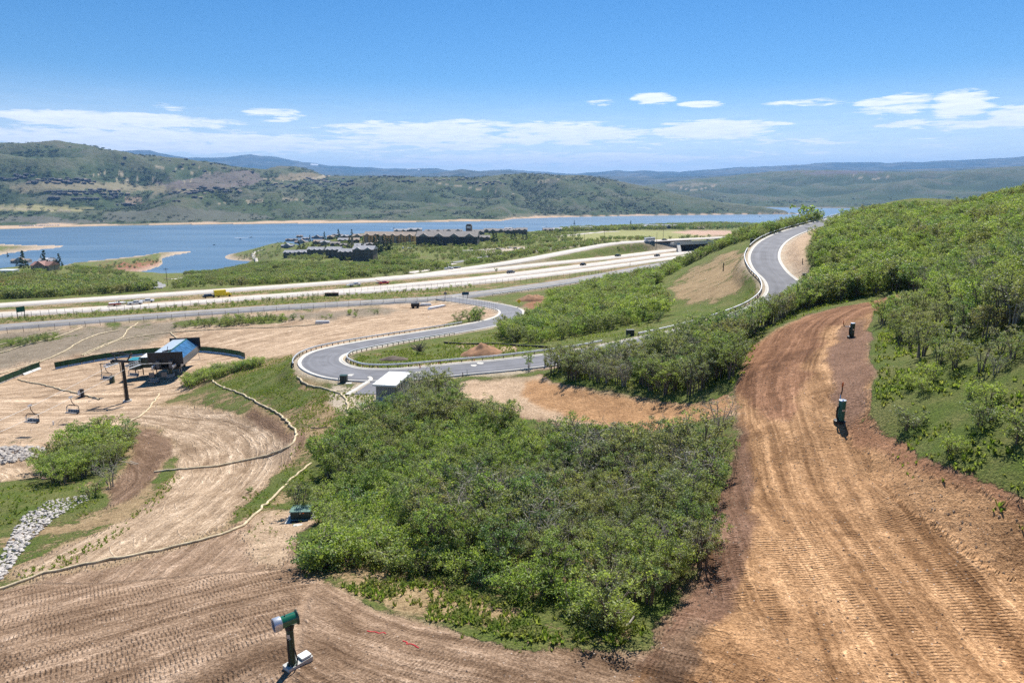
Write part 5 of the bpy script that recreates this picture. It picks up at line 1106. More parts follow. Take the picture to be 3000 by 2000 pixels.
def dup(root, loc, rz=0.0, label=None, scale=None):
    r = root.copy(); C.objects.link(r); r.location = tuple(float(q) for q in loc); r.rotation_euler = (0, 0, rz)
    if label: r['label'] = label
    if scale: r.scale = (scale,) * 3 if not isinstance(scale, tuple) else scale
    for ch in list(root.children):
        c = ch.copy(); C.objects.link(c); c.parent = r
        for g_ in list(ch.children): d = g_.copy(); C.objects.link(d); d.parent = c
    return r
def slantpx(px, py):   # metres per plan pixel at the ground seen there
    p = G(px, py); return proj(p)[2] / F

M_green = plain('green_enamel', (.008, .115, .060), .22, var=.08, spec=.6, coat=.5)
M_dgreen = plain('dark_green_paint', (.018, .050, .030), .38, var=.15, spec=.5)
M_teal = plain('teal_green_paint', (.02, .14, .105), .4, var=.12)
M_silver = plain('silver_metal', (.62, .64, .67), .32, .7, var=.08)
M_galv = plain('galvanised_steel', (.56, .58, .60), .45, .25, var=.15, scale=1.5)
M_black = plain('black_steel', (.018, .020, .022), .5, var=.2)
M_rubber = plain('black_rubber', (.015, .015, .016), .8)
M_void = plain('dark_grille_and_shade', (.012, .014, .022), .55)
M_cast = plain('cast_concrete', (.50, .49, .455), .85, var=.14, scale=1.4, bump=.2)
M_roofc = plain('pale_roof_coating', (.66, .68, .66), .7, var=.10, scale=.9)
M_wood = plain('weathered_boards', (.30, .29, .27), .9, var=.22, scale=2.2)
M_pole = plain('creosote_pole', (.055, .042, .034), .9, var=.2)
M_rust = plain('rusty_post', (.11, .065, .045), .85, var=.25)
M_wattle = plain('straw_roll', (.56, .46, .30), .95, var=.38, scale=1.5, bump=.4)
M_orange = plain('orange_plastic', (.62, .13, .02), .5)
M_wpaint = plain('white_paint', (.78, .78, .77), .35, var=.05)
M_glass = plain('dark_glass', (.015, .02, .028), .08, spec=.9, var=.05)
M_bluepanel = plain('blue_translucent_panel', (.05, .14, .27), .16, var=.5, scale=.8, spec=.8)
M_whitepanel = plain('ribbed_white_metal', (.44, .50, .56), .35, var=.06)
M_red = plain('red_paint', (.45, .02, .02), .3)
M_yellow = plain('yellow_paint', (.70, .52, .01), .35)
M_carblack = plain('black_paint', (.02, .022, .026), .25)
M_cargrey = plain('grey_car_paint', (.13, .14, .15), .3)

# --- snow gun in the front field
b0 = G(672, 1530)
t = thing('snow_gun', 'dark green fan snow gun with a silver ring in the graded field', 'snow gun', b0, 0, scale=.74)
rz = math.atan2(.86, .74)
ux, uy = math.cos(rz), math.sin(rz)
MB().box((ux * .42, uy * .42, .06), (1.85, .78, .34), rz, .03).build('concrete_base', M_cast, t)
MB().box((ux * .92, uy * .92, .33), (.72, .62, .14), rz, .02).build('lid', M_roofc, t)
MB().pipe([(.34, -.12, .2), (.42, -.18, .7), (.30, -.12, 1.25), (.2, -.1, 1.5)], .045, 8).build('water_hose', M_rubber, t)
MB().box((-.02, -.262, 2.45), (.20, .02, .28)).build('control_plate', M_silver, t)
for q in ((-.3, .0), (.0, -.3), (.3, .05), (.0, .3)): MB().cyl((q[0], q[1], .22), (q[0], q[1], .32), .03, n=6).build('anchor_bolt', M_galv, t)
p = MB(); p.lathe((0, 0, .22), (0, 0, 1), [(0, .34), (.05, .34), (.06, .255), (2.75, .235), (2.85, .20), (2.86, 0)], 20); o = p.build('pole', M_dgreen, t, True)
MB().box((-.10, -.235, 1.45), (.12, .07, 2.1), 0, .02).build('hose_channel', M_black, o)
MB().cyl((-.05, -.25, 2.2), (.16, -.22, 2.3), .02).build('door_handle', M_silver, o)
p = MB(); p.lathe((0, 0, 2.85), (0, 0, 1), [(0, .28), (.22, .30), (.34, .26), (.42, .16)], 16); p.box((0, 0, 3.10), (.30, .62, .30), R(30), .05); o = p.build('swivel_mount', M_black, t, True)
ax = Vector((-.80, -.58, -.02)).normalized(); oc = Vector((-.05, .02, 3.48))
p = MB(); p.lathe(oc, ax, [(-.52, .33), (-.50, .40), (.35, .40), (.52, .395)], 24); o = p.build('barrel', M_green, t, True)
q = MB(); side = ax.cross(Vector((0, 0, 1)))
q.cyl(oc + ax * .2 + Vector((0, 0, .38)), oc + ax * .2 + Vector((0, 0, .46)), .05); q.cyl(oc - ax * .1 + side * .39, oc - ax * .1 + side * .46, .04); q.build('bracket', M_black, o)
p = MB(); p.lathe(oc, ax, [(-.60, .50), (-.56, .50), (-.50, .44), (-.44, .40)], 24); p.lathe(oc, ax, [(-.60, .50), (-.585, .38), (-.30, .36)], 24); p.build('rear_flange', M_dgreen, t, True)
p = MB(); p.lathe(oc, ax, [(.46, .41), (.50, .455), (.92, .47), (.97, .45), (.965, .39), (.60, .37)], 28); o = p.build('nozzle_ring', M_silver, t, True)
q = MB()
for i in range(22):
    a_ = 2 * math.pi * i / 22; w_ = side * math.cos(a_) + side.cross(ax) * math.sin(a_); q.cyl(oc + ax * .95 + w_ * .42, oc + ax * 1.0 + w_ * .415, .016, n=5)
q.build('nozzle', M_silver, o)
p = MB(); p.lathe(oc, ax, [(.74, .38), (.76, .02)], 24)
for i in range(9):
    a_ = math.pi * i / 9; w_ = side * math.cos(a_) + side.cross(ax) * math.sin(a_); p.cyl(oc + ax * .84 + w_ * .37, oc + ax * .84 - w_ * .37, .012, n=4)
p.build('fan_grille', M_void, t)
p = MB(); p.lathe(oc, ax, [(.68, .14), (.86, .11), (.92, .02)], 12); p.build('fan_hub', M_black, t, True)

# --- snow hydrants on the dirt track
def hydrant(px, py, lab, s, dirn, reach):
    b = G(px, py); t = thing('snow_hydrant', lab, 'hydrant', b, 0, 'green snow hydrants on the red dirt track', s)
    p = MB(); p.lathe((0, 0, -.1), (0, 0, 1), [(0, .52), (.22, .52), (.25, .44), (.25, 0)], 16); p.build('base_ring', M_black, t)
    p = MB(); p.lathe((.05, 0, .1), (0, 0, 1), [(0, .30), (1.78, .30), (1.84, .29)], 18); p.build('shelter', M_teal if reach else M_dgreen, t, True)
    p = MB(); p.lathe((.05, 0, .1), (0, 0, 1), [(1.80, .315), (1.87, .30), (1.90, 0)], 18); p.build('cap', M_silver, t, True)
    MB().pipe([(-.22, -.1, .15), (-.40, -.18, .5), (-.44, -.18, 1.0), (-.36, -.12, 1.35), (-.2, -.05, 1.45)], .075, 8).build('hose', M_rubber, t)
    p = MB(); e = Vector((dirn[0], dirn[1], dirn[2])); st = Vector((-.15, 0, 1.45 if not reach else 1.6)); p.pipe([st, st + e * .9], .05, 8); o = p.build('swing_arm', M_silver, t)
    q = st + e * .9
    if reach: MB().pipe([q, q + Vector((.12, .05, .38)), q + Vector((.12, .1, .7))], .05, 6).build('lance', M_rust, t); MB().cyl(q + Vector((.12, .1, .7)), q + Vector((.15, .12, 1.1)), .07).build('lance_tip', M_orange, t)
    else: MB().pipe([q, q + Vector((-.15, 0, .25)), q + Vector((-.2, 0, .45))], .05, 6).build('lance', M_rust, t); MB().cyl(q + Vector((-.2, 0, .45)), q + Vector((-.2, 0, .85)), .05).build('lance_tip', M_orange, t)
    MB().box((.05, -.305, 1.1), (.22, .02, .16)).build('plate', M_silver, t)
hydrant(1929, 968, 'nearer teal snow hydrant with a raised swing arm beside the dirt track', 1.0, (.22, .5, .75), True)
hydrant(1955, 774, 'farther dark green snow hydrant, its arm bent left, high on the dirt track', .98, (-1, 0, .02), False)

# --- transformer
b = G(692, 1192); t = thing('transformer_cabinet', 'green pad mounted transformer cabinet at the left edge of the grove', 'transformer', b, R(3))
MB().box((0, .15, .02), (2.45, 2.3, .22), 0, .04).build('concrete_pad', M_cast, t)
p = MB(); p.box((0, .35, .50), (1.72, 1.25, .75), 0, .03); o = p.build('cabinet', plain('cabinet_green', (.028, .055, .045), .5, var=.1), t)
MB().box((-.02, -.30, .50), (.018, .02, .68)).build('door_seam', M_black, o); MB().box((.02, -.29, .72), (.06, .05, .16)).build('door_handle', M_silver, o)
MB().box((.28, -.285, .74), (.20, .012, .10)).build('warning_label', M_orange, o)
p = MB(); p.box((0, .30, .905), (1.88, 1.50, .07), 0, .03, .97); p.build('lid', plain('faded_green_lid', (.125, .22, .185), .45, var=.1), t)
MB().box((0, -.72, .14), (1.5, .42, .025)).build('opening', M_void, t)
one(MB().box((0, 0, 0), (.75, .42, .10), 0, .03), 'stone_slab', M_cast, 'small pale slab on the ground in front of the green transformer', 'slab', G(684, 1206), .1)

# --- pump house
zr = HC - 28.6
cor = unproj([856.5, 909, 947.5, 890.6], [882, 885, 855.7, 852.7], [-28.6] * 4)
cen = cor.mean(0); axd = ((cor[3] + cor[2]) - (cor[0] + cor[1])) / 2; ry = math.atan2(-axd[0], axd[1]); Lh = np.linalg.norm(axd[:2]); Wh = np.linalg.norm(cor[1][:2] - cor[0][:2])
gz = float(hz(cen[0], cen[1])); base_z = min(float(hz(*c_[:2])) for c_ in cor) - .2; Hh = zr - base_z
t = thing('pump_house', 'small concrete and board pump house with a flat pale roof beside the hairpin road', 'building', (cen[0], cen[1], base_z), ry)
MB().box((0, 0, Hh - .12), (Wh + .1, Lh + .2, .26), 0, .03).build('roof', M_roofc, t)
MB().box((0, 0, .55), (Wh - .5, Lh - .6, 1.1)).build('plinth', M_cast, t)
n = 9
MB().box((0, 0, Hh / 2 + .3), (Wh - .62, Lh - .75, Hh - .9)).build('wall', M_wood, t)
for i in range(n):
    x = -(Wh - .6) / 2 + (i + .5) * (Wh - .6) / n; link('board', D.meshes.get('pump_board') or MB().box((0, 0, 0), ((Wh - .6) / n - .05, .05, Hh - 1.4)).build('board', M_wood, t).data, t).location = (x, -(Lh - .70) / 2, Hh / 2 + .42)
for o_ in list(t.children):      # the template board itself is moved into the first place of the long side
    if o_.name.startswith('board') and o_.location.length == 0: o_.location = (-(Wh - .60) / 2, 0, Hh / 2 + .42); o_.rotation_euler = (0, 0, R(90))
MB().cyl((.1, -Lh / 2 - .02, Hh - .3), (.1, -Lh / 2 - .02, Hh + .55), .03).build('vent_pipe', M_galv, t)
MB().box(((Wh - .5) / 2, Lh * .25, 1.5), (.06, 1.0, 1.9)).build('door', M_cast, t)
# driveway
P = [G(*q) for q in [(812, 906), (866, 906), (868, 880), (880, 868), (858, 870), (850, 880)]]
MBm = MB(); MBm.add([(p_[0], p_[1], p_[2] + .10) for p_ in P] + [(p_[0], p_[1], p_[2] - .5) for p_ in P], [(0, 1, 2, 3, 4, 5)] + [(i, (i + 1) % 6, (i + 1) % 6 + 6, i + 6) for i in range(6)]); MBm.build('driveway', M_asph, kind='structure')
kp = np.array([G(*q) for q in [(797, 908), (812, 898), (832, 886), (848, 877), (856, 871), (846, 867)]]); kp = catmull(kp, .8); kp[:, 2] = hz(kp[:, 0], kp[:, 1])
ribbon_obj('kerb', kp, [-.35, -.33, .33, .35], [-.3, .20, .20, -.3], M_kerb, kind='structure')

# --- cabinets, slabs, markers
def cabinet(px, py, w, d, h, name, mat, lab, cat, rz=0, lid=None):
    t = thing(name, lab, cat, G(px, py), rz); MB().box((0, 0, h / 2), (w, d, h), 0, .03).build('body', mat, t); MB().box((0, 0, h + .03), (w + .08, d + .08, .07), 0, .02).build('lid', lid or mat, t)
    MB().box((0, -d / 2 - .01, h * .55), (.02, .02, h * .8)).build('door_seam', M_black, t); return t
M_dkgrey = plain('charcoal_cabinet', (.045, .055, .050), .6)
t = cabinet(790, 877, 1.15, .9, 1.15, 'utility_cabinet', M_dkgrey, 'charcoal utility cabinet at the roadside near the pump house', 'cabinet', 0, M_dgreen)
one(MB().box((0, 0, 0), (.95, .8, .12)), 'stone_slab', M_cast, 'pale concrete slab right of the charcoal utility cabinet', 'slab', G(801, 880), .1)
one(MB().box((0, 0, .02), (.85, .8, .14), .4), 'stone_slab', M_cast, 'white square slab on the grass below the pump house', 'slab', G(832, 928), .2)
cabinet(1447, 771, 1.5, .9, 1.2, 'utility_cabinet', M_dkgrey, 'black utility cabinet in the gap of the guardrail above the scrub', 'cabinet', R(8))
cabinet(1848, 641, 1.0, .8, 1.3, 'utility_cabinet', M_dgreen, 'dark green cabinet on the sandy bank right of the upper road', 'cabinet', R(-8))
cabinet(1727, 559, 1.2, .9, 1.6, 'utility_cabinet', M_dgreen, 'dark green cabinet at the break of the upper guardrail', 'cabinet')
def stake(px, py, hpx, lab, name='marker_post', mat=M_pole, r=.07, cat='post'):
    h = hpx * slantpx(px, py); one(MB().cyl((0, 0, -.3), (0, 0, h), r, r * .9, 8).cyl((0, 0, h - .02), (0, 0, h + .03), r * 1.15, r * .7, 8), name, mat, lab, cat, G(px, py))
stake(857, 843, 7, 'short black post inside the hairpin behind the inner guardrail', r=.13); stake(1252, 843, 16, 'dark post beside the kerb at the scrub edge', r=.13)
stake(1661, 622, 18, 'dark stake in the middle of the brown grass slope', r=.16); stake(1843, 605, 12, 'thin stake on the sandy bank of the upper road', r=.1)
stake(123, 976, 9, 'white stake near the rounded oak clump', mat=M_wpaint, r=.12); stake(778, 877, 12, 'small steel valve post left of the charcoal cabinet', mat=M_galv, r=.08)
stake(1073, 862, 14, 'thin grey post beside the kerb across from the manholes', mat=M_galv, r=.06)
stake(1063, 864, 9, 'short dark post left of the thin grey roadside post', r=.07)
for q, lab in (((965, 846), 'orange post at the foot of the inner guardrail, leftmost of three'), ((1008, 837), 'orange post at the foot of the inner guardrail, middle of three'), ((1089, 829), 'orange post at the foot of the inner guardrail, rightmost of three')): stake(*q, 6, lab, 'delineator', M_orange, .10, 'delineator')
for q, lab in (((807, 863), 'round concrete manhole collar in the bend near the cabinet'), ((962, 857), 'round manhole collar in the road beside the pump house'), ((1089, 841), 'left one of the two manhole collars side by side'), ((1103, 836), 'right one of the two manhole collars side by side'), ((1745, 706), 'manhole collar at the kerb where the upper road meets the trees')):
    p = G(*q); t = thing('manhole', lab, 'manhole', p + np.array([0, 0, .165])); m = MB(); m.lathe((0, 0, 0), (0, 0, 1), [(-.08, .62), (.012, .62), (.02, .60), (.02, .34)], 24); m.build('collar', M_kerb, t); m = MB(); m.lathe((0, 0, 0), (0, 0, 1), [(.01, .33), (.016, .31), (.018, 0)], 20); m.build('cover', M_cast, t)
# ski sign / hydrant near the upper road
t = thing('road_sign', 'small white sign on a post at the inner edge of the upper road', 'sign', G(1855, 537)); MB().cyl((0, 0, 0), (0, 0, 1.7), .06).build('post', M_galv, t); MB().box((0, 0, 1.75), (2.1, .08, .35)).build('panel', M_wpaint, t)

# --- ski lift
TW = unproj(283, 835, -35.0); tb = G(293, 922)
lx = Vector((-.20, -.98, 0)).normalized(); lyaw = math.atan2(lx.y, lx.x) + math.pi / 2   # local -Y runs down the line towards the viewer
t = thing('lift_tower', 'dark single column lift tower with crossarm and sheaves', 'lift tower', (tb[0], tb[1], tb[2]), lyaw)
H = HC - 34.6 - tb[2]
MB().cyl((0, 0, -.5), (0, 0, .35), .85, .8, 16).build('footing', M_cast, t)
p = MB(); p.cyl((0, 0, .3), (0, 0, .5), .55, .5, 14); p.cyl((0, 0, .45), (0, 0, H), .36, .30, 14); p.build('column', M_black, t, True)
p = MB(); p.box((0, 0, H + .1), (4.6, .45, .45), 0, .05); p.build('crossarm', M_black, t)
p = MB()
for s in (-1, 1): p.box((s * 2.3 * .78, 0, H + .9), (.2, .2, .1)); p.cyl((s * 1.15, 0, H + .2), (s * 2.1, 0, H + 1.55), .14)
p.box((0, 0, H + 1.6), (4.7, .28, .22)); p.cyl((-.3, 0, H + 1.65), (-.3, 0, H + 2.1), .2); p.box((.35, 0, H + 1.85), (.4, .3, .35)); p.build('lifting_frame', M_black, t)
MB().cyl((-2.35, 0, H + 1.5), (-2.35, 0, H + 1.85), .16).cyl((2.35, 0, H + 1.5), (2.35, 0, H + 1.85), .16).build('hook', M_rust, t)
for s in (-1, 1):
    p = MB(); p.box((s * 2.2, 0, H - .35), (.16, 3.4, .28), 0, .03); p.box((s * 2.2, 0, H - .05), (.3, 1.2, .5)); o = p.build('sheave_train', M_black, t)
    for i in range(6): MB().cyl((s * 2.2 - .16, -1.5 + i * .6, H - .42), (s * 2.2 + .16, -1.5 + i * .6, H - .42), .26, .26, 12).build('sheave', M_galv, o)
    p = MB()
    for yy in (-1.6, -.5, .6, 1.6): p.cyl((s * 2.9, yy, H - .9), (s * 2.9, yy, H + .2), .03, n=5)
    p.cyl((s * 2.9, -1.6, H + .2), (s * 2.9, 1.6, H + .2), .03, n=5); p.cyl((s * 2.9, -1.6, H - .35), (s * 2.9, 1.6, H - .35), .03, n=5); p.box((s * 2.7, 0, H - .93), (.5, 3.3, .05)); p.build('catwalk', M_galv, t)
p = MB()
for k in range(24): p.box((0, -.42, .9 + k * (H - 1.2) / 24), (.42, .04, .04))
p.box((-.2, -.42, H / 2), (.04, .04, H - .8)); p.box((.2, -.42, H / 2), (.04, .04, H - .8)); p.build('ladder', M_black, t)
tower_top = Vector((tb[0], tb[1], tb[2] + H - .7)); sx_ = Vector((-lx.y, lx.x, 0))
# ropes
term = G(375, 886); tfront = Vector((term[0] - .2, term[1] + 1, term[2] + 5.0))
for s, lab in ((-1, 'steel haul rope on the right hand side of the lift tower'), (1, 'steel haul rope on the left hand side of the lift tower')):
    a_ = tower_top + sx_ * 2.2 * s; z_end = a_ + lx * 75; z_end.z = a_.z - 1.0
    pts = [tfront + Vector((-2.2 * s, 0, 0)) , a_]
    for k in range(1, 9): q = a_.lerp(z_end, k / 8); q.z -= 3.2 * math.sin(math.pi * k / 8) ; pts.append(q)
    one(MB().pipe(pts, .024, 5), 'haul_rope', M_galv, lab, 'cable')
# chairs
def chair_root(loc, lab, rz, sc_=1.0):
    t = thing('lift_chair', lab, 'lift chair', loc, rz, 'empty chairs hanging on the ski lift', sc_)
    MB().box((0, 0, 0), (.28, .75, .20), 0, .04).build('grip', M_silver, t)
    MB().pipe([(0, 0, -.05), (-.05, .1, -.8), (.05, .3, -1.35), (.3, .4, -1.62)], .065, 8).build('hanger', M_rust, t)
    p = MB(); p.cyl((-.85, .3, -1.66), (.85, .3, -1.66), .085)
    o = p.build('crossbar', M_black, t)
    for s in (-1, 1): MB().pipe([(s * .8, .3, -1.66), (s * 1.15, .25, -1.72), (s * 1.32, .15, -2.0), (s * 1.38, .1, -2.9), (s * 1.32, -.35, -3.1), (s * 1.3, -.5, -3.05)], .055, 8).build('side_frame', M_black, t)
    p = MB(); p.box((0, -.18, -3.02), (2.45, .62, .12), 0, .04); p.build('seat', M_black, t)
    p = MB(); p.add([(-1.2, .12, -2.95), (1.2, .12, -2.95), (1.2, .26, -2.45), (-1.2, .26, -2.45), (-1.2, .2, -2.95), (1.2, .2, -2.95), (1.2, .34, -2.45), (-1.2, .34, -2.45)], [(0, 1, 2, 3), (7, 6, 5, 4), (0, 4, 5, 1), (3, 2, 6, 7), (0, 3, 7, 4), (1, 5, 6, 2)]); p.build('backrest', M_cargrey, t)
    MB().box((0, -.38, -2.92), (2.3, .22, .06), 0, .02).build('seat_pad', M_silver, t)
    p = MB(); p.pipe([(-1.15, .2, -1.95), (-1.1, -.35, -2.3), (1.1, -.35, -2.3), (1.15, .2, -1.95)], .03, 6)
    for x in (-.55, .0, .55): p.pipe([(x, -.35, -2.3), (x, -.5, -2.85)], .022, 5)
    p.build('restraint_bar', M_galv, t)
    return t
c1 = chair_root(unproj(68.5, 931, -36.6), 'leftmost hanging lift chair above the dirt, nearest the rock pile', lyaw, .98)
dup(c1, unproj(162, 912, -37.6), lyaw, 'second lift chair from the left, hanging by the dark hydrant box')
dup(c1, unproj(241, 840, -37.2), lyaw, 'lift chair hanging behind the tower at its left, beside the green box')
dup(c1, unproj(303, 834, -39.3), lyaw, 'lift chair between the tower and the lift station')
dup(c1, unproj(351, 848, -40.3), lyaw, 'lift chair in the shade below the lift station')
# terminal
tyaw = .17
TZ = HC - 37.3; gzt = float(term[2]); hT = TZ - gzt
t = thing('lift_station', 'ski lift drive station with a white ribbed roof and blue translucent side', 'lift station', (-81.3, 160.4, gzt), tyaw)
Lt, Wt = 15.5, 6.4
prof_t = [(-3.2, hT - 3.3), (-3.2, hT - .7), (-2.6, hT), (.6, hT + .1), (3.2, hT - 1.7), (3.3, hT - 3.3)]
def shell(i0, i1, y0, y1, off=0.0):
    (xa, za), (xb, zb) = prof_t[i0], prof_t[i1]; nx, nz = (zb - za), -(xb - xa); l = math.hypot(nx, nz); nx, nz = -nx / l, -nz / l; m = MB()
    a = [(xa + nx * off, y0, za + nz * off), (xb + nx * off, y0, zb + nz * off), (xb + nx * off, y1, zb + nz * off), (xa + nx * off, y1, za + nz * off)]
    b = [(x - nx * .12, y, z - nz * .12) for x, y, z in a]
    return m.add(a + b, [(0, 1, 2, 3), (7, 6, 5, 4), (0, 4, 5, 1), (1, 5, 6, 2), (2, 6, 7, 3), (3, 7, 4, 0)])
npan = 13
for k in range(npan):
    y0 = -Lt / 2 + k * Lt / npan; shell(2, 3, y0 + .03, y0 + Lt / npan - .03, .03 * (k % 2)).build('roof_panel', M_whitepanel, t)
for k in range(11):
    y0 = -Lt / 2 + k * Lt / 11; shell(3, 4, y0 + .05, y0 + Lt / 11 - .05, .0).build('window_panel', M_bluepanel, t)
shell(4, 5, -Lt / 2, Lt / 2).build('lower_side', M_cargrey, t); shell(0, 1, -Lt / 2, Lt / 2).build('far_side', M_dgreen, t); shell(1, 2, -Lt / 2, Lt / 2).build('roof_edge', M_teal, t)
MB().box((.62, 0, hT + .12), (.22, Lt, .16)).build('ridge_trim', M_teal, t)
for s, w in ((-1, 7.6), (1, 7.2)):
    p = MB(); p.box((.1, s * (Lt / 2 + .1), hT - 1.1), (w, .22, 2.9), 0, .05); p.build('end_wall', M_black, t)
MB().box((0, 0, hT - 3.6), (5.6, Lt - .6, .5)).build('deck_frame', M_black, t)
p = MB()
for s in (-1, 1): p.box((s * 1.4, -Lt / 2 - .6, hT - 2.3), (.7, 1.4, 1.6)); p.cyl((s * 2.2, -Lt / 2 - 2.8, hT - 3.0), (s * 2.2, Lt / 2, hT - 3.0), .12)
p.build('tyre_conveyor', M_cargrey, t)
for s in (-1, 1):
    for k in range(3): MB().cyl((s * 2.2 - .1, -Lt / 2 - .6 - k * .8, hT - 2.6), (s * 2.2 + .15, -Lt / 2 - .6 - k * .8, hT - 2.6), .3, .3, 12).build('guide_wheel', M_galv, t)
p = MB(); p.cyl((0, -5.2, -.3), (0, -5.2, hT - 3.4), .42, .38, 14); p.build('column', M_dgreen, t, True)
p = MB(); p.cyl((0, 5.0, -.3), (0, 5.0, hT - 3.4), .5, .46, 14); p.build('column', M_dgreen, t, True)
MB().box((0, -5.2, .25), (1.5, 1.5, .9), 0, .05).build('footing', M_cast, t)
p = MB(); p.cyl((1.6, -3.4, 0), (1.4, -3.8, hT - 3.6), .05); p.cyl((2.1, -3.4, 0), (1.9, -3.8, hT - 3.6), .05)
for k in range(9): p.cyl((1.6 - .02 * k, -3.4 - .045 * k, .4 + k * .42), (2.1 - .02 * k, -3.4 - .045 * k, .4 + k * .42), .03, n=5)
p.build('ladder', M_galv, t)
p = MB(); p.box((-5.2, -1.0, hT - 3.1), (4.2, 4.4, 2.4), 0, .04); p.build('motor_room', M_dgreen, t)
MB().box((-5.0, -.8, hT - 1.83), (3.9, 4.4, .14)).build('motor_room_roof', M_roofc, t)
p = MB(); p.box((-8.1, -2.2, hT - 3.4), (2.6, 3.2, 2.2), 0, .04); p.build('control_room', M_dgreen, t); MB().box((-8.1, -2.2, hT - 2.22), (2.8, 3.4, .12)).build('control_room_roof', plain('teal_roof', (.02, .22, .26), .4), t)
for x in (-8.9, -7.2, -4.2): MB().cyl((x, -1.5, -.3), (x, -1.5, hT - 4.4), .12).build('leg', M_black, t)
p = MB(); p.cyl((-.8, -5.5, hT + .1), (1.4, -5.5, hT + .5), .09); p.cyl((-.9, -6.2, hT + .15), (.9, -6.2, hT + .2), .16); p.cyl((0, -5.9, hT + .1), (.3, -5.9, hT + 1.3), .06); p.build('roof_gear', M_black, t)
for x in (-2.3, .3): MB().box((x, -Lt / 2 - 2.9, hT - 4.2), (1.1, .12, 1.1)).build('notice_panel', M_cargrey, t)
MB().pipe([(2.6, 6, hT - 3), (3.2, 7.0, hT - 3.6), (3.3, 7.6, .8), (1.2, 7.6, .6)], .07, 6).build('chair_guide', M_galv, t)
# loading frame, boxes
t = thing('loading_frame', 'dark steel frame with hanging rails behind the lift tower', 'frame', G(234, 858), R(-5))
p = MB(); p.cyl((0, 0, 0), (0, 0, 2.6), .08); p.cyl((4.6, .5, .3), (4.6, .5, 2.75), .08); p.build('post', M_black, t); MB().cyl((-.3, 0, 2.5), (4.8, .5, 2.7), .08).build('beam', M_black, t)
for k in range(6): MB().cyl((.7 + k * .65, .08 + k * .07, 1.3), (.7 + k * .65, .08 + k * .07, 2.6), .03, n=5).build('rail', M_galv, t)
t = thing('operator_box', 'dark green operator box beside the third chair behind the lift tower', 'box', G(258, 879), .2); MB().box((0, 0, .75), (.95, .8, 1.5), 0, .04).build('body', M_dgreen, t); MB().box((-.18, -.41, 1.0), (.3, .02, .5)).build('door', M_teal, t); MB().box((0, 0, 1.53), (1.0, .85, .07)).build('lid', M_dgreen, t)
t = thing('hydrant_box', 'black box with a white stripe and a bent pipe beside the second lift chair', 'hydrant', G(188, 912), .1)
MB().box((.1, 0, .95), (.75, .6, 1.7), 0, .03).build('body', M_black, t); MB().box((-.12, -.31, .95), (.10, .02, 1.5)).build('stripe', M_wpaint, t); MB().lathe((-.35, -.1, .5), (0, 0, 1), [(0, .2), (.5, .32), (1.0, .2)], 12).build('cushion', M_wpaint, t); MB().cyl((0, 0, .0), (0, 0, .12), .62).build('base', M_black, t)
MB().pipe([(-.3, 0, .1), (-1.0, -.2, -.1), (-1.4, -.3, -.8), (-1.75, -.5, -1.5)], .10, 8).build('pipe', M_rust, t)

# --- straw wattles
def roll(pts, r, lab, mat=M_wattle, name='straw_wattle', cat='straw roll', grp=None, lift=.6):
    P = np.array([G(*q) for q in pts]); P = catmull(P, .9); g = np.random.default_rng(int(abs(pts[0][0] * 7 + pts[0][1]))); P[1:-1, :2] += g.normal(0, .10, (len(P) - 2, 2))
    P[:, 2] = hz(P[:, 0], P[:, 1]) + r * lift; P[1:-1, 2] = np.maximum(P[1:-1, 2], (P[:-2, 2] + P[2:, 2]) / 2)
    c_, f_ = tube(P, r, r, 7); o = link(name, mesh_np(name, c_, f_, mat)); o['label'] = lab; o['category'] = cat
    if grp: o['group'] = grp
roll([(-60, 1372), (0, 1355), (60, 1333), (130, 1311), (230, 1292), (330, 1272), (420, 1253), (480, 1238), (540, 1218), (590, 1180), (630, 1140), (670, 1100), (715, 1065)], .13, 'long straw roll curving between the tan dirt road and the dark graded field')
roll([(355, 1085), (450, 1076), (540, 1062), (600, 1050), (640, 1038), (668, 1030), (680, 1010), (678, 990), (655, 965), (630, 945), (600, 930), (560, 908), (520, 893), (497, 882), (487, 868), (498, 860), (545, 848), (594, 837)], .15, 'winding straw roll crossing the dirt road and climbing the grassy bank')
roll([(683, 866), (700, 882), (745, 893), (780, 905), (795, 915), (798, 930), (800, 960), (800, 985), (788, 998)], .16, 'straw roll running from the hairpin kerb down past the pump house drive')
roll([(295, 970), (325, 955), (345, 935), (366, 905)], .17, 'short straw roll above the rounded oak clump')
roll([(42, 871), (91, 882), (132, 893), (181, 904), (228, 918)], .18, 'straw roll lying across the lift loading area behind the second chair')
roll([(0, 811), (53, 795), (107, 782), (160, 764.5), (189, 752.5)], .2, 'straw roll on the left bank, the second below the frontage road')
roll([(0, 792.5), (53, 779), (107, 766), (149, 756.5)], .18, 'uppermost straw roll on the left bank below the frontage road')
roll([(91, 832.5), (141, 811), (181, 787), (227, 768.5), (275, 759)], .2, 'straw roll running up the grey bank from the left end of the green fence')
roll([(187, 816.5), (240, 792.5), (280, 776.5), (293, 758), (317, 742)], .18, 'straw roll bending up the bank to the chain fence')
roll([(192, 817), (267, 784.5), (333, 771), (400, 763), (480, 758), (627, 752.5), (740, 745)], .15, 'long thin straw roll along the foot of the bank at the sandy pad')
roll([(0, 859), (45, 846), (88, 833)], .18, 'straw roll behind the left green fence')
roll([(392, 764.5), (411, 780.5)], .2, 'short straw roll behind the lift station roof')

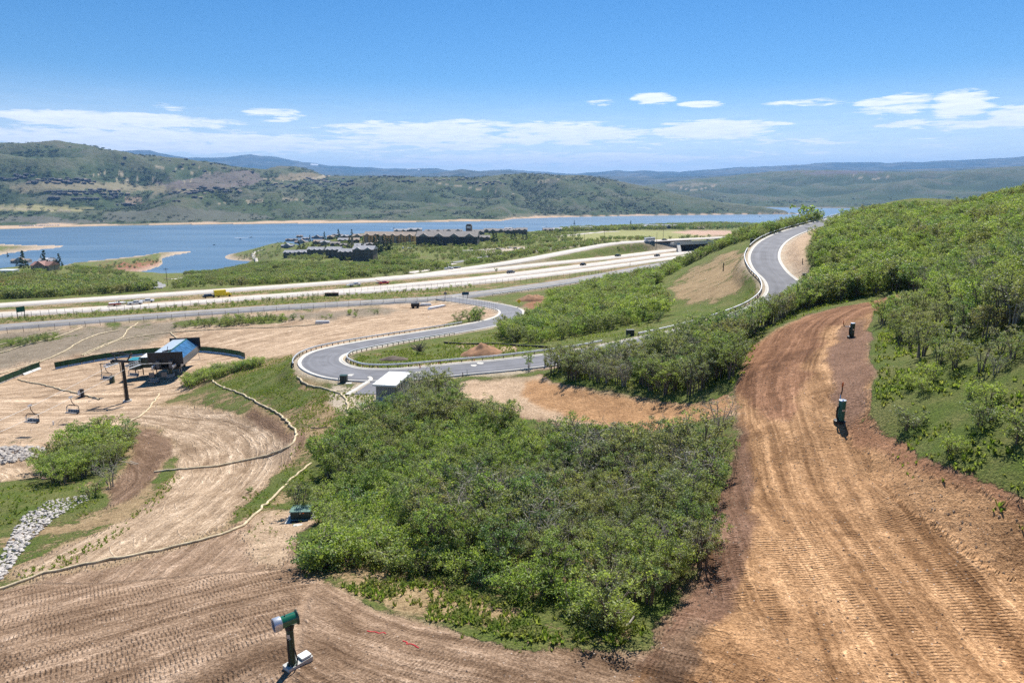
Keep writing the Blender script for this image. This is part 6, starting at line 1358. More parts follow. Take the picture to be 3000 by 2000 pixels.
# --- green screen fences
M_screen = leaf_mat('green_screen_fabric', [(.030, .085, .050), (.034, .095, .056)], .5)
M_skirt = plain('white_skirt', (.60, .60, .58), .8, var=.12)
def screen_fence(pts, h, lab, skirt=True):
    P = catmull(np.array([G(*q) for q in pts]), 1.0); P[:, 2] = hz(P[:, 0], P[:, 1]); P = resample(P, 2.8)
    t = thing('screen_fence', lab, 'fence', P[0]); o0 = P[0]
    for k, p_ in enumerate(P): MB().cyl(p_ - o0 + [0, 0, -.3], p_ - o0 + [0, 0, h + .08], .05, n=6).build('post', M_black, t)
    for a, b in zip(P[:-1], P[1:]):
        a = a - o0; b = b - o0; d = (b - a) / np.linalg.norm(b - a); nrm = np.array([d[1], -d[0], 0]) * .02; z0 = .35; m = MB()
        q = [a + [0, 0, z0], b + [0, 0, z0], b + [0, 0, h], (a + b) / 2 + [0, 0, h - .05], a + [0, 0, h]]
        m.add([v + nrm for v in q] + [v - nrm for v in q], [(0, 1, 2, 3, 4), (9, 8, 7, 6, 5)] + [(i, (i + 1) % 5, (i + 1) % 5 + 5, i + 5) for i in range(5)]); m.build('screen_panel', M_screen, t)
        if skirt:
            nn = nrm / .02 * .5; sgn = 1 if nn[1] < 0 else -1; nn = nn * sgn; m = MB(); q = [a * .97 + b * .03 + [0, 0, .42], a * .03 + b * .97 + [0, 0, .42], a * .03 + b * .97 + nn, a * .97 + b * .03 + nn]
            m.add([v for v in q] + [v - np.array([0, 0, .3]) for v in q], [(0, 1, 2, 3), (7, 6, 5, 4)] + [(i, (i + 1) % 4, (i + 1) % 4 + 4, i + 4) for i in range(4)]); m.build('skirt', M_skirt, t)
screen_fence([(-60, 908), (0, 882), (45, 864), (92, 846)], 1.7, 'sagging green screen fence with a white skirt at the left edge')
screen_fence([(127, 847), (180, 837), (232, 827), (290, 819), (347, 813), (384, 811)], 1.75, 'long green screen fence with a white skirt left of the lift station')
screen_fence([(440, 807), (480, 809), (520, 814), (547, 818), (563, 824)], 1.6, 'green screen fence curving away right of the lift station')

# --- guardrails
acL = np.r_[0, np.cumsum(np.linalg.norm(np.diff(acc, axis=0), axis=1))]; apx, apy, _ = proj(acc)
def near_s(px, py): return acL[np.argmin(np.hypot(apx - px, apy - py))]
def rail(path, lab, s0, s1, side_, off, step, grp=None, zoff=0.0, ends=True):
    L = np.r_[0, np.cumsum(np.linalg.norm(np.diff(path, axis=0), axis=1))]; t_, s_ = frame_of(path); Q = path + s_ * off * side_; k = (L >= s0) & (L <= s1); Q = Q[k]
    Q = Q.copy(); Q[:, 2] = np.maximum(hz(Q[:, 0], Q[:, 1]), Q[:, 2] - .3) + zoff; P = resample(Q, step); t = thing('guardrail', lab, 'guardrail', P[0]); o0 = P[0]; Qr = Q - o0
    f = side_  # beam towards the road
    co, fc = ribbon(Qr, [v * f for v in (-.09, .02, .09, .03, .09, -.02, -.11, -.11, -.09)], [.80, .82, .74, .67, .58, .50, .50, .78, .80]); link('beam', mesh_np('beam', co, fc, M_galv), t)
    pm = MB().box((0, 0, -.1), (.14, .18, .95)).build('post', M_rust if step < 3 else M_pole, t); me_ = pm.data; pm.location = tuple(P[0] - o0 + [0, 0, .22])
    for p_ in P[1:]: q = link('post', me_, t); q.location = tuple(p_ - o0 + [0, 0, .22])
offr = ROADS['ACCESS']['w'] / 2 + 1.55
rail(acc, 'galvanised guardrail along the topmost stretch of the upper road', near_s(1975, 489), near_s(1752, 566) - 3, 1, offr, 2.2)
rail(acc, 'guardrail bending around the brown slope of the upper road', near_s(1752, 566) + 3, near_s(1500, 784), 1, offr, 2.0)
rail(acc, 'short guardrail above the scrub between the black cabinet and the pad', near_s(1410, 803), near_s(1300, 820), 1, offr, 2.0)
rail(acc, 'guardrail wrapping the inside of the hairpin bend', near_s(1285, 823), near_s(1010, 763), 1, offr, 1.9)
rail(acc, 'guardrail wrapping the outside of the hairpin bend', near_s(735, 839), near_s(1095, 748), -1, offr, 1.9)
fr = ROADS['FRONT']['path']; fpx, fpy, _ = proj(fr); fL = np.r_[0, np.cumsum(np.linalg.norm(np.diff(fr, axis=0), axis=1))]
rail(fr, 'long guardrail on the near side of the frontage road', fL[np.argmin(np.abs(fpx - 1105))], fL[np.argmin(np.abs(fpx - 1470))], 1, 6.6, 3.8)

# --- chain fences
def chain_fence(pts, h, step, mat, lab, r=.06, rails=2):
    P = catmull(np.array([G(*q) for q in pts]), 2.0); P[:, 2] = hz(P[:, 0], P[:, 1]); P = resample(P, step); o0 = P[0]; t = thing('chain_fence', lab, 'fence', o0)
    pm = MB().cyl((0, 0, -.4), (0, 0, h), r, n=6).build('post', mat, t); me_ = pm.data
    for p_ in P[1:300]: q = link('post', me_, t); q.location = tuple(p_ - o0)
    Q = P - o0
    for k in range(rails):
        c_, f_ = tube(Q + np.array([0, 0, h * (k + 1) / rails - .05]), .02 if rails < 4 else .012, .02 if rails < 4 else .012, 4); link('wire', mesh_np('wire', c_, f_, M_galv if rails > 3 else mat), t)
chain_fence([(-60, 738), (5, 734), (91, 727), (208, 722), (333, 711), (488, 701), (627, 692.5), (682, 687), (815, 673), (949, 665), (1082, 657), (1178, 650), (1311, 638), (1412, 625)], 2.3, 3.05, M_rust, 'rusty post fence between the highway and the frontage road')
chain_fence([(-60, 775), (15, 766), (141, 755), (253, 745.5), (432, 731), (627, 717), (807, 703), (927, 695), (987, 693), (1022, 692)], 1.9, 4.2, M_rust, 'thin chain fence along the near edge of the frontage road')
chain_fence([(1029, 695), (1077, 700), (1122, 709), (1142, 716)], 2.4, 1.9, M_galv, 'silver chain link fence at the road junction', .05, 5)

# --- silt fence, mounds, debris
roll([(1020, 788), (1071, 792), (1137, 791), (1188, 795), (1263, 799)], .20, 'black silt fence sagging across the hairpin island', M_rubber, 'silt_fence', 'silt fence', lift=1.0)
def mound(px, py, rx, ry_, h, mat, lab, seed):
    g = np.random.default_rng(seed); p0 = G(px, py); n = 26; th = np.linspace(0, 2 * math.pi, n, endpoint=False); rr = np.linspace(0, 1, 9); co = []; 
    for r_ in rr:
        for a in th:
            x = p0[0] + math.cos(a) * r_ * rx; y = p0[1] + math.sin(a) * r_ * ry_; k = h * (1 - r_ ** 1.4) * (1 + .5 * float(fbm(np.array(x * .8 + seed), np.array(y * .8), 3, seed))); co.append((x, y, float(hz(x, y)) + k - (.25 if r_ > .95 else 0)))
    v = np.arange(len(co)).reshape(len(rr), n); w = np.roll(v, -1, 1); f = np.stack([v[:-1], w[:-1], w[1:], v[1:]], -1).reshape(-1, 4); o = link('dirt_mound', mesh_np('dirt_mound', np.array(co), f, mat)); o['label'] = lab; o['category'] = 'dirt mound'
M_mred = plain('red_earth', (.30, .16, .085), .95, var=.35, scale=.8, bump=.6); M_mdk = plain('dark_earth', (.13, .10, .075), .95, var=.35, scale=.8, bump=.6)
mound(1107, 812, 4.6, 4.0, 1.9, M_mred, 'orange earth mound on the hairpin island below the silt fence', 3); mound(905, 826, 3.2, 2.0, .8, M_mdk, 'dark earth mound with weeds inside the hairpin', 4)
mound(1225, 690, 7, 5, 2.2, M_mred, 'low reddish mound beside the side track at the junction', 5)
rg = np.random.default_rng(9); p0 = G(964, 812); m = MB()
for k in range(40):
    a = rg.random() * 6.28; e = rg.random() * 1.3; d = Vector((math.cos(a) * math.cos(e), math.sin(a) * math.cos(e), math.sin(e))); m.pipe([(0, 0, .5), d * .8 + Vector((0, 0, .4)), d * (1.1 + rg.random()) + Vector((rg.normal() * .3, 0, .5))], .07, 4)
one(m, 'root_ball', M_bark, 'torn root ball lying on the hairpin island', 'stump', p0)
def branch(px, py, pts, r, mat, lab, name='fallen_branch'):
    b = G(px, py); c_ = MB()
    for pl in pts:
        for i, (a, q) in enumerate(zip(pl[:-1], pl[1:])): c_.cyl(a, q, r * (1 - .25 * i), r * (1 - .25 * (i + 1)), 7)
    one(c_, name, mat, lab, 'branch', b)
M_pale = plain('bleached_wood', (.52, .46, .38), .85, var=.2, scale=4)
branch(1438, 1440, [[(0, 0, .05), (-.25, .3, .35), (-.42, .6, .75), (-.5, .8, 1.05)], [(0, 0, .08), (.25, .15, .22), (.5, .4, .42)]], .085, M_pale, 'forked bleached branch at the lower corner of the grove')
branch(300, 1066, [[(-1.6, .6, .2), (0, 0, .2), (1.5, -.7, .15)], [(-.3, .5, .25), (.9, -.1, .2), (1.9, -.5, .15)]], .07, M_pale, 'pale fallen branches on the gully bank')
branch(1225, 1100, [[(-1.4, .5, .3), (0, 0, .5), (1.6, .4, .6)]], .06, M_pale, 'grey fallen branch in the middle of the grove')
branch(730, 985, [[(-1, .2, .1), (0, 0, .15), (1.2, .3, .2)]], .10, M_bark, 'dark log on the grass beside the straw roll')
# construction site bits
t = thing('barrier_stack', 'white concrete barriers stacked at the far side of the sandy pad', 'barrier', G(978, 702), .1); [MB().box((0, k * .8, .4), (4.4, .6, .8), 0, .05, .8).build('barrier', M_wpaint, t) for k in range(2)]
one(MB().box((0, 0, .35), (1.3, 8.5, .7), 0, .08, .85), 'concrete_beam', M_wpaint, 'long white beam lying on the sandy pad', 'beam', G(1004, 707), R(-40))
one(MB().box((0, 0, .4), (4.6, 1.2, .8), 0, .1, .9), 'concrete_pipe', M_galv, 'pale grey pipe at the edge of the sandy pad', 'pipe', G(741, 742), R(5))
t = thing('compressor', 'small dark site machine with wheels on the sandy pad', 'machine', G(954, 707), .2); MB().box((0, 0, 1.1), (3.0, 1.5, 1.3), 0, .12).build('body', M_black, t); MB().box((2.4, 0, .8), (2.6, .25, .2)).build('drawbar', M_cargrey, t)
for x in (-.8, .8): MB().cyl((x, -.85, .42), (x, .85, .42), .42, n=12).build('wheel', M_rubber, t)
t = thing('steel_skid', 'dark steel skid beside the rusty fence in the verge', 'skid', G(762, 680), R(8)); MB().box((0, 0, 1.0), (6.0, 1.8, 1.1), 0, .1).build('body', M_rust, t); MB().box((0, -1.2, .35), (6.6, .3, .4)).build('runner', M_black, t)
t = thing('road_sign', 'blue sign board on two posts in the dry verge', 'sign', G(1069, 686), R(20)); MB().cyl((-.9, 0, 0), (-.9, 0, 2.2), .08).cyl((.9, 0, 0), (.9, 0, 2.2), .08).build('post', M_rust, t); MB().box((0, -.08, 2.1), (2.8, .08, 1.2)).build('panel', plain('blue_sign', (.02, .08, .16), .4), t)
t = thing('road_sign', 'yellow diamond sign by the side track at the junction', 'sign', G(1192, 706)); MB().cyl((0, 0, 0), (0, 0, 1.8), .06).build('post', M_rust, t); MB().add([(0, -.1, 2.9), (.75, -.1, 2.15), (0, -.1, 1.4), (-.75, -.1, 2.15), (0, -.04, 2.9), (.75, -.04, 2.15), (0, -.04, 1.4), (-.75, -.04, 2.15)], [(0, 1, 2, 3), (7, 6, 5, 4), (0, 4, 5, 1), (1, 5, 6, 2), (2, 6, 7, 3), (3, 7, 4, 0)]).build('panel', M_yellow, t)
t = thing('stop_sign', 'sign on a pole at the frontage road junction seen from behind', 'sign', G(1023, 690)); MB().cyl((0, 0, 0), (0, 0, 2.6), .08).build('post', M_galv, t); MB().lathe((0, -.05, 2.7), (0, 1, 0), [(0, 0), (0, .62), (.06, .62), (.06, 0)], 8).build('panel', M_cargrey, t)
t = thing('highway_sign', 'green highway sign on two tall posts between the carriageways', 'sign', G(50, 733), R(62)); MB().cyl((-1.2, 0, 0), (-1.2, 0, 4.6), .12).cyl((1.2, 0, 0), (1.2, 0, 4.6), .12).build('post', M_rust, t); MB().box((0, -.15, 3.6), (2.8, .1, 1.9)).build('panel', plain('green_sign', (.01, .13, .08), .4), t)

# --- rocks
def rock_mesh(seed, flat=.7):
    g = np.random.default_rng(seed); bm = bmesh.new(); bmesh.ops.create_icosphere(bm, subdivisions=1, radius=1.0)
    for v in bm.verts: v.co = v.co * g.uniform(.74, 1.1); v.co.z *= flat
    me = D.meshes.new('rock'); bm.to_mesh(me); bm.free(); return me
RK = [rock_mesh(i) for i in range(6)]; RKW = [rock_mesh(20 + i, .6) for i in range(5)]; M_redrock = plain('pink_stone', (.45, .27, .21), .9, var=.2, scale=2)
for m_ in RK: m_.materials.append(M_stone)
for m_ in RKW: m_.materials.append(M_white)
g = np.random.default_rng(6)
def rocks(poly, sp, s0, s1, meshes, nmax, lab, grp, cat, name, stufflab=None):
    P = scatter(poly, sp, int(g.integers(1e5))); q, w, _ = proj(P); P = P[np.argsort(-w)]; n = 0
    for p_ in P[:nmax]:
        o = D.objects.new(name, meshes[int(g.integers(len(meshes)))]); C.objects.link(o); s = g.uniform(s0, s1); o.location = (p_[0], p_[1], p_[2] + s * .35); o.scale = (s * g.uniform(.8, 1.3), s * g.uniform(.8, 1.2), s); o.rotation_euler = (g.normal() * .3, g.normal() * .3, g.random() * 6.28)
        o['label'] = lab; o['category'] = cat; o['group'] = grp
    return P[nmax:]
rocks([(-20, 1018), (0, 1016), (40, 1011), (80, 1018), (114, 1037), (92, 1050), (50, 1060), (0, 1067), (-20, 1067)], .62, .26, .52, RK, 190, 'rounded grey boulder in the rock pile at the left edge', 'boulders of the grey rock pile', 'boulder', 'boulder')
rest_w = rocks([(0, 1285), (21, 1243), (45, 1194), (115, 1149), (196, 1138), (203, 1149), (154, 1173), (115, 1201), (70, 1243), (31, 1296), (10, 1327), (-15, 1340), (-15, 1300)], .42, .13, .30, RKW, 280, 'white stone of the riprap strip at the lower left', 'white stones of the riprap strip', 'stone', 'riprap_stone')
if len(rest_w):
    src[90] = (D.objects.new('riprap_stone', RKW[0]), None); C.objects.link(src[90][0]); p_ = rest_w[0]; src[90][0].location = (p_[0], p_[1], p_[2] + .1); src[90][0].scale = (.25, .25, .2)
    o = src[90][0]; o['label'] = 'white stone of the riprap strip at the lower left'; o['category'] = 'stone'; o['group'] = 'white stones of the riprap strip'
    n = len(rest_w); s = g.uniform(.10, .24, n); mass('riprap', rest_w + [0, 0, .04], np.stack([s, s, s * .8], -1), g.normal(0, .4, (n, 3)) * [1, 1, 8], np.zeros(n, int), [90], 'small white stones massed in the riprap strip', two=False)
o = D.objects.new('boulder', rock_mesh(77, .5)); o.data.materials.append(M_redrock); C.objects.link(o); p_ = G(106, 1100); o.location = (p_[0], p_[1], p_[2] + .15); o.scale = (.85, .55, .55); o['label'] = 'flat pinkish boulder at the foot of the rounded oak clump'; o['category'] = 'boulder'

# red marks sprayed on the graded dirt
for pts, lab in (([(843, 1448), (852, 1451), (862, 1450), (872, 1455), (880, 1451), (886, 1455)], 'red sprayed mark on the dirt, the left of two'), ([(925, 1471), (938, 1476), (930, 1480), (945, 1478), (962, 1488)], 'red sprayed mark on the dirt, the right of two')):
    P = np.array([G(*q) for q in pts]); P = catmull(P, .08); P[:, 2] = hz(P[:, 0], P[:, 1]) + .03
    o = ribbon_obj('spray_mark', P, [-.03, .03], [0, 0], M_red); o['label'] = lab; o['category'] = 'paint mark'

# --- utility poles
def upole(px, py, hpx, lab, arm=True):
    b = G(px, py); s = proj(b)[2] / F; h = hpx * s; r = max(.16, s * .42); t = thing('utility_pole', lab, 'utility pole', b); MB().cyl((0, 0, -1), (0, 0, h), r, r * .7, 7).build('pole', M_pole, t)
    if arm: MB().box((0, 0, h - .9), (3.0, .25, .25)).build('crossarm', M_pole, t)
for a in [(128, 632, 42, 'tall leaning utility pole beside the lakeside house'), (385, 657, 42, 'utility pole near the winding road left of the scrub'), (806, 640, 28, 'light pole at the far edge of the highway below the townhouses'), (1005, 585, 16, 'small pole in front of the orange hotel'), (1152, 571, 21, 'pole at the hotel car park'),
          (1342, 554, 17, 'pole at the left end of the green field'), (1388, 551, 28, 'tall pole in front of the green field'), (1523, 548, 35, 'tallest utility pole, right of the green field'), (1508, 559, 25, 'light pole beside the ramp near the bridge'), (1282, 556, 17, 'left one of two poles before the dark lodges'), (1291, 556, 17, 'right one of two poles before the dark lodges'), (1361, 559, 11, 'short pole behind the bushes below the field'), (1447, 611, 8, 'sign post beside the near ramp'), (971, 622, 6, 'small post at the side road below the village'), (1264, 551, 13, 'pole left of the pair before the dark lodges')]: upole(*a, arm=a[2] > 26)

# --- vehicles
def pickup(name, lab, cat, loc, rz, paint, kind='pickup', group=None, sc_=1.0):
    t = thing(name, lab, cat, loc, rz, group, sc_)
    L = 5.7 if kind != 'car' else 4.7; top = 1.85 if kind != 'car' else 1.55
    p = MB(); p.box((0, 0, .78), (L, 1.95, .62), 0, .18); 
    if kind == 'pickup': p.box((-1.75, .92, 1.15), (2.0, .1, .2)); p.box((-1.75, -.92, 1.15), (2.0, .1, .2)); p.box((-2.75, 0, 1.12), (.1, 1.8, .25)); p.box((1.95, 0, 1.12), (1.6, 1.8, .12), 0, .1)
    p.build('body', paint, t)
    cx0 = .45 if kind == 'pickup' else (-.25); cl = 2.3 if kind == 'pickup' else 2.9
    if kind in ('suv',): cx0, cl = -.5, 3.6
    MB().box((cx0, 0, 1.32), (cl, 1.78, .52), 0, .12, .86).build('window', M_glass, t)
    MB().box((cx0 - .02, 0, 1.32 + .29), (cl * .84, 1.58, .09), 0, .1, .95).build('roof', paint, t)
    for x in (-L * .31, L * .31):
        for y in (-.9, .9): MB().cyl((x, y - .12, .38), (x, y + .12, .38), .38, n=12).build('wheel', M_rubber, t)
    for y in (-.7, .7): MB().box((L / 2 - .02, y, .85), (.08, .35, .16)).build('headlight', M_silver, t)
    return t
def yaw_at(px, py, nm):
    P = ROADS[nm]['path']; g0 = G(px, py); i = int(np.argmin(np.hypot(P[:, 0] - g0[0], P[:, 1] - g0[1]))); i = min(max(i, 1), len(P) - 2); d = P[i + 1] - P[i - 1]; return math.atan2(d[1], d[0])
UP = np.array([0, 0, .12])
y2 = yaw_at(311, 698, 'HWY2')
def on_road(px, py):
    return G(px, py) + np.array([0, 0, .38])
pickup('pickup_truck', 'white pickup truck towing the boat trailer on the highway', 'pickup truck', on_road(311, 701), y2, M_wpaint)
pickup('pickup_truck', 'white pickup truck just ahead of the one with the boat', 'pickup truck', on_road(338, 696.5), y2, M_wpaint)
t = thing('boat_trailer', 'red and white motorboat on a trailer behind the white pickup', 'boat trailer', on_road(271, 704), y2)
p = MB(); p.add([(3.6, 0, 1.5), (1.6, 1.15, 1.5), (-3.2, 1.15, 1.4), (-3.2, -1.15, 1.4), (1.6, -1.15, 1.5), (2.9, 0, .9), (1.2, .6, .75), (-3.2, .7, .75), (-3.2, -.7, .75), (1.2, -.6, .75)], [(0, 1, 2, 3, 4), (5, 9, 8, 7, 6), (0, 5, 6, 1), (1, 6, 7, 2), (2, 7, 8, 3), (3, 8, 9, 4), (4, 9, 5, 0)]); p.build('hull', M_wpaint, t)
MB().box((-1.0, 0, .95), (4.6, 2.2, .35), 0, .2, 1.05).build('hull_stripe', M_red, t); MB().box((.6, 0, 1.75), (.5, 1.7, .5), 0, .1, .8).build('windshield', M_glass, t)
MB().pipe([(-.2, 1.0, 1.4), (-.4, .9, 2.6), (-.4, -.9, 2.6), (-.2, -1.0, 1.4)], .06).build('tow_frame', M_silver, t); MB().box((.3, 0, .5), (7.8, .25, .15)).build('trailer_frame', M_black, t)
for y in (-1.1, 1.1): MB().cyl((-1.2, y - .12, .35), (-1.2, y + .12, .35), .35, n=12).build('wheel', M_rubber, t)
pickup('car', 'black car on the highway behind the yellow truck', 'car', on_road(481, 685.5), yaw_at(481, 685, 'HWY2'), M_carblack, 'suv')
t = thing('box_truck', 'yellow box truck on the highway', 'truck', on_road(512, 683.5), yaw_at(512, 683, 'HWY2'))
MB().box((-1.1, 0, 2.0), (5.0, 2.3, 2.5), 0, .04).build('cargo_box', M_yellow, t); MB().box((2.35, 0, 1.25), (1.6, 2.0, 1.5), 0, .15, .85).build('cab', M_yellow, t); MB().box((2.55, 0, 1.6), (1.3, 1.8, .5), 0, .1, .85).build('window', M_glass, t); MB().box((3.3, 0, .95), (.9, 1.9, .8), 0, .12).build('bonnet', M_yellow, t); MB().box((0, 0, .6), (6.6, .9, .25)).build('chassis', M_black, t)
for x in (-1.9, 2.8):
    for y in (-.95, .95): MB().cyl((x, y - .15, .45), (x, y + .15, .45), .45, n=12).build('wheel', M_rubber, t)
ya = yaw_at(815, 658, 'HWY2')
pickup('pickup_truck', 'silver pickup truck with a utility trailer behind the red tow truck', 'pickup truck', on_road(816, 658), ya, M_silver)
t = thing('utility_trailer', 'small open trailer behind the silver pickup truck', 'trailer', on_road(804, 659), ya); MB().box((0, 0, .7), (3.6, 1.7, .5)).build('bed', M_galv, t); [MB().cyl((0, y - .1, .35), (0, y + .1, .35), .35).build('wheel', M_rubber, t) for y in (-.95, .95)]
t = pickup('tow_truck', 'red tow truck with a boom on the highway', 'tow truck', on_road(881, 654.5), yaw_at(880, 654, 'HWY2'), M_red); MB().cyl((-.9, 0, 1.2), (-4.2, 0, 2.6), .14).build('boom', M_red, t); MB().box((-2.6, 0, 1.0), (2.6, 1.9, .3)).build('deck', M_black, t)
pickup('pickup_truck', 'white pickup with a trailer at the start of the far ramp', 'pickup truck', on_road(1031, 620.5), yaw_at(1031, 620, 'HWY1'), M_wpaint)
t = thing('flat_trailer', 'flat trailer behind the white pickup at the far ramp', 'trailer', on_road(1047, 618), yaw_at(1047, 618, 'HWY1')); MB().box((0, 0, .8), (6.5, 2.1, .4)).build('bed', M_cargrey, t); [MB().cyl((x, -1.05, .4), (x, 1.05, .4), .4).build('wheel', M_rubber, t) for x in (-.8, .5)]
pickup('car', 'dark car on the near carriageway beyond the median shrub', 'car', on_road(1173, 629), yaw_at(1173, 629, 'HWY2'), M_cargrey, 'suv')
pickup('car', 'small dark car in the middle of the near carriageway, right of centre', 'car', on_road(1339, 611), yaw_at(1339, 611, 'HWY2'), M_carblack, 'car')
pickup('car', 'dark green car on the far carriageway nearing the bridge', 'car', on_road(1419, 590), yaw_at(1419, 590, 'HWY1'), M_dgreen, 'suv')
pickup('pickup_truck', 'dark pickup with a load near the end of the near carriageway', 'pickup truck', on_road(1509, 590), yaw_at(1509, 590, 'HWY2'), M_cargrey)
pickup('car', 'dark car on the ramp just left of the bridge', 'car', on_road(1526, 554), yaw_at(1526, 554, 'RAMPF'), M_carblack, 'car')
t = thing('motorhome', 'white motorhome on the ramp left of the bridge', 'motorhome', on_road(1492, 556), yaw_at(1492, 556, 'RAMPF')); MB().box((0, 0, 2.0), (9.5, 2.5, 2.6), 0, .2).build('body', M_wpaint, t); MB().box((0, 0, 2.1), (8.2, 2.54, .7)).build('window', M_glass, t)
for x in (-3, 3): MB().cyl((x, -1.2, .5), (x, 1.2, .5), .5).build('wheel', M_rubber, t)
pickup('car', 'white car on the village road behind the field', 'car', on_road(1312, 537), 0.1, M_wpaint, 'car', sc_=1.4)
for i, (px, py, mt, nm_) in enumerate([(1170, 571, M_wpaint, 'white'), (1182, 572, M_cargrey, 'grey'), (1196, 573, M_wpaint, 'white'), (1236, 569, M_wpaint, 'white'), (1244, 566, M_cargrey, 'grey'), (1083, 574, M_carblack, 'black'), (1145, 574, M_carblack, 'black'), (1098, 573, M_wpaint, 'white'), (926, 571, M_wpaint, 'white'), (942, 572, M_wpaint, 'white')]):
    pickup('parked_car', f'{nm_} car parked near the hotels, number {["one", "two", "three", "four", "five", "six", "seven", "eight", "nine", "ten"][i]} from the first row' if False else f'{nm_} car parked ' + ['by the left end of the hotel car park', 'next to the white car at the hotel car park', 'in the middle of the hotel car park', 'at the right end of the hotel car park', 'behind the white car at the car park end', 'before the dark hotel', 'under the pole by the car park', 'right of the black car before the dark hotel', 'at the left corner of the orange hotel', 'before the orange hotel entrance'][i], 'car', G(px, py) + UP, g.random() * 6, mt, 'suv', 'cars parked by the hotels')

# --- bridge over the far carriageway
t = thing('road_bridge', 'concrete overpass with a dark opening above the highway', 'bridge', (0, 0, 0))
A_, B_ = unproj(1530, 557, -42.2), unproj(1628, 553, -42.2); dv = Vector(B_ - A_); dv.z = 0; Lb = dv.length; dv.normalize(); nv = Vector((dv.y, -dv.x, 0)); A_ = Vector(A_)
def slab(a, l, w0, w1, z0, z1, name, mat):
    q = [a + nv * w0, a + dv * l + nv * w0, a + dv * l + nv * w1, a + nv * w1]; MB().add([Vector((v.x, v.y, z0)) for v in q] + [Vector((v.x, v.y, z1)) for v in q], [(3, 2, 1, 0), (4, 5, 6, 7)] + [(i, (i + 1) % 4, (i + 1) % 4 + 4, i + 4) for i in range(4)]).build(name, mat, t)
zb = HC - 42
slab(A_, Lb, 5.2, 9.5, zb - 1.6, zb + .2, 'deck', M_cast); slab(A_, Lb, 9.2, 9.6, zb + .2, zb + 1.1, 'parapet', M_cast)
slab(A_ + dv * 6, 30, 5.5, 7, zb - 8, zb - 1.6, 'opening', M_void)  # solid dark slab, the shade inside the underpass put into its colour
for s_, e_ in ((3, -6), (36, 9)):
    a = A_ + dv * s_; q = [a + nv * 9.4 + Vector((0, 0, 0)), a + dv * 3.0 + nv * 9.4, a + dv * (3 + e_) + nv * 20, a + dv * e_ + nv * 20]
    zt = [zb - .3, zb - .3, zb - 7.4, zb - 7.4]; MB().add([Vector((v.x, v.y, z_)) for v, z_ in zip(q, zt)] + [Vector((v.x, v.y, zb - 8.5)) for v in q], [(0, 1, 2, 3), (7, 6, 5, 4)] + [(i, (i + 1) % 4, (i + 1) % 4 + 4, i + 4) for i in range(4)]).build('abutment', M_kerb, t)

# --- houses
M_hdark = plain('dark_timber_wall', (.17, .140, .115), .8, var=.2, scale=.3); M_hroof = plain('grey_brown_shingles', (.25, .225, .205), .85, var=.2, scale=.4); M_hroof2 = plain('slate_roof', (.33, .33, .345), .8, var=.2, scale=.4)
M_hcharcoal = plain('charcoal_wall', (.085, .078, .075), .8, var=.2, scale=.3); M_hbrown = plain('brown_wall', (.24, .17, .12), .85, var=.2, scale=.3)
M_horange = plain('orange_sheathing', (.80, .41, .15), .8, var=.15, scale=.2); M_hroofo = plain('tan_roof', (.34, .27, .21), .85, var=.15, scale=.3); M_tanw = plain('tan_wall', (.36, .28, .20), .85, var=.2, scale=.3)
M_win = plain('house_window', (.05, .06, .08), .15, spec=.8); M_brick = plain('brick_red', (.28, .11, .07), .85)
def gable(m, c, L, W, z0, h, along_x=True, ov=.6):
    """pitched roof prism with thickness"""
    x, y = (L / 2 + ov, W / 2 + ov) if along_x else (W / 2 + ov, L / 2 + ov)
    if along_x: vs = [(-x, -y, z0), (x, -y, z0), (x, 0, z0 + h), (-x, 0, z0 + h), (-x, y, z0), (x, y, z0)]; fs = [(0, 1, 2, 3), (3, 2, 5, 4), (0, 3, 4), (1, 5, 2), (0, 4, 5, 1)]
    else: vs = [(-x, -y, z0), (-x, y, z0), (0, y, z0 + h), (0, -y, z0 + h), (x, -y, z0), (x, y, z0)]; fs = [(0, 1, 2, 3), (3, 2, 5, 4), (0, 3, 4), (1, 5, 2), (0, 4, 5, 1)]
    return m.add([(v[0] + c[0], v[1] + c[1], v[2]) for v in vs], fs)
